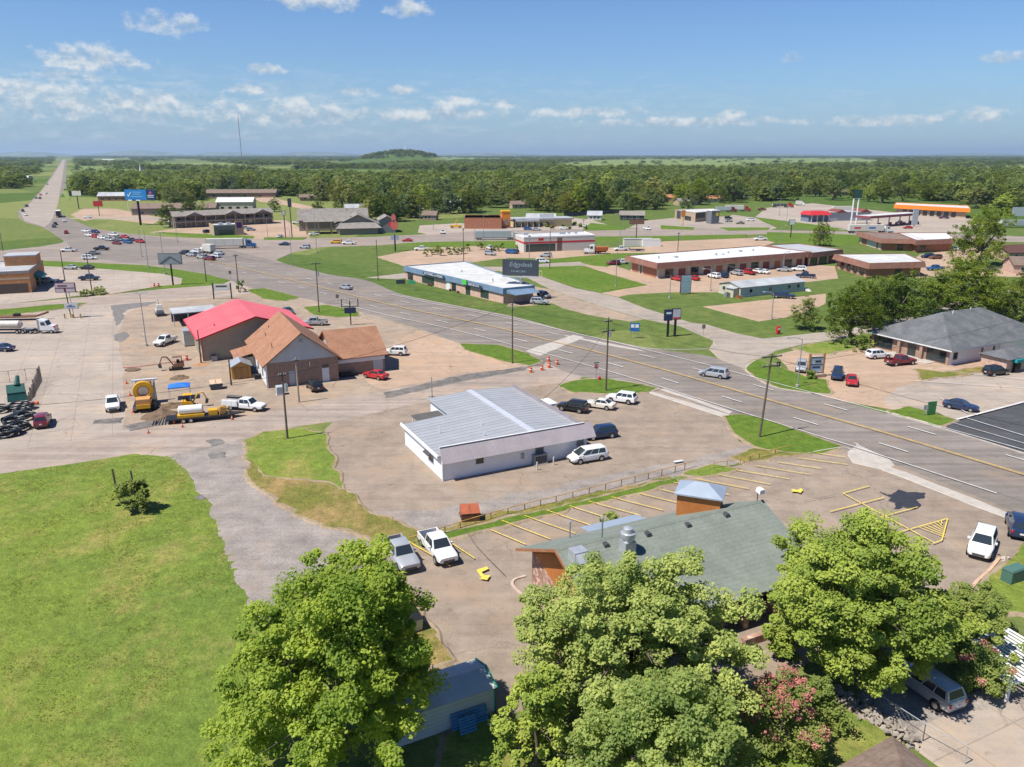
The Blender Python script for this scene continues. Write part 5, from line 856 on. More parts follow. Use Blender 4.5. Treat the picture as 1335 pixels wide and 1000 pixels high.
# ------------------------------------------------------------------ vegetation
def leaf_mesh(name, cen, rad, tint, per, size, seed, flat=.75, up=.5):
    """leaf-sized faces spread over clumps: cen (n,3), rad (n,), tint (n,)"""
    g = np.random.default_rng(seed); n = len(cen); k = n * per
    ci = np.repeat(np.arange(n), per); d = g.normal(size=(k, 3)); d /= np.linalg.norm(d, axis=1)[:, None]; rr = g.random(k) ** .45
    pos = cen[ci] + d * (rr * rad[ci])[:, None] * np.array([1, 1, flat])
    nrm = d * .45 + np.array([-.45, -.3, up * 2.2]) + g.normal(size=(k, 3)) * .42; nrm /= np.linalg.norm(nrm, axis=1)[:, None]
    a = np.cross(nrm, g.normal(size=(k, 3))); a /= np.linalg.norm(a, axis=1)[:, None]; b = np.cross(nrm, a); s = (size * g.uniform(.6, 1.35, k))[:, None]
    V = np.stack([pos - a * s * .5, pos - b * s * .36 + nrm * s * .08, pos + a * s * .55, pos + b * s * .36 + nrm * s * .08], 1).reshape(-1, 3)
    me = bpy.data.meshes.new(name); me.vertices.add(k * 4); me.vertices.foreach_set('co', V.astype(np.float32).ravel())
    me.loops.add(k * 4); me.loops.foreach_set('vertex_index', np.arange(k * 4, dtype=np.int32)); me.polygons.add(k)
    me.polygons.foreach_set('loop_start', np.arange(0, k * 4, 4, dtype=np.int32)); me.polygons.foreach_set('loop_total', np.full(k, 4, np.int32)); me.update(calc_edges=True)
    tv = np.clip(tint[ci] + g.normal(size=k) * .16, 0, 1); at = me.attributes.new('tint', 'FLOAT', 'POINT'); at.data.foreach_set('value', np.repeat(tv, 4).astype(np.float32)); me.validate()
    return me
def crown_clumps(seed, R0, H0, Z0, nl, nc, cr, squash=1.0, shell=.55, wide=False):
    """clump centres: lobes on limbs, then clumps over each lobe; uneven outline with gaps"""
    g = np.random.default_rng(seed); C = []; T = []; lobes = []
    for i in range(nl):
        a = 2 * math.pi * (i * .618 + g.uniform(-.08, .08)); h = (i + .5) / nl; prof = (1.12 - .8 * h) if wide else math.sin(math.pi * min(1, .18 + .8 * h)) ** .7
        r = R0 * prof * g.uniform(.42, .78); lobes.append((r * math.cos(a), r * math.sin(a), Z0 + H0 * (.1 + .82 * h) + g.uniform(-.3, .3), R0 * g.uniform(.3, .48) * (1 - .25 * h)))
    lobes.append((0, 0, Z0 + H0 * .8, R0 * .42))
    for (x, y, z, r) in lobes:
        m = max(4, int(nc / len(lobes) * (r / (R0 * .4)) ** 2)); lt = g.uniform(.25, .8)
        for _ in range(m):
            d = g.normal(size=3); d /= np.linalg.norm(d); q = r * (shell + (1.24 - shell) * g.random() ** .85); C.append((x + d[0] * q, y + d[1] * q, z + d[2] * q * squash)); T.append(np.clip(lt + g.uniform(-.2, .2) , 0, 1))
    C = np.array(C); T = np.array(T); keep = C[:, 2] > Z0 * .55; C = C[keep]; T = T[keep]; dd = np.linalg.norm(C[:, None] - C[None], axis=2); keep = (dd < 1.9 * cr).sum(1) >= 3 if R0 > 1.5 else np.ones(len(C), bool); C = C[keep]; T = T[keep]
    return C, np.random.default_rng(seed + 1).uniform(.4, 1.3, len(C)) * cr, T, lobes
def trunk_mesh(name, lobes, h, r, seed, base=0.0, fork=.45):
    g = np.random.default_rng(seed); b = MB(); tip = Vector((g.uniform(-.2, .2), g.uniform(-.2, .2), h * fork)); pts = [Vector((0, 0, base)), Vector((0, 0, base + .3)), tip * .5 + Vector((.1, 0, 0)), tip]; rs = [r * 1.35, r, r * .85, r * .7]
    for i in range(3): b.tube(pts[i], pts[i + 1], rs[i], 8, rs[i + 1])
    for (x, y, z, lr) in lobes:
        e = Vector((x, y, z)); m1 = tip.lerp(e, .5) + Vector((g.uniform(-.4, .4), g.uniform(-.4, .4), lr * .3)); b.tube(tip, m1, r * .34, 6, r * .2); b.tube(m1, e, r * .2, 6, r * .06)
        for _ in range(3):
            d = g.normal(size=3); e2 = e + Vector(d) * lr * .45; b.tube(m1.lerp(e, .5), e2, r * .09, 4, r * .03)
    return b.mesh(name, 50)
BARK = mat('bark', (0.13, 0.1, 0.075, 1), .95, .35, 4, streak=(4, 4, .6)); BARKG = mat('grey_bark', (0.12, 0.095, 0.07, 1), .95, .3, 4, streak=(4, 4, .6))
LEAF_A = leaf_mat('maple_leaves', (0.135, 0.226, 0.026, 1), (0.45, 0.514, 0.077, 1), .5, 0); LEAF_B = leaf_mat('ash_leaves', (0.162, 0.229, 0.051, 1), (0.454, 0.494, 0.137, 1), .35, 0); LEAF_C = leaf_mat('pecan_leaves', (0.149, 0.221, 0.033, 1), (0.396, 0.456, 0.081, 1), .35, .3)
LEAF_M = leaf_mat('woodland_leaves', (0.075, 0.125, 0.031, 1), (0.225, 0.263, 0.069, 1), .32, .9); LEAF_O = leaf_mat('olive_leaves', (0.12, 0.15, 0.036, 1), (0.3, 0.3, 0.09, 1), .32); LEAF_K = leaf_mat('bluish_leaves', (0.054, 0.102, 0.042, 1), (0.144, 0.198, 0.084, 1), .3); LEAF_D = leaf_mat('evergreen_needles', (0.06, 0.12, 0.024, 1), (0.24, 0.3, 0.06, 1), .35); LEAF_S = leaf_mat('shrub_leaves', (0.132, 0.198, 0.042, 1), (0.348, 0.384, 0.102, 1), .45, .5); LEAF_P = leaf_mat('crape_blossom', (0.475, 0.144, 0.137, 1), (0.6, 0.288, 0.245, 1), .3, 0)
def big_tree(name, label, loc, R0, H, Z0, seed, lm, nl, nc, per, size, cr, trunk=.38, cat='tree', squash=.9, rz=0.0, wide=False, lean=0.0):
    C, r, T, lob = crown_clumps(seed, R0, H - Z0, Z0, nl, nc, cr, squash, wide=wide); C[:, 0] += lean * (C[:, 2] - Z0); lob = [(x + lean * (z - Z0), y, z, q) for x, y, z, q in lob]; t = thing(name, label, cat, loc, rz)
    obj('trunk', trunk_mesh('trunk', lob, H, trunk, seed), BARKG, t); obj('crown', leaf_mesh('crown', C, r, T, per, size, seed), lm, t); return t
big_tree('maple_tree', 'large bright green maple filling the lower left foreground', (-12.5, 41.2, 0), 7.3, 13.6, 2.0, 5, LEAF_A, 38, 980, 190, .21, .8, wide=True, lean=.2)
big_tree('ash_tree', 'broad olive green tree in front of the green-roofed restaurant', (7.9, 45.0, 0), 8.2, 11.0, 1.6, 23, LEAF_B, 36, 900, 190, .2, .8)
big_tree('low_ash_tree', 'darker rounded tree at the bottom edge below the olive tree', (8.4, 37.0, 0), 5.6, 8.0, 1.2, 29, leaf_mat('low_ash_leaves', (0.156, 0.234, 0.058, 1), (0.429, 0.481, 0.143, 1), .5, 0), 26, 560, 170, .19, .75, .3)
big_tree('pecan_tree', 'rounded light green tree at the restaurant corner, right of centre', (24.9, 49.0, 0), 6.6, 12.0, 2.2, 41, LEAF_C, 32, 760, 190, .2, .8)
big_tree('low_tree', 'spreading low tree beside the driveway at the right edge', (34.0, 51.0, 0), 3.9, 5.0, .8, 51, LEAF_S, 14, 240, 90, .22, .5, .18)
big_tree('low_tree', 'small loose tree beside the white sport utility vehicle kerb', (36.5, 54.5, 0), 3.2, 4.0, .7, 57, LEAF_S, 12, 170, 90, .2, .45, .14)
big_tree('low_tree', 'low leafy tree in the bottom right corner behind the carport', (40.5, 50.0, 0), 3.8, 4.6, .8, 58, LEAF_S, 12, 190, 90, .22, .5, .16)
big_tree('young_tree', 'light feathery young tree at the bottom edge below the shed', (1.5, 40.2, 0), 3.2, 7.0, .6, 61, LEAF_C, 12, 200, 90, .2, .45, .14)
def bush(name, label, loc, R0, H, seed, lm, nc=70, per=70, size=.16, cat='shrub', group=None, blossom=0):
    C, r, T, lob = crown_clumps(seed, R0, H * .9, .25, 7, nc, R0 * .22, .9); t = thing(name, label, cat, loc, 0, group)
    obj('stem', trunk_mesh('stem', lob, H, .05 + R0 * .02, seed, fork=.25), BARK, t); obj('foliage', leaf_mesh('foliage', C, r, T, per, size, seed), lm, t)
    if blossom: g = np.random.default_rng(seed + 5); s = C[:, 2] > np.quantile(C[:, 2], .3); s &= g.random(len(C)) < blossom; k = C[s]; d = k - np.array([0, 0, H * .45]); k = k + d / np.linalg.norm(d, axis=1)[:, None] * .3; obj('blossom', leaf_mesh('blossom', k, r[s] * .7, T[s], 70, .13, seed + 3, up=.2), LEAF_P, t)
    return t
bush('crape_myrtle', 'pink flowering crape myrtle between the two front trees', P(1016, 978), 3.0, 5.6, 71, LEAF_S, 150, 80, .17, 'shrub', None, .85)
bush('feathery_shrub', 'dark feathery shrub right of the crape myrtle', P(1062, 942), 2.3, 3.2, 73, LEAF_S, 110, 90, .18); bush('tall_shrub', 'upright green shrub beside the restaurant porch', P(1018, 855), 1.7, 3.6, 75, LEAF_C, 90, 80, .18)
bush('crape_myrtle', 'loose crape myrtle with few pink flowers behind the grey car', P(1272, 900), 2.4, 3.4, 77, LEAF_S, 110, 80, .17, 'shrub', None, .22); bush('low_shrub', 'leafy shrub under the bottom centre tree', P(760, 1010), 2.2, 2.6, 79, LEAF_S, 80, 70, .17, 'shrub', None, .1); bush('low_shrub', 'green shrub at the bottom edge right of the stones', P(690, 985), 1.7, 2.4, 80, LEAF_C, 70, 80, .17)
bush('hedge_bush', 'small hedge bush at the far side of the restaurant', Q('B3', 490, 292), 1.6, 1.6, 81, LEAF_B, 70, 70, .15); bush('field_bush', 'dark bush around the leaning posts in the open field', Q('B1', 408, 245), 1.9, 4.0, 83, LEAF_M, 90, 80, .2); bush('field_bush', 'slim weedy bush on the left leaning post in the field', Q('B1', 352, 225), .8, 2.4, 84, LEAF_C, 36, 50, .16)
for (tg, x, y, r, h, lb) in (('C3', 60, 565, 2.6, 1.4, 'clipped hedge left half in front of the left parking lot'), ('C3', 160, 553, 2.6, 1.4, 'clipped hedge right half in front of the left parking lot'), ('Z2', 945, 590, 1.5, 3.2, 'small purple-leaved tree, largest in the narrow planting strip'), ('PX', 1056, 494, 1.0, 1.3, 'round clipped bush beside the timber framed sign'), ('C3', 1140, 538, 1.6, 3.4, 'dark conical bush beside the white sign by the red roof'), ('A5', 340, 345, 3.0, 2.6, 'loose shrubs under the pines by the hip-roofed office'), ('C8', 100, 40, 1.8, 2.4, 'reddish shrub left of the cream parts store')): bush('bush', lb, Q(tg, x, y), r, h, int(x + y), LEAF_D if 'pines' in lb else LEAF_S, 45, 50, .28)
# planted beds of small trees and shrubs
for i, (x, y) in enumerate(((370, 495), (430, 480), (495, 490), (560, 480), (620, 480), (675, 475), (730, 450), (845, 440), (960, 450), (1030, 445))): bush('planting_tree', 'small dark-leaved tree in the planting strip of the back lot', Q('C6', x, y), 1.6 + .5 * (i % 3), 3.0, 300 + i, LEAF_S, 30, 40, .3, 'tree', 'small trees in the back lot strip')
for i in range(9): bush('bed_shrub', 'low shrub in the beds around the drive-through restaurant', Q('C7', 330 + i * 55, 245 + (i % 3) * 22), 1.6, 1.6, 330 + i, LEAF_S, 14, 36, .5, 'shrub', 'shrubs around the drive-through')
# middle-distance trees, each from one of a few grown shapes
PROTO = []
def proto(seed, nl, nc, per, size, lm, cone=False):
    if cone:
        g = np.random.default_rng(seed); C = []; T = []; lob = []
        for i in range(nc):
            h = g.random() ** 1.2; a = g.uniform(0, 6.283); r = (1 - h) ** .75 * .62 * (g.random() ** .4) + .04; C.append((r * math.cos(a), r * math.sin(a), .12 + h * 1.75)); T.append(g.uniform(.2, .9))
        C = np.array(C); T = np.array(T); r = g.uniform(.1, .2, nc); lob = [(0, 0, 1.3, .2)]
    else: C, r, T, lob = crown_clumps(seed, 1.0, 1.5, .28, nl, nc, .135, .95)
    return trunk_mesh('trunk', lob, 1.7, .055, seed, fork=.3), leaf_mesh('crown', C, r, T, per, size, seed), lm
for sd_ in (101, 103, 107, 109, 113): PROTO.append(proto(sd_, 15, 190, 30, .085, LEAF_M))
PROTO.append(proto(127, 15, 240, 32, .075, LEAF_M, True)); PROTO.append(proto(131, 22, 420, 52, .05, LEAF_D)); PROTO.append(proto(137, 12, 150, 34, .07, LEAF_C)); PROTO.append(proto(139, 22, 420, 52, .052, LEAF_S)); PROTO.append(proto(149, 20, 380, 52, .052, LEAF_S))
def tree(k, loc, R0, H, label, group=None, name='tree', lm=None):
    tm, cm, m = PROTO[k]; t = thing(name, label, 'tree', (loc[0], loc[1], 0), random.uniform(0, 6.28), group); t.scale = (R0, R0, H / 1.85)
    obj('trunk', tm, BARK, t); obj('crown', cm, lm or m, t); return t
for (k, x, y, r, h, lb) in ((6, 1108, 447, 6.0, 12, 'tiered cedar with bright yellow-green boughs beside the hip-roofed office'), (6, 1165, 436, 7.8, 13, 'dark evergreen behind the hip-roofed office, right of the cedar'), (9, 1050, 429, 3.6, 6.6, 'small grey-green tree standing alone on the lawn edge'), (8, 1142, 425, 6, 10.5, 'olive tree behind the cedar'), (9, 1252, 412, 9.2, 13, 'broad green tree behind the hip-roofed office'), (8, 1215, 410, 7, 9.5, 'rounded tree left of the broad one behind the office'), (8, 1320, 418, 5.6, 9.5, 'dark tree at the right edge behind the office'), (9, 1288, 408, 6.5, 9, 'leafy tree between the office roof and the dark right tree'), (8, 1276, 346, 9.6, 18.5, 'tall leaning poplar-like tree standing alone at right'), (8, 1069, 321, 4.8, 9.5, 'round tree between the strip mall and the cross highway'), (5, 822, 279, 3.6, 10, 'dark conical tree on the lawn at the wood edge'), (1, 358, 276, 5, 9, 'oak at the edge of the motel green'), (2, 415, 284, 5.5, 11, 'round tree behind the inn'), (0, 440, 282, 5, 9, 'tree behind the inn roof, right one'), (4, 222, 296, 7.5, 12, 'leafy tree left of the motel'), (2, 250, 280, 7, 11, 'tree cluster crown behind the motel, left end'), (7, 265, 283, 5, 9, 'bright small tree behind the motel, left end'), (3, 1335, 388, 4, 7, 'half-hidden tree right of the office lawn')):
    tree(k, P(x, y), r, h, lb, lm=LEAF_D if k == 8 and y > 400 and x % 2 else None)
# the wooded belt beyond the shops: single trees
def pint(poly, x, y):
    c = False; j = len(poly) - 1
    for i in range(len(poly)):
        a, q = poly[i], poly[j]
        if (a[1] > y) != (q[1] > y) and x < (q[0] - a[0]) * (y - a[1]) / (q[1] - a[1]) + a[0]: c = not c
        j = i
    return c
belts = [('green tree in the wood between the inn and the orange tower', [(395, 248), (395, 262), (440, 268), (470, 286), (505, 290), (560, 285), (600, 281), (680, 275), (700, 282), (770, 284), (800, 278), (800, 244)], 100, 'trees of the central wood'),
         ('green tree in the wood behind the fuel station and truck lot', [(800, 246), (805, 280), (850, 275), (905, 273), (945, 268), (1010, 264), (1060, 261), (1090, 261), (1170, 267), (1180, 246)], 88, 'trees of the right wood'),
         ('green tree in the thick wood at the far right', [(1170, 246), (1175, 265), (1280, 275), (1345, 283), (1400, 282), (1400, 240)], 50, 'trees of the far right wood'),
         ('green tree of the wood behind the blue billboard', [(98, 242), (100, 254), (150, 258), (200, 262), (225, 272), (270, 262), (262, 250), (330, 254), (395, 256), (395, 244), (200, 238)], 66, 'trees of the left wood')]
placed = []
for lb, poly, n, grp in belts:
    xs = [p[0] for p in poly]; ys = [p[1] for p in poly]; k = 0; tries = 0
    while k < n and tries < 8000:
        tries += 1; x, y = random.uniform(min(xs), max(xs)), max(ys) - (max(ys) - min(ys)) * random.random() ** 1.25
        if not pint(poly, x, y): continue
        if any(abs(x - h[0] - 4) < 8 and -2.5 < y - h[1] < 3.5 for h in hs): continue
        p = P(x, y); d = max(4.2, p.y * .0088)
        if any((p.xy - q).length < d for q in placed): continue
        placed.append(p.xy); k += 1; br = random.choices((0, 1, 2, 3), (.42, .13, .25, .2))[0]; big = random.random() < .3; tree(random.choice((0, 1, 2, 3, 4)), p, random.uniform(6, 9) + 2.5 * big, random.uniform(10, 15) + 4.5 * big, lb.replace('green tree', ('tall ' if big else '') + ('dark green tree', 'bright yellow-green tree', 'olive tree', 'blue-green tree')[br]), grp, lm=(None, LEAF_C, LEAF_O, LEAF_K)[br])
# far woods, hedgerows and scattered copses to the horizon: nobody could count them
def low_crown(seed):
    C, r, T, lob = crown_clumps(seed, 1.0, 1.2, .2, 8, 60, .2, .9); return leaf_mesh('far_crown', C, r, T, 10, .2, seed)
fields = [[(725, 216), (790, 208.5), (1000, 206.5), (1110, 206.5), (1160, 210), (1100, 216), (900, 219), (780, 219)], [(500, 206), (620, 206), (690, 208), (600, 210), (480, 211)], [(190, 213), (300, 212), (330, 217), (240, 220)], [(105, 217), (140, 217), (190, 224), (140, 230), (96, 228)], [(72, 202), (98, 202), (101, 245), (86, 290), (0, 290), (26, 262), (50, 240)], [(330, 222), (420, 221), (425, 227), (340, 230)], [(1240, 220), (1345, 214), (1400, 218), (1400, 226), (1280, 226)]]
blocks = [(118, 206, 172, 212), (15, 228, 52, 241), (98, 226, 130, 234), (160, 222, 245, 233)]
pts = []; g = np.random.default_rng(77)
while len(pts) < 17000:
    y = 201 + 2.4 * (62 / 2.4) ** g.random() * .99; x = g.uniform(-120, 1455)
    p = P(x, y)
    if y > 262 or (y > 246 and not any(pint(b_[1], x, y) for b_ in belts)): continue
    if any(abs(x - h[0] - 6) < 8 and -1.5 < y - h[1] < 5 for h in hs) or (262 < x < 345 and y > 246): continue
    if (any(pint(f_, x, y) for f_ in fields) and (g.random() > .05 or pint(fields[4], x, y))) or any(b_[0] < x < b_[2] and b_[1] < y < b_[3] for b_ in blocks): continue
    w = Vector((p.x / 420.0, p.y / 700.0, 2.2)); gap = mnoise.noise(w) + .4 * mnoise.noise(w * 3.1)
    if gap < (-.02 if y < 230 else -.3): continue
    if x < 62 and y < 263 and not pint([(-130, 204), (58, 206), (44, 234), (26, 252), (-130, 263)], x, y): continue
    pts.append((p.x, p.y, 0))
me = bpy.data.meshes.new('far_woodland'); me.from_pydata(pts, [], []); fw = obj('far_woodland', me); tag(fw, 'hazy far woodland and hedgerows stretching to the horizon', 'woodland', kind='stuff')
def scatter(o, srcs, smin, smax, far_scale):
    ng = bpy.data.node_groups.new('scatter', 'GeometryNodeTree'); ng.interface.new_socket('Geometry', in_out='INPUT', socket_type='NodeSocketGeometry'); ng.interface.new_socket('Geometry', in_out='OUTPUT', socket_type='NodeSocketGeometry')
    N, L = ng.nodes, ng.links; gi, go = N.new('NodeGroupInput'), N.new('NodeGroupOutput'); jn = N.new('GeometryNodeJoinGeometry')
    ix = N.new('GeometryNodeInputIndex')
    for i, s in enumerate(srcs):
        ip = N.new('GeometryNodeInstanceOnPoints'); oi = N.new('GeometryNodeObjectInfo'); oi.inputs[0].default_value = s; oi.transform_space = 'ORIGINAL'; L.new(gi.outputs[0], ip.inputs['Points']); L.new(oi.outputs['Geometry'], ip.inputs['Instance'])
        md = N.new('ShaderNodeMath'); md.operation = 'MODULO'; L.new(ix.outputs[0], md.inputs[0]); md.inputs[1].default_value = len(srcs); cp = N.new('ShaderNodeMath'); cp.operation = 'COMPARE'; L.new(md.outputs[0], cp.inputs[0]); cp.inputs[1].default_value = i; cp.inputs[2].default_value = .1; L.new(cp.outputs[0], ip.inputs['Selection'])
        rv = N.new('FunctionNodeRandomValue'); rv.data_type = 'FLOAT_VECTOR'; rv.inputs[0].default_value = (0, 0, 0); rv.inputs[1].default_value = (0, 0, 6.28); L.new(rv.outputs[0], ip.inputs['Rotation'])
        rs = N.new('FunctionNodeRandomValue'); rs.data_type = 'FLOAT_VECTOR'; rs.inputs[0].default_value = (smin * 1.0, smin * 1.0, smin * .75); rs.inputs[1].default_value = (smax * 1.25, smax * 1.25, smax * .85); rs.inputs[8].default_value = 5
        po = N.new('GeometryNodeInputPosition'); ln = N.new('ShaderNodeVectorMath'); ln.operation = 'LENGTH'; L.new(po.outputs[0], ln.inputs[0]); mr = N.new('ShaderNodeMapRange'); L.new(ln.outputs['Value'], mr.inputs[0]); mr.inputs[1].default_value = 800; mr.inputs[2].default_value = 12000; mr.inputs[3].default_value = 1; mr.inputs[4].default_value = far_scale
        cb = N.new('ShaderNodeCombineXYZ'); L.new(mr.outputs[0], cb.inputs[0]); L.new(mr.outputs[0], cb.inputs[1]); cb.inputs[2].default_value = 1.0; mu = N.new('ShaderNodeVectorMath'); mu.operation = 'MULTIPLY'; L.new(rs.outputs[0], mu.inputs[0]); L.new(cb.outputs[0], mu.inputs[1]); L.new(mu.outputs[0], ip.inputs['Scale']); L.new(ip.outputs[0], jn.inputs[0])
    L.new(jn.outputs[0], go.inputs[0]); m = o.modifiers.new('scatter', 'NODES'); m.node_group = ng
# source crowns of the far woodland stand among its own trees
SRC = []
for i, sd_ in enumerate((201, 203, 207)):
    s = obj('far_crown', low_crown(sd_), LEAF_M, fw); s['kind'] = 'stuff'; p = pts[i * 7]; s.location = p; s.scale = (7, 7, 6); SRC.append(s)
scatter(fw, SRC, 6, 10.5, 5.0)
wp_ = []; tries = 0
while len(wp_) < 650 and tries < 60000:
    tries += 1; lb, poly, n, grp = random.choice(belts); x = random.uniform(min(p[0] for p in poly), max(p[0] for p in poly)); y = random.uniform(min(p[1] for p in poly) - 6, max(p[1] for p in poly) - 6)
    if not pint(poly, x, y + 6) or any(abs(x - h[0] - 5) < 9 and -2 < y - h[1] < 6 for h in hs): continue
    wp_.append(tuple(P(x, y)))
me = bpy.data.meshes.new('wood_interior'); me.from_pydata(wp_, [], []); wi = obj('wood_interior', me); tag(wi, 'dense mixed canopy filling the woods behind the shops', 'woodland', kind='stuff'); SRC2 = []
for i in range(5):
    s_ = obj('canopy_crown', PROTO[i][1], (LEAF_M, LEAF_O, LEAF_K, LEAF_M, LEAF_O)[i], wi); s_['kind'] = 'stuff'; s_.location = wp_[i * 11]; s_.scale = (7, 7, 7); SRC2.append(s_)
scatter(wi, SRC2, 6.0, 9.0, 1.0)
# knoll on the horizon, and blue ridges behind it
def mound(name, cx, cy, rx, ry, h, m, seed, n=40):
    b = MB(); K = 14
    b.v.append((cx, cy, h * 1.0))
    for j in range(1, K + 1):
        for i in range(n):
            a = 2 * math.pi * i / n; r = j / K; z = h * (math.cos(math.pi * r) * .5 + .5) * (1 + .18 * mnoise.noise(Vector((math.cos(a) * 2, math.sin(a) * 2, seed + r * 2)))); b.v.append((cx + rx * r * math.cos(a), cy + ry * r * math.sin(a), z if j < K else -.5))
    b.f = [(0, 1 + i, 1 + (i + 1) % n) for i in range(n)] + [(1 + j * n + i, 1 + (j + 1) * n + i, 1 + (j + 1) * n + (i + 1) % n, 1 + j * n + (i + 1) % n) for j in range(K - 1) for i in range(n)]
    return struct(name, b, m, smooth=60)
KY = 3900.0; kx = (530 - 667.5) / FPX * KY; mound('hill', kx, KY, 330, 330, 46, G_FAR, 3)
kp = []
while len(kp) < 260:
    a, r = random.uniform(0, 6.28), random.random() ** .5; x, y = kx + (-20 + 185 * r * math.cos(a)), KY + 150 * r * math.sin(a) - 20; rr = math.hypot((x - kx) / 330, (y - KY) / 330)
    if x - kx < -110 or y > KY - 60 or random.random() < .5: kp.append((x, y, 46 * (math.cos(math.pi * min(1, rr)) * .5 + .5) - 1))
me = bpy.data.meshes.new('hill_wood'); me.from_pydata(kp, [], []); hwd = obj('hill_wood', me); tag(hwd, 'dark wood covering the knoll on the horizon', 'woodland', kind='stuff'); scatter(hwd, SRC, 9, 13, 1.0)
t = thing('monument', 'white monument tower on the wooded knoll at the horizon', 'tower', (kx + 22, KY - 30, 42)); obj('shaft', MB().cyl(0, 0, 0, 30, 3.2, 8, 2.2), WHITE, t); obj('finial', MB().cyl(0, 0, 30, 35, 2.4, 8, .2), WHITE, t)
for (px, wd, hgt, dist, sd_) in ((200, 900, 150, 26000, 5), (420, 1100, 110, 27000, 6), (60, 800, 110, 25000, 7), (-60, 900, 100, 25500, 8), (310, 900, 100, 26500, 9), (640, 1300, 80, 27000, 10), (980, 1500, 75, 27500, 11), (1250, 1300, 75, 27500, 12)): mound('hill', (px - 667.5) / FPX * dist, dist, wd * 2.4, 900, hgt, G_FAR, sd_, 28)
# ------------------------------------------------------------------ vehicles
def ring(x, zl, zh, w):
    zm = zl + (zh - zl) * .5
    h = [(-w * .86, zl), (-w * .98, zl + .1), (-w, zm), (-w * .975, zh - .09), (-w * .86, zh), (-w * .4, zh + .02)]
    return [(x, y, z) for y, z in h] + [(x, -y, z) for y, z in reversed(h)]
SPEC = {
 'sedan': dict(st=[(-2.4, .42, .86, .74), (-2.28, .3, .97, .84), (-1.6, .24, 1.0, .9), (-.4, .22, .96, .91), (.9, .22, .93, .91), (1.6, .24, .87, .89), (2.15, .28, .77, .83), (2.38, .4, .64, .7)], gb=(-1.85, 1.05, .94, .84), gt=(-.95, .2, 1.44, .6), div=2, wx=(-1.42, 1.42), wr=.33),
 'suv': dict(st=[(-2.35, .5, .95, .8), (-2.28, .36, 1.08, .88), (-1.5, .3, 1.1, .94), (0, .28, 1.08, .95), (1.0, .28, 1.05, .95), (1.7, .3, 1.0, .92), (2.2, .34, .9, .85), (2.38, .46, .74, .74)], gb=(-2.22, 1.15, 1.05, .88), gt=(-1.95, .35, 1.7, .68), div=3, wx=(-1.4, 1.42), wr=.37),
 'minivan': dict(st=[(-2.55, .45, .95, .84), (-2.45, .32, 1.05, .93), (-1.5, .26, 1.06, .98), (0, .25, 1.04, .99), (1.2, .25, .98, .98), (1.9, .28, .9, .94), (2.35, .3, .78, .86), (2.58, .42, .66, .72)], gb=(-2.42, 1.75, 1.0, .93), gt=(-2.2, .55, 1.72, .74), div=3, wx=(-1.5, 1.5), wr=.35),
 'pickup': dict(st=[(-.95, .42, 1.12, .98), (-.5, .42, 1.13, .99), (1.0, .42, 1.12, .99), (1.7, .44, 1.12, .98), (2.5, .46, 1.08, .95), (2.85, .52, .95, .86)], gb=(-.95, 1.3, 1.1, .92), gt=(-.82, .62, 1.84, .72), div=2, wx=(-1.85, 1.85), wr=.4, bed=(-2.9, -.97)),
}
CARM = {}
def bil(q, s, t): return q[0].lerp(q[1], s).lerp(q[3].lerp(q[2], s), t)
def inq(q, s0, s1, t0, t1, off):
    q = [Vector(p) for p in q]; n = (q[1] - q[0]).cross(q[3] - q[0]).normalized() * off; return [bil(q, s, t) + n for s, t in ((s0, t0), (s1, t0), (s1, t1), (s0, t1))]
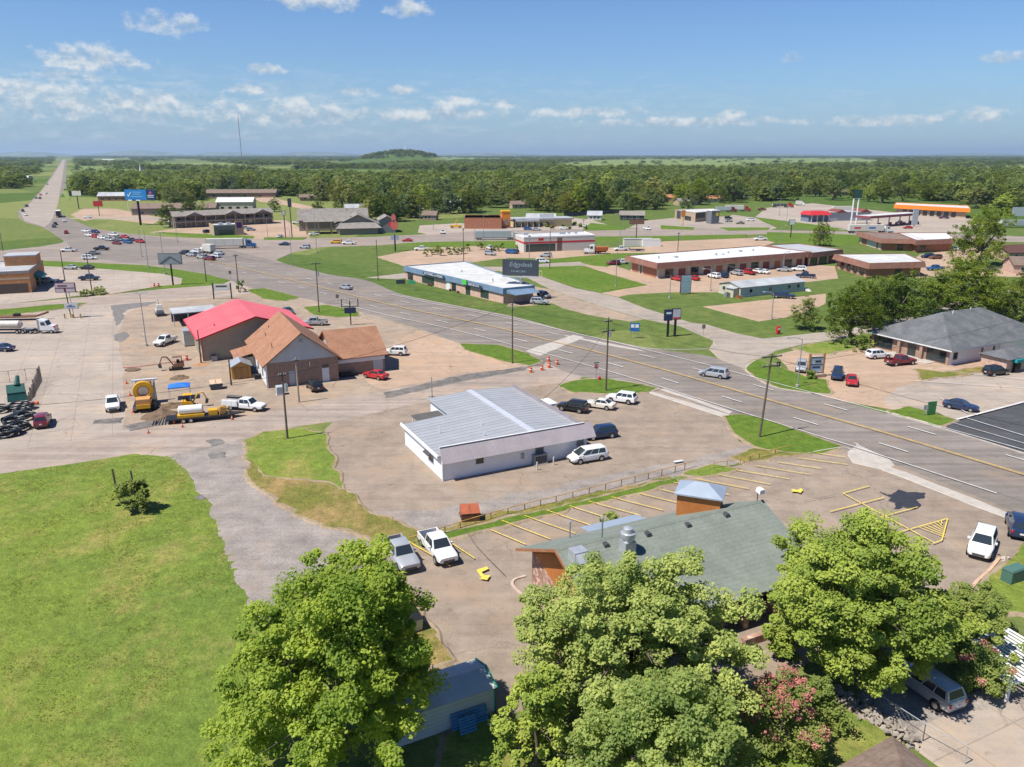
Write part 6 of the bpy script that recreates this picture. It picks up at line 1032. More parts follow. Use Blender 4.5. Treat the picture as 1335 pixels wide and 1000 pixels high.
def car_parts(kind):
    S = SPEC[kind]; out = []
    out.append(('body', MB().loft([ring(*s) for s in S['st']]).mesh('body', 38), 'P'))
    rb, fb, zb, wb = S['gb']; rt, ft, zt, wt = S['gt']
    base = [Vector((rb, -wb, zb)), Vector((fb, -wb, zb)), Vector((fb, wb, zb)), Vector((rb, wb, zb))]; top = [Vector((rt, -wt, zt)), Vector((ft, -wt, zt)), Vector((ft, wt, zt)), Vector((rt, wt, zt))]
    cr = [Vector((rt + .12, -wt + .1, zt + .05)), Vector((ft - .14, -wt + .1, zt + .05)), Vector((ft - .14, wt - .1, zt + .05)), Vector((rt + .12, wt - .1, zt + .05))]
    out.append(('cabin', MB().loft([base, top, cr]).mesh('cabin', 30), 'P'))
    fq = [base[1], base[2], top[2], top[1]]; rq = [base[3], base[0], top[0], top[3]]; lq = [base[2], base[3], top[3], top[2]]; sq = [base[0], base[1], top[1], top[0]]
    out.append(('windshield', MB().slab(inq(fq, .06, .94, .1, .94, .012), .01).mesh('windshield'), 'G')); out.append(('rear_window', MB().slab(inq(rq, .09, .91, .2, .92, .012), .01).mesh('rear_window'), 'G'))
    n = S['div']
    for q, fl in ((sq, False), (lq, True)):
        for k in range(n):
            a, c = .05 + .88 * k / n + .015, .05 + .88 * (k + 1) / n - .015
            if fl: a, c = 1 - c, 1 - a
            out.append(('side_window', MB().slab(inq(q, a, c, .16, .9, .012), .01).mesh('side_window'), 'G'))
    f, r = S['st'][-1], S['st'][0]; fx = f[0]; rx = S['bed'][0] if 'bed' in S else r[0]; w = f[3]; w2 = S['st'][1][3]
    if 'bed' in S:
        b0, b1 = S['bed']; b = MB()
        b.box(b0, b1, -.98, -.88, .5, 1.16); b.box(b0, b1, .88, .98, .5, 1.16); b.box(b0, b0 + .08, -.88, .88, .5, 1.12); b.box(b1 - .08, b1, -.88, .88, .5, 1.12); out.append(('cargo_bed', b.mesh('cargo_bed'), 'P')); out.append(('bed_floor', MB().box(b0 + .08, b1 - .08, -.88, .88, .5, .68).mesh('bed_floor'), 'D')); out.append(('rear_bumper', MB().box(b0 - .12, b0, -.9, .9, .48, .66).mesh('rear_bumper'), 'D'))
    near = []
    zf = (f[1] + f[2]) / 2 + .08; zr = (r[1] + r[2]) / 2 + .12 if 'bed' not in S else .92
    for s in (-1, 1):
        near.append(('headlight', MB().loft([[(fx - .22, s * w * .78 - .16, zf - .02), (fx - .02, s * w * .72 - .14, zf - .05), (fx - .02, s * w * .72 + .14, zf - .05), (fx - .16, s * w * .9 + .1 * s, zf - .02)][::1], [(fx - .26, s * w * .78 - .16, zf + .12), (fx - .06, s * w * .72 - .14, zf + .09), (fx - .06, s * w * .72 + .14, zf + .09), (fx - .2, s * w * .9 + .1 * s, zf + .12)]]).mesh('headlight'), 'H'))
        near.append(('tail_light', MB().box(rx - .03, rx + .1, s * (.74 if 'bed' not in S else .92) - .09, s * (.74 if 'bed' not in S else .92) + .09, zr - .1, zr + .16).mesh('tail_light'), 'T'))
        near.append(('mirror', MB().box(fb - .62, fb - .45, s * (wb + .14) - .1, s * (wb + .14) + .1, zb + .06, zb + .22).mesh('mirror'), 'P'))
    near.append(('grille', MB().box(fx - .1, fx + .015, -w * .62, w * .62, f[1] + .02, f[1] + .2).mesh('grille'), 'D')); near.append(('licence_plate', MB().box(rx - .045, rx + .02, -.16, .16, zr - .2, zr - .06).mesh('licence_plate'), 'W'))
    return out, near, S
def wheel_mesh(r): return MB().loft([[(r * .9 * math.cos(i * math.pi / 8), y, r * .9 * math.sin(i * math.pi / 8)) if e else (r * math.cos(i * math.pi / 8), y, r * math.sin(i * math.pi / 8)) for i in range(16)] for y, e in ((-.12, 1), (-.09, 0), (.09, 0), (.12, 1))]).mesh('wheel', 40)
def disc_mesh(r, w, name): return MB().loft([[(r * math.cos(i * math.pi / 8), y, r * math.sin(i * math.pi / 8)) for i in range(16)] for y in (-w, w)]).mesh(name, 40)
WM = {}
COLS = {'white': (.72, .72, .71), 'silver': (.42, .43, .44), 'grey': (.16, .165, .17), 'black': (.014, .014, .016), 'navy': (.02, .04, .1), 'blue': (.03, .12, .32), 'red': (.42, .02, .02), 'maroon': (.17, .015, .025), 'cream': (.66, .62, .52), 'teal': (.06, .11, .12), 'brown': (.2, .09, .05), 'olive': (.14, .13, .08), 'yellow': (.7, .36, .02), 'purple': (.09, .03, .07)}
def paintof(c): return paint('car_paint_' + c, COLS[c] + (1,), .25 if c in ('silver', 'grey', 'navy', 'blue', 'teal', 'brown') else 0.0)
VLAB = {}
NAMEOF = {'sedan': 'sedan', 'suv': 'sport_utility_vehicle', 'minivan': 'minivan', 'pickup': 'pickup_truck'}
def car(kind, col, pos, head, where, near=False, group=None, sc=1.0, z=.06):
    if kind not in CARM: CARM[kind] = car_parts(kind)
    base, extra, S = CARM[kind]; pm = paintof(col); mm = {'P': pm, 'G': CARGLASS, 'D': DGREY, 'H': HEADL, 'T': TAILL, 'W': WHITE}
    word = {'suv': 'sport utility vehicle', 'sedan': 'sedan', 'minivan': 'minivan', 'pickup': 'pickup truck'}[kind]
    t = thing(NAMEOF[kind], '%s %s %s' % (col, word, where), 'car' if kind != 'pickup' else 'pickup truck', (pos.x, pos.y, z), R(head), group); t.scale = (sc, sc, sc)
    for nm, me, k in base + (extra if near else []): obj(nm, me, mm[k], t)
    r = S['wr']; wy = S['st'][2][3] - .06
    if r not in WM: WM[r] = (wheel_mesh(r), disc_mesh(r * .62, .128, 'rim'), disc_mesh(r * 1.17, .005, 'wheel_arch'))
    for x in S['wx']:
        for s in (-1, 1):
            wy2 = wy if not ('bed' in S and x < 0) else .9
            w = obj('wheel', WM[r][0], TYRE, t, (x, s * (wy2 - .03), r))
            if near: obj('rim', WM[r][1], RIM, w); obj('wheel_arch', WM[r][2], BLACK, t, (x, s * (wy2 + .065), r + .04))
    return t
NEAR = [('minivan', 'white', ('A3', 985, 632), 203, 'parked at the right corner of the metal building'), ('suv', 'navy', ('A3', 1045, 522), 200, 'beside the white minivan at the metal building'), ('suv', 'black', ('A3', 915, 392), 153, 'next to the entrance canopy of the metal building'), ('sedan', 'cream', ('A3', 1045, 377), 153, 'between two parked vehicles by the stop sign island'), ('suv', 'white', ('A3', 1150, 350), 153, 'at the end of the row by the stop sign island'),
 ('pickup', 'silver', ('PX', 523, 731), -64, 'half hidden by the maple at the restaurant lot'), ('pickup', 'white', ('PX', 571, 722), -64, 'parked in a yellow stall of the restaurant lot'), ('suv', 'white', ('PX', 1279, 718), 233, 'with sunroof parked at the right of the restaurant lot'), ('suv', 'navy', ('PX', 1327, 693), 63, 'cut by the right edge beside the white one'), ('suv', 'silver', ('PX', 1207, 905), 113, 'parked on the gravel drive under the pecan tree'),
 ('suv', 'silver', ('A5', 38, 452), -112, 'behind the timber framed sign'), ('suv', 'navy', ('A5', 225, 492), -114, 'facing the highway beside the red car'), ('sedan', 'red', ('A5', 300, 522), -111, 'facing the highway in front of the hip-roofed office'), ('suv', 'white', ('A5', 437, 388), 14, 'at the office porch beside the maroon pickup'), ('pickup', 'maroon', ('A5', 555, 422), 17, 'parked at the porch of the hip-roofed office'), ('suv', 'black', ('A5', 1050, 475), 18, 'beside the office siding near the kiosk'), ('sedan', 'navy', ('A5', 868, 655), -38, 'alone on the pale concrete next to the dark lot'),
 ('pickup', 'white', ('A1', 592, 648), -64, 'facing the side street in the construction lot'), ('suv', 'maroon', ('A1', 226, 735), 114, 'with red tailgate beside the coiled pipes'), ('pickup', 'white', ('A1', 862, 315), -100, 'near the tall lamp in the construction lot'), ('suv', 'black', ('A2', 740, 598), 120, 'parked in front of the brick house'), ('sedan', 'red', ('A2', 1085, 535), 148, 'parked at the wing of the brick house'), ('suv', 'white', ('A2', 1195, 403), 172, 'at the right end of the brick house'), ('sedan', 'teal', ('A2', 592, 168), -58, 'parked behind the red roof'), ('pickup', 'silver', ('A2', 737, 235), 185, 'behind the tan roof'),
 ('suv', 'silver', ('C8', 310, 548), -14, 'beside the blue store end'), ('suv', 'grey', ('C8', 352, 488), -60, 'at the end of the blue store behind the silver one'), ('pickup', 'navy', ('Z4', 105, 820), -24, 'on the concrete pad by the mobile office'), ('pickup', 'navy', ('Z4', 215, 716), 162, 'near the end of the mobile office'), ('sedan', 'silver', ('Z2', 475, 775), 140, 'driving on the highway near the utility pole'), ('minivan', 'silver', ('A4', 520, 486), 147, 'driving on the highway in front of the side street')]
for kd, c, q, hd, wh in NEAR: car(kd, c, Q(*q), hd, wh, True, sc=1.12 if 'sunroof' in wh or 'cut by' in wh else (1.05 if q[0] == 'PX' else 1.0))
q1 = 'queued at the intersection, '
FAR = [('sedan', 'white', ('Z1', 440, 482), q1 + 'rearmost of the left group'), ('suv', 'navy', ('Z1', 490, 488), q1 + 'dark one behind the white pair'), ('sedan', 'white', ('Z1', 458, 503), q1 + 'left group second from the rear'), ('suv', 'red', ('Z1', 492, 511), q1 + 'first red one of the left group'), ('suv', 'white', ('Z1', 525, 518), q1 + 'middle of the left group near lane'), ('pickup', 'white', ('Z1', 585, 503), q1 + 'far lane of the left group'), ('suv', 'silver', ('Z1', 562, 527), q1 + 'middle of the left group'), ('sedan', 'maroon', ('Z1', 600, 545), q1 + 'near lane of the left group'), ('suv', 'grey', ('Z1', 612, 527), q1 + 'beside the blue one'), ('suv', 'blue', ('Z1', 655, 540), q1 + 'near the front of the left group'), ('sedan', 'black', ('Z1', 678, 528), q1 + 'behind the leading red one'), ('sedan', 'red', ('Z1', 640, 512), q1 + 'far lane of the left group front'), ('suv', 'red', ('Z1', 720, 537), q1 + 'leading the left group')]
for kd, c, q, wh in FAR: car(kd, c, Q(*q), -28, wh)
FAR2 = [('suv', 'black', ('Z1', 945, 597), 152, q1 + 'leading the right group'), ('suv', 'silver', ('Z1', 980, 606), 152, q1 + 'second of the right group near lane'), ('suv', 'white', ('Z1', 1005, 590), 152, q1 + 'right group beside the box truck'), ('suv', 'silver', ('Z1', 1036, 618), 150, q1 + 'right group in front of the maroon one'), ('suv', 'maroon', ('Z1', 1075, 627), 150, q1 + 'right group near lane'), ('suv', 'white', ('Z1', 1105, 613), 150, q1 + 'right group rear'), ('sedan', 'silver', ('Z1', 1122, 598), 150, q1 + 'right group rear far lane'),
 ('pickup', 'white', ('Z1', 352, 583), 190, 'turning left on the cross highway'), ('pickup', 'black', ('Z1', 522, 575), 5, 'crossing the intersection'), ('sedan', 'grey', ('Z1', 482, 597), 8, 'behind the white van on the cross highway'), ('minivan', 'white', ('Z1', 460, 622), 8, 'on the near lane of the cross highway'), ('suv', 'red', ('Z1', 340, 490), 120, 'in the turning lane at left'), ('suv', 'black', ('Z1', 285, 446), 118, 'following the trailer up the highway'), ('suv', 'grey', ('Z1', 277, 458), 118, 'behind the black one going up the highway'), ('sedan', 'white', ('Z1', 330, 430), 118, 'beside the semi trailer on the highway'), ('sedan', 'white', ('Z1', 132, 398), -60, 'coming down the far highway'), ('suv', 'black', ('Z1', 118, 378), -60, 'coming down the far highway behind the white one'), ('suv', 'navy', ('Z1', 137, 353), -70, 'at the shaded strip of the far highway'), ('suv', 'grey', ('Z1', 185, 311), -68, 'far up the highway, left of a pair'), ('suv', 'black', ('Z1', 205, 312), -68, 'far up the highway, right of a pair'), ('sedan', 'red', ('Z1', 208, 294), -70, 'far up the highway'), ('sedan', 'silver', ('Z1', 237, 287), 108, 'far up the highway going away'), ('sedan', 'grey', ('Z1', 243, 239), -70, 'farthest one on the highway'),
 ('sedan', 'silver', ('Z1', 362, 672), 175, 'parked below the verge of the left lot'), ('sedan', 'black', ('Z1', 447, 672), 172, 'parked below the verge right of the silver one'), ('pickup', 'navy', ('Z1', 460, 728), 5, 'parked in the middle of the left lot'), ('suv', 'silver', ('Z1', 245, 742), 10, 'in the shade of the orange brick restaurant'), ('sedan', 'white', ('Z1', 450, 410), 185, 'on the lane below the small blue sign'),
 ('sedan', 'navy', ('Z2', 160, 550), 178, 'moving behind the blue tractor unit'), ('suv', 'silver', ('Z2', 265, 566), 165, 'turning at the grass corner'), ('minivan', 'yellow', ('Z2', 425, 540), 178, 'moving past the inn'), ('pickup', 'white', ('Z2', 490, 545), 178, 'moving past the inn behind the yellow one'), ('sedan', 'red', ('Z2', 790, 530), 174, 'moving behind the tall red sign'), ('pickup', 'white', ('Z2', 862, 576), 185, 'parked at the planting strip'), ('pickup', 'white', ('Z2', 1215, 572), 110, 'in the back lot beside the silver one'), ('suv', 'silver', ('Z2', 1213, 600), -30, 'in the back lot below the white pickup'), ('suv', 'blue', ('Z2', 1322, 592), -20, 'in front of the cream parts store, left'), ('pickup', 'white', ('Z2', 970, 490), -80, 'leaving the lane beside the brick restaurant'),
 ('suv', 'navy', ('Z3', 35, 592), 160, 'in front of the parts store window'), ('suv', 'silver', ('Z3', 202, 610), 165, 'in front of the parts store recess'), ('minivan', 'white', ('Z3', 185, 640), 0, 'behind the dark billboard on the rear lane'), ('pickup', 'white', ('Z3', 587, 577), 190, 'right of the orange dump truck'), ('suv', 'maroon', ('Z3', 548, 650), 195, 'beside the strip mall end wall'), ('suv', 'white', ('Z3', 592, 645), 195, 'beside the maroon one at the strip mall end'), ('suv', 'blue', ('Z3', 112, 472), 0, 'at the drive-through arches'), ('sedan', 'silver', ('Z3', 155, 474), 0, 'beside the blue one at the drive-through'), ('sedan', 'maroon', ('Z3', 232, 454), 0, 'in the middle of the drive-through lot'), ('sedan', 'white', ('Z3', 295, 468), 175, 'at the grass edge of the drive-through'), ('suv', 'white', ('Z3', 722, 470), -60, 'on the lane below the small sign'), ('sedan', 'white', ('Z3', 395, 455), 100, 'right part of the drive-through lot'),
 ('sedan', 'red', ('D4', 550, 372), 116, 'left of the white sign board at the strip mall'), ('sedan', 'red', ('D4', 695, 368), 116, 'right of the white sign board at the strip mall'), ('suv', 'white', ('D4', 872, 350), 116, 'third in the strip mall row'), ('suv', 'navy', ('D4', 945, 345), 116, 'in the strip mall row next to the white one'), ('suv', 'silver', ('D4', 1068, 325), 116, 'in the strip mall row next to the red pickup'), ('pickup', 'red', ('D4', 1170, 318), 116, 'in the strip mall row'), ('sedan', 'white', ('D4', 1245, 308), 116, 'in the strip mall row right of the red pickup'), ('sedan', 'white', ('D4', 1305, 312), 116, 'in the strip mall row behind the mobile office'), ('sedan', 'silver', ('D5', 278, 293), 160, 'at the right half of the strip mall'), ('suv', 'white', ('D5', 408, 290), 165, 'near the yellow kerb of the strip mall'),
 ('suv', 'white', ('D3', 650, 700), 180, 'under the tall right tree'), ('suv', 'brown', ('D3', 500, 778), 190, 'in the office lot beside a dark one'), ('suv', 'navy', ('D3', 425, 768), 190, 'hidden behind the brown one in the office lot'), ('suv', 'silver', ('D3', 695, 828), 200, 'in the office lot nearest the trees'), ('pickup', 'blue', ('D6', 560, 418), 190, 'half hidden by the trees at the clinic'), ('sedan', 'black', ('D6', 1035, 430), 175, 'on the drive of the right edge house'), ('pickup', 'white', ('D3', 165, 448), 175, 'under the fuel canopy edge'), ('suv', 'black', ('D3', 300, 452), 175, 'right of the fuel canopy'), ('sedan', 'red', ('D3', 240, 492), 178, 'moving in front of the fuel canopy'), ('pickup', 'purple', ('D3', 580, 398), 175, 'at the orange fascia store'),
 ('minivan', 'white', ('D1', 790, 388), 175, 'right of the fast-food restaurant'), ('suv', 'silver', ('D1', 600, 398), 20, 'beside the fast-food restaurant wall'), ('sedan', 'olive', ('D1', 700, 415), 170, 'in front of the fast-food lot'), ('suv', 'black', ('D1', 598, 372), 20, 'behind the silver one at the fast-food restaurant'), ('pickup', 'maroon', ('D1', 890, 296), 0, 'right of the red tractor unit'), ('pickup', 'white', ('D1', 875, 558), 185, 'on the lane behind the strip mall'),
 ('pickup', 'white', ('C5', 485, 370), 180, 'left of the inn porch'), ('suv', 'silver', ('C5', 545, 405), 20, 'at the inn porch, first of three'), ('suv', 'white', ('C5', 545, 430), 20, 'at the inn porch, second of three'), ('sedan', 'white', ('C5', 640, 478), 20, 'under the inn porch arch'), ('sedan', 'silver', ('C5', 325, 500), 90, 'between the two tall sign poles'), ('sedan', 'silver', ('C2', 1262, 850), 30, 'right of the purple sign restaurant'), ('suv', 'silver', ('C2', 1312, 872), 30, 'nearest the road right of the purple sign restaurant'), ('pickup', 'white', ('C2', 842, 810), 30, 'left rear of the purple sign restaurant'), ('suv', 'black', ('C2', 870, 895), 60, 'left front of the purple sign restaurant'), ('sedan', 'blue', ('C5', 190, 120), 10, 'in the far lot behind the green'), ('sedan', 'red', ('C5', 140, 105), 10, 'in the far lot left of the blue one')]
for kd, c, q, hd, wh in FAR2: car(kd, c, Q(*q), hd, wh)
def wheels(t, xs, y, r, m=None):
    if r not in WM: WM[r] = (wheel_mesh(r), disc_mesh(r * .55, .128, 'rim'), disc_mesh(r * 1.17, .005, 'wheel_arch'))
    for x in xs:
        for s in (-1, 1): w = obj('wheel', WM[r][0], TYRE, t, (x, s * y, r)); obj('rim', WM[r][1], m or RIM, w)
def tractor(t, x, m):
    b = MB().loft([[(x - 1.6, -1.2, .9), (x - 1.6, 1.2, .9), (x - 1.6, 1.2, 3.6), (x - 1.6, -1.2, 3.6)], [(x + .2, -1.2, .9), (x + .2, 1.2, .9), (x + .2, 1.15, 3.3), (x + .2, -1.15, 3.3)], [(x + .7, -1.15, .9), (x + .7, 1.15, .9), (x + .7, 1.1, 2.1), (x + .7, -1.1, 2.1)], [(x + 2.3, -1.0, .8), (x + 2.3, 1.0, .8), (x + 2.3, .9, 1.9), (x + 2.3, -.9, 1.9)]]); c = obj('cab', b, m, t, smooth=25)
    obj('windshield', MB().slab([(x + .75, -1.0, 2.2), (x + .75, 1.0, 2.2), (x + .28, 1.0, 3.15), (x + .28, -1.0, 3.15)], .03), CARGLASS, c)
    for s in (-1, 1): obj('side_window', MB().slab([(x - .8, s * 1.215, 2.2), (x + .3, s * 1.215, 2.2), (x + .1, s * 1.2, 3.0), (x - .8, s * 1.2, 3.0)][::s], .02), CARGLASS, c)
    obj('grille', MB().box(x + 2.3, x + 2.36, -.6, .6, .9, 1.75), RIM, c); obj('bumper', MB().box(x + 2.25, x + 2.55, -1.15, 1.15, .45, .85), RIM, c)
    for s in (-1, 1): obj('exhaust_stack', MB().cyl(x - 1.5, s * 1.28, 1, 4.0, .09, 8), RIM, c)
    obj('chassis', MB().box(x - 4.2, x + 2.2, -.45, .45, .6, .95), BLACK, t); wheels(t, (x + 1.5, x - 2.4, x - 3.6), 1.05, .5)
def semi(label, pos, hd, cabc, boxm, L=14.5, cab=True, h=4.0, dark_rear=False, text=False):
    t = thing('semi_truck', label, 'truck', (pos.x, pos.y, .06), R(hd)); obj('trailer', MB().box(-L / 2, L / 2, -1.28, 1.28, 1.15, h), boxm, t); obj('trailer_frame', MB().box(-L / 2, L / 2, -.6, .6, .85, 1.15), BLACK, t); wheels(t, (-L / 2 + 1, -L / 2 + 2.3), 1.05, .5); obj('rear_doors', MB().box(-L / 2 - .04, -L / 2, -1.2, 1.2, 1.2, h - .1), DGREY if dark_rear else OFFW, t)
    for x in (-L / 2 + .1, -L / 4, 0, L / 4, L / 2 - .1): obj('side_rib', MB().box(x - .04, x + .04, -1.31, -1.28, 1.2, h - .05), LGREY, t)
    if text:
        for x in (-L * .28, L * .15): obj('side_emblem', MB().box(x - 1.6, x + 1.6, -1.315, -1.285, 2.2, 3.0), REDP if x < 0 else BLUEP, t)
    if cab: tractor(t, L / 2 + 2.6, paintof(cabc))
    return t
semi('blue tractor with long white trailer crossing the intersection', P(294, 324), 8, 'blue', OFFW); semi('semi trailer with dark rear doors going up the far highway', P(77, 283), 118, 'white', OFFW, 13, True, 4.0, True)
semi('pale grey trailer truck on the cross highway behind the parts store', P(643, 313), 4, 'white', LGREY, 16); semi('white lettered trailer truck passing in front of the fuel station', P(1128, 304), 3, 'white', OFFW, 17, True, 4.0, False, True)
semi('bright red tractor with long white trailer in the truck lot', P(957, 275.5), -4, 'red', OFFW, 12); semi('dark red tractor with short grey trailer in the truck lot', P(942, 276.5), -4, 'maroon', LGREY, 9, True, 3.4); semi('red tractor with grey flat trailer at the back of the truck lot', P(1016, 270.5), -4, 'red', DGREY, 10, True, 2.6); semi('long white trailer parked behind the fuel station', P(1098, 277), 4, 'white', OFFW, 14, False)
semi('white trailer truck on the cross highway at the right edge', P(1322, 297), 4, 'white', LGREY, 16)
def box_truck(label, pos, hd):
    t = thing('box_truck', label, 'truck', (pos.x, pos.y, .06), R(hd)); obj('cargo_box', MB().box(-3.4, 1.4, -1.2, 1.2, .9, 3.5), OFFW, t); b = MB().loft([[(1.5, -1.05, .5), (1.5, 1.05, .5), (1.5, 1.0, 2.5), (1.5, -1.0, 2.5)], [(2.6, -1.05, .5), (2.6, 1.05, .5), (2.4, .95, 2.4), (2.4, -.95, 2.4)], [(3.0, -1.0, .5), (3.0, 1.0, .5), (3.0, .95, 1.5), (3.0, -.95, 1.5)], [(3.7, -.9, .5), (3.7, .9, .5), (3.7, .85, 1.3), (3.7, -.85, 1.3)]]); c = obj('cab', b, paintof('white'), t, smooth=25); obj('windshield', MB().slab([(3.02, -.9, 1.55), (3.02, .9, 1.55), (2.48, .85, 2.3), (2.48, -.85, 2.3)], .03), CARGLASS, c); obj('chassis', MB().box(-3.3, 3.4, -.4, .4, .5, .9), BLACK, t); wheels(t, (-2.2, 2.9), .98, .42); return t
box_truck('white box truck queued at the intersection behind the parked cars', Q('Z1', 1062, 590), 150); box_truck('white box truck beside the red tractor at the back of the truck lot', Q('D1', 1222, 255), -15); box_truck('white box truck parked at the end of the motel', Q('C5', 70, 372), 60)
# dump truck
t = thing('dump_truck', 'orange dump truck with white cab parked behind the strip mall', 'truck', Q('C7', 865, 527), R(184)); tractor(t, 2.2, paintof('white')); b = MB(); OD = mat('dump_orange', (0.42, 0.1, 0.03, 1), .6, .2); b.loft([[(-4.4, -1.25, 1.2), (.4, -1.25, 1.2), (.4, 1.25, 1.2), (-4.4, 1.25, 1.2)], [(-4.7, -1.3, 2.7), (.4, -1.3, 2.7), (.4, 1.3, 2.7), (-4.7, 1.3, 2.7)]]); obj('dump_body', b, OD, t)
for x in (-3.6, -2.4, -1.2, 0): obj('body_rib', MB().box(x - .07, x + .07, -1.4, -1.27, 1.2, 2.7), OD, t)
obj('chassis', MB().box(-4, 2, -.45, .45, .7, 1.2), BLACK, t)
t = thing('flatbed_trailer', 'low dark flatbed trailer beside the white pickup behind the strip mall', 'trailer', Q('C7', 1262, 500), R(184)); obj('deck', MB().box(-3, 3, -1.1, 1.1, .6, .8), BLACK, t); obj('headboard', MB().box(2.9, 3, -1.1, 1.1, .8, 1.3), DGREY, t); wheels(t, (-1.2, -.3), .98, .35)
# highway-lot cement tanker on a low-loader
t = thing('tank_truck', 'pale tank truck with red and white cab in the left construction lot', 'truck', Q('A1', 48, 258), R(3)); t.scale = (.85,) * 3; tractor(t, 9.5, paintof('white')); obj('red_hood', MB().box(10.3, 11.85, -.95, .95, 1.0, 1.93), paintof('red'), t); b = MB(); b.loft([[(x, r_ * 1.1 * math.cos(i * .524), 2.3 + r_ * math.sin(i * .524)) for i in range(12)] for x, r_ in ((-6, .5), (-5.6, 1.0), (3.0, 1.0), (3.5, .5))]); obj('tank', b, mat('pale_tank', (0.5, 0.46, 0.4, 1), .4, .15), t, smooth=40); obj('frame', MB().box(-8.6, 8, -.4, .4, .8, 1.1), BLACK, t); obj('deck', MB().box(3.4, 6.4, -.8, .8, 1.1, 1.25), GREY, t); wheels(t, (2.6, 4.0), 1.05, .5)
t = thing('flatbed_trailer', 'dark low trailer at the left edge beyond the tank truck', 'trailer', Q('A1', 30, 190), R(8)); obj('deck', MB().box(-8, 7, -1.2, 1.2, .7, .95), RUST, t); obj('gooseneck', MB().tube((7, 0, .9), (9.5, 0, 1.7), .25, 6), RUST, t); obj('toolbox', MB().box(2, 3.2, -.6, .6, .95, 1.5), BLACK, t); wheels(t, (-5.5, -4.3), 1.0, .45)
car('sedan', 'navy', Q('A1', 12, 350), 172, 'at the left edge of the construction lot', True)
# service pickup with pipe and flat tank trailer
t = thing('service_truck', 'white utility service truck with black pipe on its bed towing a trailer', 'pickup truck', Q('A2', 360, 712), R(-14)); pm = paintof('white')
bs, ex, S = CARM['pickup']
for nm, me, k in bs + ex:
    if nm in ('cargo_bed', 'bed_floor', 'rear_bumper'): continue
    obj(nm, me, {'P': pm, 'G': CARGLASS, 'D': DGREY, 'H': HEADL, 'T': TAILL, 'W': WHITE}[k], t)
for s in (-1, 1):
    c = obj('tool_cabinet', MB().box(-3.6, -1.0, s * .95 - .22, s * .95 + .22, .7, 1.55), pm, t)
    for x in (-3.4, -2.5, -1.7): obj('cabinet_door', MB().box(x, x + .6, s * 1.17 - .02, s * 1.17 + .02, .8, 1.45), WHITE, c)
obj('bed_floor', MB().box(-3.6, -1.0, -.73, .73, .7, .85), DGREY, t); obj('pipe', MB().tube((-3.3, .1, 1.75), (-.9, .1, 1.8), .25, 10), BLACK, t); wheels(t, (-2.2, 1.85), .9, .41)
YEL = mat('machine_yellow', (0.62, 0.33, 0.015, 1), .5, .12); TRQ = Q('D8', 800, 470)
t = thing('tank_trailer', 'black tandem trailer with white tank and yellow pump behind the service truck', 'trailer', TRQ, R(17)); obj('deck', MB().box(-4.6, 4.2, -1.1, 1.1, .55, .75), BLACK, t); obj('drawbar', MB().loft([[(4.2, -.9, .58), (4.2, .9, .58), (4.2, .9, .7), (4.2, -.9, .7)], [(6.2, -.06, .58), (6.2, .06, .58), (6.2, .06, .7), (6.2, -.06, .7)]]), BLACK, t)
b = MB(); b.loft([[(x, r_ * math.cos(i * .449), 1.75 + r_ * math.sin(i * .449)) for i in range(14)] for x, r_ in ((-2.9, .3), (-2.75, .62), (.35, .62), (.5, .3))]); obj('tank', b, WHITE, t, smooth=40); obj('saddle', MB().box(-3.0, .6, -.8, .8, .75, 1.15), YEL, t); obj('pump', MB().box(1.2, 2.4, -.6, .6, .75, 1.5), YEL, t); obj('hose_reel', MB().tube((3.1, -.5, 1.3), (3.1, .5, 1.3), .55, 12), WOODY, t); obj('guard_frame', MB().path([(2.7, -.8, .75), (2.9, -.8, 2.0), (3.7, -.8, 1.8), (4.0, -.8, .75)], .06), YEL, t)
for k in range(5): obj('ramp_bar', MB().box(-6.4 + k * .36, -6.3 + k * .36, -1.0, 1.0, .1 + k * .09, .2 + k * .09), BLACK, t)
wheels(t, (-2.2, -1.2), 1.05, .38)
# cable plough / trencher with yellow spool
t = thing('trencher', 'yellow utility trencher with big spool working in the construction lot', 'digger', Q('D8', 365, 370), R(-70)); obj('chassis', MB().box(-2.6, 2.6, -.8, .8, .6, 1.1), YEL, t); obj('deck', MB().box(-2.4, -1.2, -.8, .8, 1.1, 2.9), RUST, t); obj('engine_cover', MB().box(1.0, 2.5, -.8, .8, 1.1, 1.75), mat('orange_tan', (0.55, 0.27, 0.1, 1), .6, .1), t)
t.scale = (1.2,) * 3; sp = obj('spool', MB().loft([[(x, r_ * math.cos(i * .314), 2.25 + r_ * math.sin(i * .314)) for i in range(20)] for r_, x in ((.7, .1), (1.2, -.2), (1.25, .0), (1.25, .35), (1.2, .45), (.75, .45), (.7, .3))]), YEL, t, smooth=40); obj('hub', MB().tube((.1, 0, 2.25), (.36, 0, 2.25), .6, 14), LGREY, sp); obj('spool_stand', MB().box(-.5, .5, -.5, .5, 1.1, 1.6), DGREY, t)
for s in (-1, 1): obj('stabiliser', MB().tube((-2.2, s * 1.1, .3), (-2.3, s * 1.05, 3.0), .14, 6), WHITE, t); obj('track', MB().loft([[(x, s * 1.05 - .2, z) for x, z in ((-2.3, .35), (-1.9, 0), (1.9, 0), (2.3, .35), (1.9, .75), (-1.9, .75))], [(x, s * 1.05 + .2, z) for x, z in ((-2.3, .35), (-1.9, 0), (1.9, 0), (2.3, .35), (1.9, .75), (-1.9, .75))]]), BLACK, t)
obj('control_panel', MB().box(-.4, .5, .95, 1.3, 1.1, 1.9), GREY, t); obj('cross_beam', MB().box(-2.5, -2.2, -1.5, 1.5, 2.9, 3.1), WHITE, t)
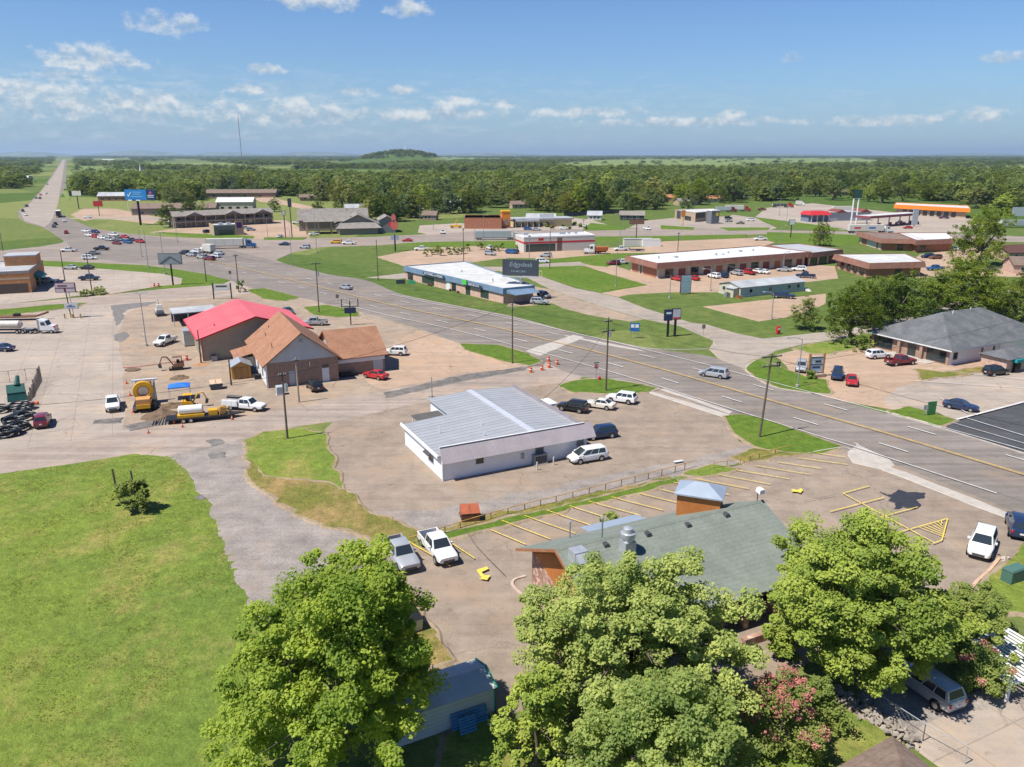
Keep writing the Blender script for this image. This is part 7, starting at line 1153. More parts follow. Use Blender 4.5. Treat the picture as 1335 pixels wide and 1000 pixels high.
def excavator(label, pos, hd, m, sc=1.0):
    t = thing('mini_excavator', label, 'digger', pos, R(hd)); t.scale = (sc,) * 3
    for s in (-1, 1): obj('track', MB().loft([[(x, s * .75 - .18, z) for x, z in ((-1.0, .3), (-.8, 0), (.8, 0), (1.0, .3), (.8, .55), (-.8, .55))], [(x, s * .75 + .18, z) for x, z in ((-1.0, .3), (-.8, 0), (.8, 0), (1.0, .3), (.8, .55), (-.8, .55))]]), BLACK, t)
    obj('undercarriage', MB().box(-.6, .6, -.6, .6, .25, .6), DGREY, t); bd = obj('upper_body', MB().loft([[(-1.2, -.75, .6), (.7, -.75, .6), (.7, .75, .6), (-1.2, .75, .6)], [(-1.15, -.7, 1.3), (.4, -.7, 1.2), (.4, .7, 1.2), (-1.15, .7, 1.3)]]), m, t); obj('seat', MB().box(-.5, 0, -.25, .25, 1.25, 1.8), BLACK, bd); obj('canopy', MB().box(-.9, .6, -.65, .65, 2.3, 2.38), m, bd)
    for x, y in ((-.85, -.6), (-.85, .6)): obj('canopy_post', MB().tube((x, y, 1.25), (x, y, 2.3), .04, 5), BLACK, bd)
    bm = obj('boom', MB().path([(.6, 0, .9), (1.5, 0, 2.4), (2.3, 0, 2.5)], .13, 6), m, t); ar = obj('arm', MB().path([(2.3, 0, 2.5), (2.8, 0, 1.3)], .1, 6), m, t); obj('bucket', MB().loft([[(2.6, -.3, 1.3), (3.1, -.3, 1.2), (3.0, -.3, .6), (2.5, -.3, .5)], [(2.6, .3, 1.3), (3.1, .3, 1.2), (3.0, .3, .6), (2.5, .3, .5)]]), DGREY, ar); obj('blade', MB().box(1.2, 1.3, -.9, .9, .05, .5), m, t); return t
excavator('dark mini excavator digging beside a soil heap', Q('D8', 615, 70), 200, mat('rusty_orange', (0.2, 0.1, 0.05, 1), .6, .2)); excavator('small yellow mini excavator parked behind the white tank', Q('A1', 990, 645), 20, YEL, .9)
t = thing('bucket_loader', 'white compact loader parked on bare soil below the lamp', 'loader', Q('A1', 835, 165), R(-60)); obj('body', MB().box(-1.5, 1.0, -.8, .8, .5, 1.5), OFFW, t); obj('cab', MB().loft([[(-.6, -.7, 1.5), (.8, -.7, 1.5), (.8, .7, 1.5), (-.6, .7, 1.5)], [(-.5, -.6, 2.6), (.5, -.6, 2.6), (.5, .6, 2.6), (-.5, .6, 2.6)]]), OFFW, t); obj('boom', MB().path([(-1, 0, 1.5), (-1.4, 0, 3.6), (-.9, 0, 4.0)], .14, 6), OFFW, t); obj('bucket', MB().box(1.1, 1.8, -.9, .9, .2, .8), DGREY, t); wheels(t, (-1, .7), .8, .45)
# ------------------------------------------------------------------ poles, signs, fences and small things
def upole(label, base, H, arms=((.93, 2.4),), xf=False, rz=30, lean=(0, 0), r=.16, m=None):
    t = thing('utility_pole', label, 'utility pole', base, R(rz)); top = Vector((lean[0], lean[1], H)); obj('pole', MB().tube((0, 0, -.2), top, r, 8, r * .65), m or WOODP, t)
    for f_, w in arms:
        c = top * f_; a = obj('crossarm', MB().box(c.x - w / 2, c.x + w / 2, c.y - .12, c.y, c.z - .08, c.z + .08), WOODP, t)
        for x in (-w * .45, -w * .2, w * .2, w * .45): obj('insulator', MB().cyl(c.x + x, c.y - .06, c.z + .08, c.z + .3, .06, 6), LGREY, a)
    if xf: c = top * .78; obj('transformer', MB().cyl(c.x + .35, c.y, c.z - .5, c.z + .5, .28, 10), LGREY, t)
    return t
upole('tall utility pole on the round grass island by the gravel drive', P(375, 573), 9.3, ((.97, 1.0),), True); upole('utility pole standing on the stop sign island', P(790, 510), 12.2, ((.82, 2.6), (.95, 1.6)), True); upole('utility pole on the grass corner left of the side street mouth', P(668, 474), 11.8, ((.85, .4),)); upole('leaning utility pole with crossarms on the verge by the restaurant lot', P(990, 571), 11.6, ((.97, 3.2), (.86, 2.8)), False, 20, (1.0, .3)); upole('utility pole with transformer beside the upper verge', Q('Z2', 338, 895), 12.2, ((.98, 2.4),), True)
upole('slim pole on the corner of the grass triangle', Q('Z2', 640, 728), 12.3, ()); upole('pale timber pole in front of the brick house', Q('A2', 652, 672), 7.2, ((.93, .9),), m=mat('pale_pole', (0.3, 0.26, 0.2, 1), .9, .2)); upole('short braced pole beside the timber shed', Q('A2', 268, 575), 4.6, ()); upole('dark pole at the corner of the red-roofed building', Q('A2', 97, 448), 6.2, ()); upole('thin dark pole beside the parts store lot', Q('C6', 697, 545), 12, ((.95, .8),)); upole('slim pole at the rear lane', Q('C8', 405, 220), 12.5, ()); upole('pole behind the strip mall roof', Q('D4', 558, 118), 7.5, ((.93, 1.4),), True); upole('pole on the left verge beside the blank billboard', Q('C3', 903, 470), 10, ()); upole('pole beside the round bush by the white sign', Q('C3', 1130, 540), 10.5, ((.97, 1.4),)); upole('dark pole in the left field', Q('C4', 40, 275), 7, ((.97, 1.2),)); upole('pole in front of the left lot pickup', Q('C4', 1200, 805), 11, ()); upole('pole left of the maroon reader sign', Q('C4', 848, 670), 9.5, ())
for i, (x, y) in enumerate(((548, 294), (565, 300), (453, 300), (1016, 282), (1270, 270), (760, 320), (690, 349))): upole('slender grey utility pole among the shops along the cross highway', P(x, y), 11 if i != 4 else 9, ((.95, 1.8),), r=.14, rz=10 * i, m=GREY).__setitem__('group', 'poles along the cross highway')
for i, (tg, x, y) in enumerate((('B1', 350, 205), ('B1', 402, 200))): tag(obj('leaning_post', MB().tube((0, 0, 0), (-.15, 0, 3.6 if i == 0 else 3.2), .13, 7, .1), WOODP, None, Q(tg, x, y)), ('left' if i == 0 else 'right') + ' weathered leaning post in the open field', 'post')
def lamp(label, base, H, heads, rz=0, m=None, big=1.0):
    t = thing('street_lamp', label, 'street lamp', base, R(rz)); obj('pole', MB().cyl(0, 0, 0, H, .11 * big, 8, .07 * big), m or GREY, t); obj('footing', MB().cyl(0, 0, 0, .5, .3, 8), KERB, t)
    for k in range(heads):
        s = 1 if heads == 1 else (-1, 1)[k % 2]; L_ = 2.2 if heads == 1 else 1.0; a = obj('arm', MB().path([(0, 0, H - .1), (s * L_ * .5, 0, H + .25), (s * L_, 0, H + .2)], .05, 5), m or GREY, t); obj('lamp_head', MB().box(s * L_ - .35, s * L_ + .35, -.18, .18, H + .1, H + .28), LGREY, a)
    return t
lamp('tall twin-headed lamp with orange base in the construction lot', Q('A1', 765, 325), 10.6, 2); lamp('lamp with curved arm beside the timber framed sign', Q('A4', 958, 540), 8.2, 1, 180); lamp('slim lamp in front of the strip mall', Q('D4', 842, 465), 6.0, 1, 160); lamp('slim lamp beside the concrete pad', Q('D5', 172, 712), 6.2, 1, 160); lamp('pale lamp post on the grass triangle', Q('C8', 1020, 385), 10, 0); lamp('pale lamp post left of the white sign board', Q('D4', 487, 525), 6.2, 0)
for i, (tg, x, y, h, n) in enumerate((('C3', 500, 375, 13, 0), ('C3', 615, 412, 13, 2), ('C3', 455, 295, 10, 0), ('C3', 702, 195, 10, 0), ('C5', 435, 760, 12, 0), ('C5', 665, 640, 15, 1), ('C5', 210, 510, 9, 0), ('C7', 1095, 490, 14, 1), ('C7', 1255, 385, 10, 0), ('D2', 115, 620, 11, 1), ('D1', 1100, 430, 10, 0), ('C6', 870, 385, 12, 1), ('C6', 795, 380, 9, 0), ('D5', 270, 290, 6, 1))): lamp('thin grey lamp mast ' + ('below the queue left of the blank billboard', 'beside the blank billboard', 'at the leading red car', 'left of the purple sign restaurant', 'at the grass corner of the turning lane', 'in the grass triangle opposite the inn porch', 'in the lot right of the purple sign restaurant', 'in front of the strip mall left end', 'carrying nothing beside the brown billboard', 'behind the strip mall annex', 'at the fast-food lot entrance', 'in front of the pale grey trailer', 'left of the pale grey trailer', 'over the right half of the strip mall')[i], Q(tg, x, y), h, n, 30 * i, ).__setitem__('group', 'lamp masts around the intersection')
# signs ---------------------------------------------------------------------------------
def board(t, w, h, z, m, fm=None, th=.35, y=0, x=0, name='sign_panel'):
    o = obj(name + '_frame' if False else 'frame', MB().box(x - w / 2 - .12, x + w / 2 + .12, y - th / 2, y + th / 2, z - .12, z + h + .12), fm or DGREY, t); obj(name, MB().box(x - w / 2, x + w / 2, y - th / 2 - .03, y - th / 2, z, z + h), m, o); return o
def lettering(t, s, size, z, y, m, x=0, sx=1.0, sh=0): return textmesh(s, size, m, t, (x, y, z), (R(90), 0, 0), shear=sh, sx=sx)
NAVY = mat('navy_board', (0.02, 0.035, 0.1, 1), .5, .1); SKYB = mat('sky_blue_board', (0.02, 0.2, 0.5, 1), .45, .1); SLATE = mat('slate_board', (0.045, 0.055, 0.07, 1), .5, .15); PALEB = mat('pale_blue_board', (0.36, 0.5, 0.56, 1), .5, .1); PALE = mat('pale_lettering', (0.6, 0.7, 0.75, 1), .5, .05); PALED = mat('dim_lettering', (0.24, 0.3, 0.33, 1), .5, .1)
t = thing('billboard', 'tall blue billboard on a single dark column beside the cross highway', 'billboard', P(188, 293.5), R(-8)); obj('column', MB().tube((-2, 0, 0), (-2, 0, 13.5), .6, 10), BLACK, t); bd = board(t, 17.6, 5.4, 13.4, SKYB, BLACK, .6); obj('side_panel', MB().box(3.6, 8.7, -.37, -.33, 13.5, 18.7), NAVY, bd); obj('catwalk', MB().box(-8.8, 8.8, -1.2, -.3, 12.9, 13.05), DGREY, t)
obj('tick_emblem', MB().slab([(-7.6, -.4, 16.0), (-6.7, -.4, 14.9), (-4.9, -.4, 17.4), (-5.3, -.4, 17.5), (-6.7, -.4, 15.7), (-7.3, -.4, 16.3)], .03), PALE, bd)
for z, w, x0 in ((17.2, 5.2, -4.2), (16.2, 4.4, -4.2), (14.9, 7.0, -5.6)): obj('text_bar', MB().box(x0, x0 + w, -.39, -.37, z, z + .42), mat('light_blue_text', (0.2, 0.42, 0.66, 1), .5), bd)
obj('emblem', MB().tube((6.1, -.36, 17.1), (6.1, -.42, 17.1), .75, 12), mat('pink_emblem', (0.45, 0.1, 0.2, 1), .5), bd)
for z in (15.6, 14.7): obj('text_bar', MB().box(4.3, 7.9, -.4, -.37, z, z + .38), PALE, bd)
for x in (-5.6, -.8): obj('name_plate', MB().box(x - 1.2, x + 1.2, -1.28, -1.22, 12.9, 13.5), WHITE, t)
t = thing('billboard', 'small white billboard on a pole beside the far highway', 'billboard', Q('C1', 808, 645), R(-8)); obj('column', MB().cyl(0, 0, 0, 9, .35, 8), DGREY, t); board(t, 7, 3.2, 9, OFFW, DGREY, .5); obj('second_face', MB().box(-6.2, -3.7, .2, .5, 8.8, 12), BLACK, t)
t = thing('billboard', 'dark slate billboard with script lettering above the blue store', 'billboard', Q('C8', 135, 492), R(-15)); obj('column', MB().cyl(0, 0, 0, 6.0, .4, 10), LGREY, t); bd = board(t, 9.4, 4.0, 6.2, SLATE, DGREY, .5); lettering(bd, 'Edgydesk', 1.7, 9.0, -.3, PALED, 0, 1.0, .25); lettering(bd, '918.485.2800', .75, 7.2, -.3, PALED, -.6, 1.0); obj('catwalk', MB().box(-4.8, 4.8, -1.4, -.35, 5.75, 5.9), LGREY, t); obj('end_ladder', MB().path([(5.2, -.8, 5.8), (5.2, -.8, 7.6), (5.9, -.8, 7.6), (5.9, -.8, 5.8)], .06), mat('pale_yellow_metal', (0.6, 0.6, 0.35, 1), .5), t); obj('rear_face', MB().slab([(-4.9, -.3, 6.1), (-4.9, 1.6, 6.1), (-4.9, 1.6, 10.2), (-4.9, -.3, 10.2)], .1), mat('brown_board', (0.12, 0.09, 0.09, 1), .7), t)
t = thing('billboard', 'blank grey-backed billboard on a dark post at the left verge', 'billboard', Q('C3', 672, 492), R(5)); obj('column', MB().cyl(0, 0, 0, 6.3, .25, 8), BLACK, t); board(t, 6.4, 3.0, 6.3, mat('grey_sheet', (0.22, 0.25, 0.26, 1), .6, .15), DGREY, .3)
for a, c in (((-3, 6.5), (0, 8.5)), ((3, 6.5), (0, 8.5))): obj('brace', MB().tube((a[0], -.25, a[1]), (c[0], -.25, c[1]), .06, 5), BLACK, t)
t = thing('billboard', 'empty dark frame sign with blue cabinet beside the highway verge', 'sign', Q('A2', 946, 235), R(14)); obj('post', MB().cyl(0, 0, 0, 5.3, .13, 8), BLACK, t); fr_ = MB(); [fr_.box(*a) for a in ((-1.9, -1.7, -.1, .1, 4.2, 6.0), (1.7, 1.9, -.1, .1, 4.2, 6.0), (-1.7, 1.7, -.1, .1, 4.2, 4.36), (-1.7, 1.7, -.05, .05, 5.94, 6.0), (-.05, .05, -.05, .05, 4.36, 5.94))]; obj('open_frame', fr_, BLACK, t); board(t, 2.3, 1.0, 2.9, NAVY, BLACK, .35)
t = thing('sign', 'white board sign between two dark posts beside the red roof', 'sign', Q('C3', 1018, 586), R(5)); 
for x in (-2.3, 2.3): obj('post', MB().box(x - .14, x + .14, -.14, .14, 0, 4.3), BLACK, t)
o = obj('panel', MB().box(-2.15, 2.15, -.08, .08, 2.3, 4.0), OFFW, t); obj('text_bar', MB().box(-1.5, 1.3, -.1, -.08, 3.2, 3.6), SLATE, o); obj('text_bar', MB().box(-1.7, 1.7, -.1, -.08, 2.6, 2.75), PALE, o)
t = thing('sign', 'maroon framed reader sign above a white panel at the left lot', 'sign', Q('A1', 380, 178), R(8)); obj('base', MB().cyl(0, 0, 0, .9, .35, 10), YCURB, t)
for x in (-.35, .3): obj('post', MB().tube((x, 0, 0), (x - .3, 0, 6.2), .12, 8), OFFW if x > 0 else BLACK, t)
MRN = mat('maroon_frame', (0.12, 0.03, 0.05, 1), .5, .1); bd = board(t, 4.2, 2.0, 6.2, mat('mauve_face', (0.5, 0.42, 0.44, 1), .5), MRN, .35, 0, -.6); obj('mid_bar', MB().box(-2.7, 1.5, -.24, -.2, 7.05, 7.2), MRN, bd); obj('mid_bar', MB().box(-.9, -.5, -.24, -.2, 6.2, 7.05), MRN, bd); obj('text_bar', MB().box(-2.2, -.2, -.24, -.2, 7.5, 7.8), MRN, bd); b2 = board(t, 2.9, 1.1, 2.3, OFFW, LGREY, .3, 0, .1); obj('text_bar', MB().box(-.9, .9, -.2, -.16, 2.6, 2.85), BLUEP, b2); obj('text_bar', MB().box(-.4, .3, -.2, -.16, 2.95, 3.15), BLUEP, b2)
for x in (-1.6, 1.6): tag(obj('bollard', MB().cyl(0, 0, 0, 1.1, .17, 8), YCURB, None, Q('A1', 380 + x * 26, 180)), 'stout yellow bollard beside the maroon reader sign', 'bollard', 'bollards at the reader sign')
t = thing('sign', 'tall white directory sign board in front of the strip mall', 'sign', Q('D4', 622, 492), R(16)); bd = board(t, 2.9, 4.7, .5, PALEB, MATS['brown_mansard'] if False else mat('dark_maroon_frame', (0.09, 0.02, 0.02, 1), .5), .5)
for k in range(5): obj('slot_bar', MB().box(-1.4, 1.4, -.3, -.28, 1.3 + k * .78, 1.35 + k * .78), LGREY, bd)
t = thing('sign', 'double cabinet sign on two dark posts on the highway verge', 'sign', Q('A4', 298, 275), R(12))
for x in (-.75, .85): obj('post', MB().box(x - .2, x + .2, -.2, .2, 0, 4.0), BLACK, t)
b1 = board(t, 1.5, 2.1, 3.6, NAVY, BLACK, .5, 0, -.85); board(t, 1.7, 2.1, 3.75, mat('pale_lilac', (0.5, 0.47, 0.52, 1), .5), BLACK, .5, 0, .95); obj('text_bar', MB().box(-1.4, -.3, -.3, -.27, 4.9, 5.3), PALE, b1); obj('red_strip', MB().box(.15, 1.75, -.3, -.27, 3.8, 4.15), REDP, t)
t = thing('sign', 'timber posted sign with silver panel on the right highway island', 'sign', Q('A5', 110, 485), R(12))
for x in (-1.35, 1.35): obj('post', MB().box(x - .16, x + .16, -.16, .16, 0, 4.2), WOODY, t)
o = obj('panel', MB().box(-1.2, 1.2, -.08, .08, .9, 3.6), mat('silver_blue_panel', (0.4, 0.48, 0.55, 1), .5, .1), t); obj('panel_border', MB().box(-1.2, 1.2, -.12, -.08, 3.45, 3.6), BLACK, o); obj('panel_border', MB().box(-1.2, 1.2, -.12, -.08, 2.2, 2.3), BLACK, o); obj('text_bar', MB().box(-.3, .8, -.11, -.08, 2.6, 2.95), SLATE, o); obj('text_bar', MB().box(-.8, .7, -.11, -.08, 1.6, 1.9), NAVY, o); obj('planter_base', MB().box(-1.4, 1.6, -.7, .6, 0, .6), M_BRICK, t)
t = thing('sign', 'green banner sign on the grass beside the dark lot', 'sign', Q('A5', 712, 688), R(15)); obj('panel', MB().box(-.75, .75, -.04, .04, .25, 2.2), mat('banner_green', (0.05, 0.2, 0.06, 1), .6, .12), t)
for x in (-.78, .78): obj('post', MB().cyl(x, 0, 0, 2.25, .04, 6), LGREY, t)
tag(obj('small_sign', MB().box(-.35, .35, -.03, .03, .9, 1.7).cyl(-.3, 0, 0, .95, .04, 6).cyl(.3, 0, 0, .95, .04, 6), GREY, None, Q('A5', 684, 690)), 'small grey sign left of the green banner', 'sign')
t = thing('road_sign', 'green street name panel on two posts before the pink brick store', 'road sign', Q('C6', 250, 795), R(-30)); obj('panel', MB().box(-1.2, 1.2, -.03, .03, 2.0, 3.0), GREENP, t); [obj('post', MB().cyl(x, 0, 0, 2.0, .05, 6), GREY, t) for x in (-.8, .8)]
t = thing('road_sign', 'blue route marker panel on two posts on the verge', 'road sign', Q('A4', 108, 285), R(-5)); obj('panel', MB().box(-1.0, 1.0, -.03, .03, 1.5, 3.3), BLUEP, t); [obj('shield', MB().box(x - .35, x + .35, -.06, -.03, 2.3, 3.0), WHITE, t) for x in (-.45, .45)]; [obj('post', MB().cyl(x, 0, 0, 1.6, .05, 6), GREY, t) for x in (-.7, .7)]
t = thing('sign', 'dark board sign beside the blue store corner', 'sign', Q('C6', 150, 745), R(10)); board(t, 2.4, 1.0, .5, SLATE, DGREY, .2); 
t = thing('stop_sign', 'red stop sign on the island at the side street mouth', 'stop sign', Q('A3', 1027, 240), R(15)); obj('post', MB().cyl(0, 0, 0, 2.2, .05, 6), GREY, t); o = obj('plate', MB().loft([[(.42 * math.cos(R(22.5 + 45 * i)), y, 2.35 + .42 * math.sin(R(22.5 + 45 * i))) for i in range(8)] for y in (-.03, .0)]), REDP, t); textmesh('STOP', .32, WHITE, o, (0, -.035, 2.35), (R(90), 0, 0)); obj('street_name_plate', MB().box(-.5, .5, -.02, .02, 2.85, 3.05), GREENP, t)
t = thing('fire_hydrant', 'red fire hydrant near the stop sign', 'hydrant', Q('A3', 1043, 246)); obj('barrel', MB().cyl(0, 0, 0, .6, .18, 10), REDP, t); obj('bonnet', MB().cyl(0, 0, .6, .85, .22, 10, .08), REDP, t); obj('nozzle', MB().tube((-.32, 0, .45), (.32, 0, .45), .1, 8), REDP, t)
t = thing('red_dispenser', 'red newspaper-like box on the lawn before the side street', 'box', Q('A4', 856, 262), R(20)); obj('cabinet', MB().box(-.4, .4, -.3, .3, .1, 1.7), REDP, t); obj('window', MB().box(-.3, .3, -.33, -.3, .9, 1.4), WHITE, t); obj('base', MB().box(-.45, .45, -.35, .35, 0, .1), DGREY, t)
for (tg, x, y, lb) in (('A4', 467, 270, 'back of a small road sign on the verge tip'), ('A4', 855, 475, 'small dark notice board on the corner island'), ('Z2', 433, 848, 'small rusty tag sign beside the empty frame'), ('Z1', 1180, 720, 'thin back-facing road sign at the left verge tip')):
    t = thing('road_sign', lb, 'road sign', Q(tg, x, y), R(20)); obj('post', MB().cyl(0, 0, 0, 2.1, .05, 6), GREY, t); obj('plate', MB().box(-.4, .4, -.02, .02, 1.5, 2.4), SLATE if 'dark' in lb else mat('sign_back', (0.2, 0.16, 0.14, 1), .6), t)
t = thing('pole_sign', 'tall red figure-shaped pole sign in the grass triangle', 'sign', Q('C6', 103, 450)); obj('post', MB().cyl(0, 0, 0, 6.5, .3, 8), BLACK, t); RS = mat('faded_red', (0.5, 0.12, 0.1, 1), .5, .1); obj('lower_panel', MB().box(-1.6, 1.6, -.2, .2, 4.4, 6.2), mat('grey_lilac', (0.3, 0.32, 0.4, 1), .5), t); obj('upper_panel', MB().loft([[(r_ * math.cos(R(30 * i)), y, 10.2 + r_ * 1.25 * math.sin(R(30 * i))) for i in range(12)] for r_, y in ((1.5, -.25), (1.5, .25))]), RS, t); obj('crown_panel', MB().loft([[(r_ * math.cos(R(30 * i)) - .2, y, 13.0 + r_ * 1.6 * math.sin(R(30 * i))) for i in range(12)] for r_, y in ((.95, -.25), (.95, .25))]), RS, t); obj('arrow_panel', MB().slab([(-2.8, 0, 10.6), (-1.4, 0, 9.2), (-1.4, 0, 11.6)], .2), REDP, t)
for (tg, x, y, h, w, hh, m, lb) in (('C5', 375, 505, 10.5, 1.3, 2.0, OFFW, 'tall purple-post pole sign before the inn, shorter one'), ('C5', 435, 500, 14, 1.4, 3.6, SLATE, 'tallest dark pole sign before the inn'), ('D1', 1138, 535, 6, 2.6, 2.2, WHITE, 'red and white pole sign on the grass by the cross highway'), ('D1', 200, 450, 6, 1.7, 3.0, OR, 'orange cabinet sign on yellow pole at the fast-food restaurant'), ('D3', 300, 470, 9, 3.0, 8.0, LGREY, 'silver fuel price sign right of the canopy'), ('Z3', 665, 520, 7, 6.5, 2.0, MATS['brown_mansard'], 'brown billboard on one post above the lane'), ('C1', 1020, 720, 6, 5, 3, REDP, 'red and white restaurant pole sign at left')):
    t = thing('pole_sign', lb, 'sign', Q(tg, x, y), R(10)); obj('post', MB().cyl(0, 0, 0, h, .22, 8), YEL if 'yellow pole' in lb else (PURP if 'purple' in lb else (DGREY if 'red and white pole' not in lb else BLACK)), t); board(t, w, hh, h - (8 if 'fuel' in lb else 0), m, BLACK if m != LGREY else LGREY, .5)
t = thing('pole_sign', 'twin-column highway sign with dark green cabinet at the fuel station', 'sign', Q('D2', 748, 412), R(8)); [obj('column', MB().cyl(x, 0, 0, 17, .4, 10), WHITE, t) for x in (-1.2, 1.7)]; board(t, 4.8, 4.2, 14.0, mat('dark_green_board', (0.02, 0.07, 0.05, 1), .5), BLACK, .9, 0, .7)
t = thing('flagpole', 'white flagpole with flag beside the blue billboard', 'flagpole', Q('C2', 62, 680)); obj('pole', MB().cyl(0, 0, 0, 14, .18, 8, .08), WHITE, t); b = MB(); W_ = 9; b.v = [(.1 + i * .35, .25 * math.sin(i * .9), z - i * .14) for z in (13.6, 11.2) for i in range(W_)]; b.f = [(i, i + 1, W_ + i + 1, W_ + i) for i in range(W_ - 1)]; fl = obj('flag', b, mat('flag_cloth', (0.4, 0.12, 0.14, 1), .7, .6, .8), t); obj('canton', MB().box(.1, 1.3, -.02, .3, 12.4, 13.4), NAVY, fl)
for q, s in ((('C2', 420, 840), 0), ): pass
t = thing('radio_mast', 'thin guyed radio mast rising above the horizon at left', 'mast', (-329.0 / 1.0 * 0 + (329 - 667.5) / FPX * 2250, 2250, 0)); obj('lattice', MB().cyl(0, 0, 0, 137, .9, 6, .7), mat('mast_steel', (0.22, 0.2, 0.2, 1), .6), t); [obj('guy_wire', MB().tube((0, 0, z), (60 * math.cos(a), 60 * math.sin(a), 0), .06, 4), GREY, t) for z in (60, 120) for a in (0, 2.1, 4.2)]
# fences --------------------------------------------------------------------------------
t = thing('pipe_fence', 'low yellow pipe rail fence along the edge of the restaurant lot', 'fence', (0, 0, 0)); fp = PX((530, 712), (560, 703), (600, 690), (640, 678), (684, 666), (725, 656), (768, 645), (810, 634), (845, 625), (880, 616), (905, 609), (930, 612), (965, 606), (990, 599), (1030, 588))
YF = mat('yellow_pipe', (0.45, 0.26, 0.06, 1), .7, .35, 1.5)
for i, (a, c) in enumerate(zip(fp[:-1], fp[1:])):
    if i == 10: continue
    obj('rail', MB().tube((a.x, a.y, .85), (c.x, c.y, .85), .045, 6), YF, t)
    for p in (a, a.lerp(c, .5)): obj('post', MB().cyl(p.x, p.y, 0, .85, .05, 6), YF, t)
def mesh_fence(name, label, pts, h, rail=True, step=2.5, m=GREY):
    t = thing(name, label, 'fence', (0, 0, 0)); b = MB(); 
    for a, c in zip(pts[:-1], pts[1:]):
        n = max(1, int((c - a).length / step)); obj('rail', MB().tube((a.x, a.y, h), (c.x, c.y, h), .03, 5), m, t)
        for k in range(n + 1): p = a.lerp(c, k / n); obj('post', MB().cyl(p.x, p.y, 0, h, .035, 6), m, t)
        for k in range(int((c - a).length / .45)): p = a.lerp(c, k * .45 / (c - a).length); q = a.lerp(c, min(1, (k * .45 + h) / (c - a).length)); b.tube((p.x, p.y, .05), (q.x, q.y, h), .006, 3); b.tube((q.x, q.y, .05), (p.x, p.y, h), .006, 3)
    o = obj('wire_mesh', b, m, t); o['kind'] = 'stuff'; return t
mesh_fence('chain_link_fence', 'chain-link fence between the lawn and the gravel driveway', PL('B6', [(370, 455), (580, 625), (830, 790), (1040, 905)]), 1.4, m=LGREY)
mesh_fence('chain_link_fence', 'wire fence with dark posts around the pipe yard at left', PL('D7', [(-60, 250), (110, 240), (290, 215), (430, 205)]), 2.0, m=DGREY)
# stored material in the pipe yard
SLATW = mat('weathered_slats', (0.12, 0.1, 0.09, 1), .9, .3); t = thing('slat_screen', 'row of dark pointed slat panels beside the green bin', 'fence', (0, 0, 0)); s0, s1 = Q('D7', 310, 500), Q('D7', 455, 230)
for k in range(22): p = s0.lerp(s1, k / 21); h_ = 1.4 + 1.4 * (k / 21) + .4 * random.random(); obj('slat', MB().loft([[(p.x - .09, p.y, 0), (p.x + .09, p.y, 0), (p.x + .09, p.y + .04, 0), (p.x - .09, p.y + .04, 0)], [(p.x - .05 + random.uniform(-.2, .2), p.y, h_), (p.x + .05, p.y, h_), (p.x + .05, p.y + .04, h_), (p.x - .05, p.y + .04, h_)]]), SLATW, t)
t = thing('skip_bin', 'dark green sloped bin standing in the fenced pipe yard', 'bin', Q('D7', 190, 425), R(30)); GB = mat('bin_green', (0.01, 0.07, 0.06, 1), .5, .15); obj('hopper', MB().loft([[(-1.3, -1.1, 0), (1.3, -1.1, 0), (1.3, 1.1, 0), (-1.3, 1.1, 0)], [(-1.2, -.6, 1.3), (1.2, -.6, 1.3), (1.2, 1.1, 2.2), (-1.2, 1.1, 2.2)]]), GB, t); obj('lid', MB().slab([(-1.25, -.7, 1.33), (1.25, -.7, 1.33), (1.25, 1.15, 2.25), (-1.25, 1.15, 2.25)], .05), GB, t); obj('chute', MB().tube((.2, .8, 2.0), (.4, 2.2, 3.2), .45, 8, .3), GB, t)
HOSE = mat('black_pipe', (0.03, 0.036, 0.042, 1), .45, .2)
def coil(label, pos, r, n, w):
    b = MB()
    for k in range(n):
        rr, zz = r * random.uniform(.85, 1.05), .12 + k * w; ox, oy = random.uniform(-.2, .2), random.uniform(-.2, .2); pts = [Vector((ox + rr * math.cos(i * .393), oy + rr * math.sin(i * .393), zz + .1 * math.sin(i * .8 + k))) for i in range(17)]; b.path(pts, w * .5, 6)
    return tag(obj('pipe_coil', b, HOSE, None, pos, smooth=50), label, 'pipe coil', 'black pipe coils in the yard')
for i, (x, y, r_) in enumerate(((200, 530, 1.3), (245, 590, 1.1), (270, 640, 1.2), (160, 700, 1.3), (215, 750, 1.2), (110, 810, 1.5), (30, 820, 1.5), (290, 530, 1.0), (20, 560, 1.0), (120, 745, 1.0))): coil('coil of black plastic pipe lying in the pipe yard at left', Q('D7', x, y), r_, 4, .24)
b = MB(); b.loft([[(0, .5 * math.cos(i * .524), .5 + .5 * math.sin(i * .524)) for i in range(12)], [(4.2, .5 * math.cos(i * .524), .5 + .5 * math.sin(i * .524)) for i in range(12)], [(4.2, .38 * math.cos(i * .524), .5 + .38 * math.sin(i * .524)) for i in range(12)], [(0, .38 * math.cos(i * .524), .5 + .38 * math.sin(i * .524)) for i in range(12)]], False); tag(obj('culvert_pipe', b, HOSE, None, Q('D7', 45, 690), R(82), smooth=50), 'single straight wide black pipe beside the coils', 'pipe')
tag(obj('orange_net_roll', MB().tube((-.6, 0, .25), (.6, .1, .25), .25, 8), ORANGEP, None, Q('D7', 372, 478)), 'orange netting roll beside the slat panels', 'netting')
def cone(q, lb, g=None):
    t = thing('traffic_cone', lb, 'traffic cone', q, 0, g); obj('body', MB().cyl(0, 0, .05, .75, .2, 10, .04), ORANGEP, t); obj('base', MB().box(-.24, .24, -.24, .24, 0, .05), ORANGEP, t); obj('collar', MB().cyl(0, 0, .4, .52, .125, 10, .105), WHITE, t)
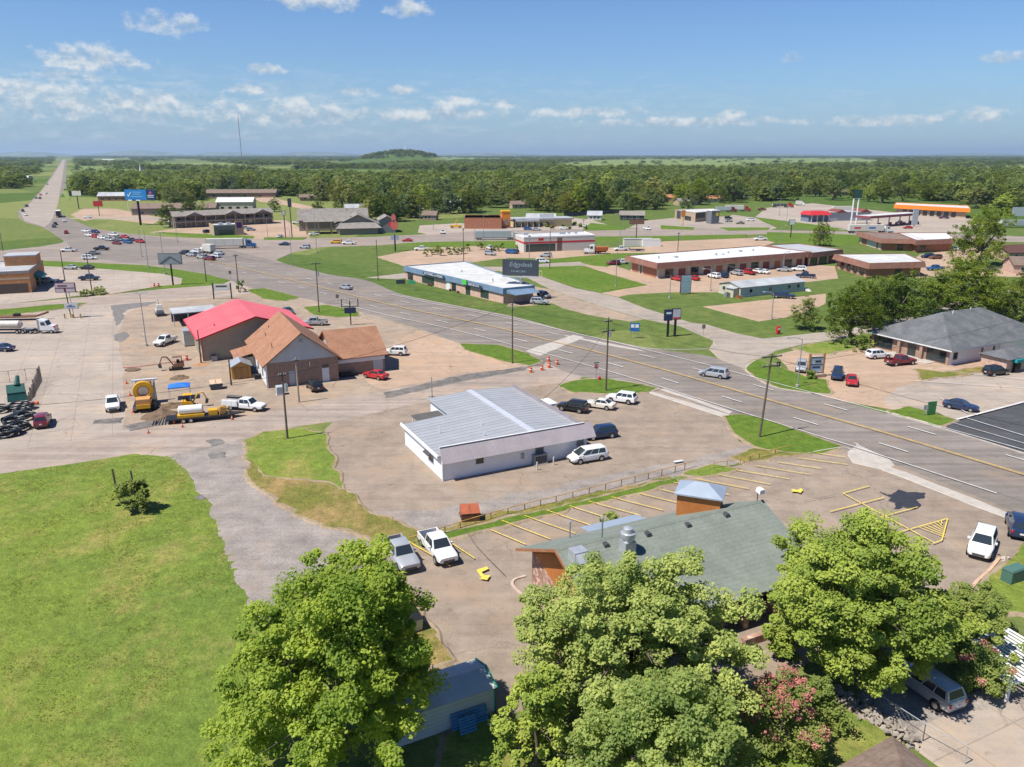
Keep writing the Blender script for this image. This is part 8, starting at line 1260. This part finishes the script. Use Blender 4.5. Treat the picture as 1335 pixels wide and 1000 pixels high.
for (x, y) in ((212, 185), (240, 280), (265, 412), (385, 580), (590, 500), (655, 532), (1048, 472)): cone(Q('D8', x, y), 'orange traffic cone around the trencher and trailer', 'cones of the construction lot')
def drum(q, lb, g): t = thing('traffic_drum', lb, 'barrel', q, 0, g); obj('barrel', MB().cyl(0, 0, 0, 1.0, .3, 12, .25), ORANGEP, t); obj('band', MB().cyl(0, 0, .6, .75, .285, 12, .278), WHITE, t)
for (x, y) in ((797, 155), (838, 170), (800, 185), (765, 197), (712, 208)): drum(Q('A3', x, y), 'orange traffic drum at the side street mouth', 'drums at the side street mouth')
for (x, y) in ((975, 400), ): drum(Q('A1', x, y), 'red-orange drum beside the red-roofed building', None)
for (x, y) in ((540, 500), (570, 500)): drum(Q('C3', x, y), 'pale orange drum at the corner of the left lot', 'drums at the left lot')
# soil heaps, hoarding and rubble
def heap(label, pos, rx, ry, h, m, name='soil_heap'):
    b = MB(); n, K = 26, 8; b.v.append((0, 0, h))
    for j in range(1, K + 1):
        for i in range(n): a = 2 * math.pi * i / n; r_ = j / K; nz = mnoise.noise(Vector((math.cos(a) * r_ * 3, math.sin(a) * r_ * 3, h * 3))); b.v.append((rx * r_ * math.cos(a) * (1 + .2 * nz), ry * r_ * math.sin(a) * (1 + .2 * nz), max(0, h * (1 - r_) * (1 + .5 * nz)) + (.02 if j < K else -.02)))
    b.f = [(0, 1 + i, 1 + (i + 1) % n) for i in range(n)] + [(1 + j * n + i, 1 + (j + 1) * n + i, 1 + (j + 1) * n + (i + 1) % n, 1 + j * n + (i + 1) % n) for j in range(K - 1) for i in range(n)]; return tag(obj(name, b, m, None, pos, R(20)), label, 'soil')
heap('large brown soil heap beside the yellow trencher', Q('D8', 480, 440), 2.9, 2.4, 1.1, DIRT); heap('small dark soil heap under the mini excavator bucket', Q('D8', 630, 140), 1.7, 1.5, .6, DIRT); heap('low spoil ridge beside the yellow mini excavator', Q('A1', 900, 640), 2.4, 1.4, .7, DIRT); heap('orange soil mound at the foot of the dark pole', Q('A2', 95, 458), 1.6, 1.2, .25, mat('orange_soil', (0.36, 0.19, 0.09, 1), .95, .2), 'soil_mound')
tag(obj('supply_hose', MB().path([p + Vector((0, 0, .12)) for p in PL('A1', [(640, 440), (720, 436), (800, 425), (900, 410), (1000, 395)])], .05, 5), REDP), 'thin reddish hose lying across the construction lot', 'hose')
for q in (('A1', 690, 450, .9, .55),): b = MB().prism([(p.x, p.y) for p in ragged([Q(q[0], q[1], q[2]) + Vector((q[3] * 1.6 * math.cos(i * .785), q[4] * 2.2 * math.sin(i * .785), 0)) for i in range(8)], .5, .3)], .1, .15); struct('excavated_patch', b, DIRT)
t = thing('site_canopy', 'blue canopy tent over the works beside the soil heap', 'tent', Q('D8', 640, 300), R(20)); obj('canopy', MB().loft([[(-1.6, -1.2, 2.0), (1.6, -1.2, 2.0), (1.6, 1.2, 2.0), (-1.6, 1.2, 2.0)], [(-1.6, -1.2, 2.15), (1.6, -1.2, 2.15), (1.6, 1.2, 2.15), (-1.6, 1.2, 2.15)], [(-.2, -.1, 2.6), (.2, -.1, 2.6), (.2, .1, 2.6), (-.2, .1, 2.6)]]), mat('blue_tarp', (0.03, 0.16, 0.55, 1), .5, .1), t); [obj('leg', MB().tube((x, y, 0), (x, y, 2.0), .03, 5), LGREY, t) for x in (-1.5, 1.5) for y in (-1.1, 1.1)]
def dumpster(label, pos, rz, m, lid, sc=1.0):
    t = thing('dumpster', label, 'dumpster', pos, R(rz)); t.scale = (sc,) * 3; b = MB().loft([[(-.95, -.75, .12), (.95, -.75, .12), (.95, .75, .12), (-.95, .75, .12)], [(-1.0, -.85, 1.1), (1.0, -.85, 1.1), (1.0, .85, 1.45), (-1.0, .85, 1.45)]]); obj('bin', b, m, t)
    for x in (-.52, .52): obj('lid', MB().slab([(x - .48, -.88, 1.13), (x + .48, -.88, 1.13), (x + .48, .88, 1.48), (x - .48, .88, 1.48)], .04), lid, t)
    for s in (-1, 1): obj('side_pocket', MB().box(s * 1.04 - .06, s * 1.04 + .06, -.5, .5, .6, .8), m, t)
    return t
dumpster('rust-red dumpster behind the yellow pipe fence', Q('E5', 885, 185), 10, RUST, mat('rust_red', (0.34, 0.09, 0.04, 1), .7, .2)); dumpster('dark-lidded white dumpster beside the maple crown', Q('B2', 820, 475), 30, OFFW, BLACK, 1.15); dumpster('grey-blue dumpster with tan lid in the yard of the brick house', Q('A2', 183, 595), 24, mat('slate_bin', (0.06, 0.085, 0.1, 1), .6, .1), mat('tan_lid', (0.55, 0.38, 0.26, 1), .7, .1), .95)
for (tg, x, y, lb, m) in (('A2', 545, 628, 'pale grey transformer cabinet before the brick house', mat('pale_cabinet', (0.4, 0.45, 0.47, 1), .5, .1)), ('A2', 418, 540, 'low black cabinet at the brick house corner', BLACK), ('E4', 830, 820, 'green utility cabinet on the lawn at the right edge', mat('cabinet_green', (0.07, 0.15, 0.12, 1), .5, .08)), ('A2', 395, 510, 'dark bin beside the timber shed', NAVY)):
    t = thing('utility_cabinet', lb, 'cabinet', Q(tg, x, y), R(25)); w = 1.0 if 'green' in lb else .55; obj('cabinet', MB().box(-w, w, -.5, .5, .08, 1.35 if 'low' not in lb else .8), m, t); obj('lid', MB().loft([[(-w - .05, -.55, 1.35 if 'low' not in lb else .8), (w + .05, -.55, 1.35 if 'low' not in lb else .8), (w + .05, .55, 1.35 if 'low' not in lb else .8), (-w - .05, .55, 1.35 if 'low' not in lb else .8)], [(-w, -.45, 1.5 if 'low' not in lb else .88), (w, -.45, 1.5 if 'low' not in lb else .88), (w, .45, 1.5 if 'low' not in lb else .88), (-w, .45, 1.5 if 'low' not in lb else .88)]]), m, t); obj('pad', MB().box(-w - .1, w + .1, -.6, .6, 0, .08), KERB, t)
PALES = mat('pale_rubble', (0.5, 0.42, 0.35, 1), .9, .25, 2)
def rubble(label, a, c, n, w, sz, h=.35):
    b = MB()
    for _ in range(n):
        p = a.lerp(c, random.random()) + Vector((random.gauss(0, w), random.gauss(0, w), 0)); s = sz * random.uniform(.5, 1.3); z = random.random() * h; k = len(b.v); rot = Matrix.Rotation(random.uniform(0, 6.28), 3, Vector((random.random(), random.random(), random.random() + .2)))
        q = MB().loft([[(-s, -s * .7, 0), (s * .9, -s * .6, 0), (s, s * .7, 0), (-s * .8, s * .8, 0)], [(-s * .8, -s * .5, s * .6), (s * .6, -s * .5, s * .7), (s * .7, s * .5, s * .55), (-s * .6, s * .6, s * .65)]]); b.add([rot @ Vector(v) + p + Vector((0, 0, z)) for v in q.v], q.f)
    return tag(obj('rubble_pile', b, PALES if 'wall' not in label else mat('grey_rubble', (0.3, 0.26, 0.22, 1), .9, .3, 2), None), label, 'stones', kind='stuff')
rubble('pale stone rubble pile beside the metal shed', Q('E6', 860, 640), Q('E6', 900, 740), 70, .28, .14); rubble('tumbled dry stone wall along the chain-link fence', Q('B6', 400, 560), Q('B6', 770, 800), 260, .35, .2, .5); rubble('orange stones at the kerb end by the white vehicle', Q('E4', 720, 600), Q('E4', 790, 590), 18, .12, .18, .3)
tag(obj('wood_crate_frame', MB().box(-.4, .4, -.03, .03, 0, .06).box(-.4, .4, .57, .63, 0, .06).box(-.4, -.34, .03, .57, 0, .06).box(.34, .4, .03, .57, 0, .06), RUST, None, Q('E6', 855, 600)), 'small rusty frame lying beside the rubble pile', 'frame')
t = thing('yard_machine', 'yellow farm machine parked beside the brick restaurant', 'machine', Q('C6', 630, 250)); obj('body', MB().box(-3, 3, -1, 1, .6, 1.6), YEL, t); obj('arm', MB().path([(0, 0, 1.6), (.3, 0, 4.2), (1, 0, 4.0)], .25, 6), YEL, t); wheels(t, (-2, 2), 1.0, .6)
t = thing('storage_trailer', 'pair of pale storage containers behind the strip mall', 'container', Q('C7', 1140, 455), R(4)); obj('container', MB().box(0, 12, 0, 3, 0, 3.0), OFFW, t); obj('container_roof', MB().box(-.1, 12.1, -.1, 3.1, 3.0, 3.15), M_MEMBG, t)
t = thing('storage_container', 'white ribbed container right of the longer one behind the strip mall', 'container', Q('C7', 1320, 458), R(4)); obj('container', MB().box(0, 7.5, 0, 3, 0, 2.9), WHITE, t); obj('container_roof', MB().box(-.05, 7.55, -.05, 3.05, 2.9, 3.0), OFFW, t)
t = thing('advert_hoarding', 'pale hoarding at the right edge before the wood', 'billboard', Q('D3', 1320, 395), R(5)); board(t, 14, 5, 1.5, mat('pale_hoarding', (0.42, 0.46, 0.47, 1), .6, .1), LGREY, .5); [obj('post', MB().cyl(x, .3, 0, 2, .25, 6), BLACK, t) for x in (-4, 4)]
t = thing('board_fence', 'long dark board fence along the lawn at the wood edge', 'fence', (0, 0, 0)); f0, f1 = Q('C7', 560, 165), Q('C7', 1140, 128)
for k in range(40): p = f0.lerp(f1, k / 40); q = f0.lerp(f1, (k + .96) / 40); obj('board', MB().prism([(p.x, p.y), (q.x, q.y), (q.x, q.y + .1), (p.x, p.y + .1)], 0, 2.4), SLATW, t)
# overhead wires between the near poles
def wire(a, c, sag): b = MB(); pts = [a.lerp(c, i / 10) - Vector((0, 0, sag * 4 * (i / 10) * (1 - i / 10))) for i in range(11)]; b.path(pts, .024, 4); return b
pa, pb, pc, pd = (Vector((*P(*q).xy, h)) for q, h in (((375, 573), 9.0), ((790, 510), 11.6), ((990, 571), 11.2), ((668, 474), 11.0)))
pe = Vector((*Q('Z2', 338, 895).xy, 11.8))
for a, c, lb in ((pb, pc + Vector((1, .3, 0)), 'overhead wire from the stop sign island to the leaning pole'), (pd, pb, 'overhead wire from the grass corner to the stop sign island'), (pa, pd, 'overhead wire across the brick house to the grass corner'), (pc + Vector((1, .3, 0)), Vector((*P(1480, 735).xy, 11)), 'overhead wire from the leaning pole towards the right edge'), (pd, pe, 'overhead wire along the highway past the brick house'), (pe, Vector((*Q('C3', 1130, 540).xy, 10)), 'overhead wire above the red-roofed building'), (Vector((*Q('C3', 1130, 540).xy, 10)), Vector((*Q('C3', 903, 470).xy, 9.6)), 'overhead wire beside the blank billboard'), (pa, Vector((*P(-160, 640).xy, 9)), 'overhead wire along the side street to the left edge'), (pc + Vector((1, .3, -1.2)), Vector((*P(1330, 452).xy, 6)), 'service wire from the leaning pole to the office'), (pb + Vector((0, 0, -1)), Vector((*Q('A3', 760, 470).xy, 3.9)), 'service wire down to the white metal building')): tag(obj('overhead_wire', wire(a, c, .8), BLACK), lb, 'wire')
# ------------------------------------------------------------------ air
hb = MB().box(-36000, 36000, -200, 36000, -1.5, 175); hz_o = obj('haze', hb); hz_o['kind'] = 'stuff'; tag(hz_o, 'thin blue summer haze over the plain', 'haze')
hm = bpy.data.materials.new('haze_air'); hm.use_nodes = True; nt = hm.node_tree; nt.nodes.remove(nt.nodes['Principled BSDF']); pv = nt.nodes.new('ShaderNodeVolumePrincipled'); pv.inputs['Color'].default_value = (0.6, 0.78, 1.0, 1); pv.inputs['Density'].default_value = 0.00005; pv.inputs['Anisotropy'].default_value = 0.2
nt.links.new(pv.outputs[0], nt.nodes['Material Output'].inputs['Volume']); hz_o.data.materials.append(hm)
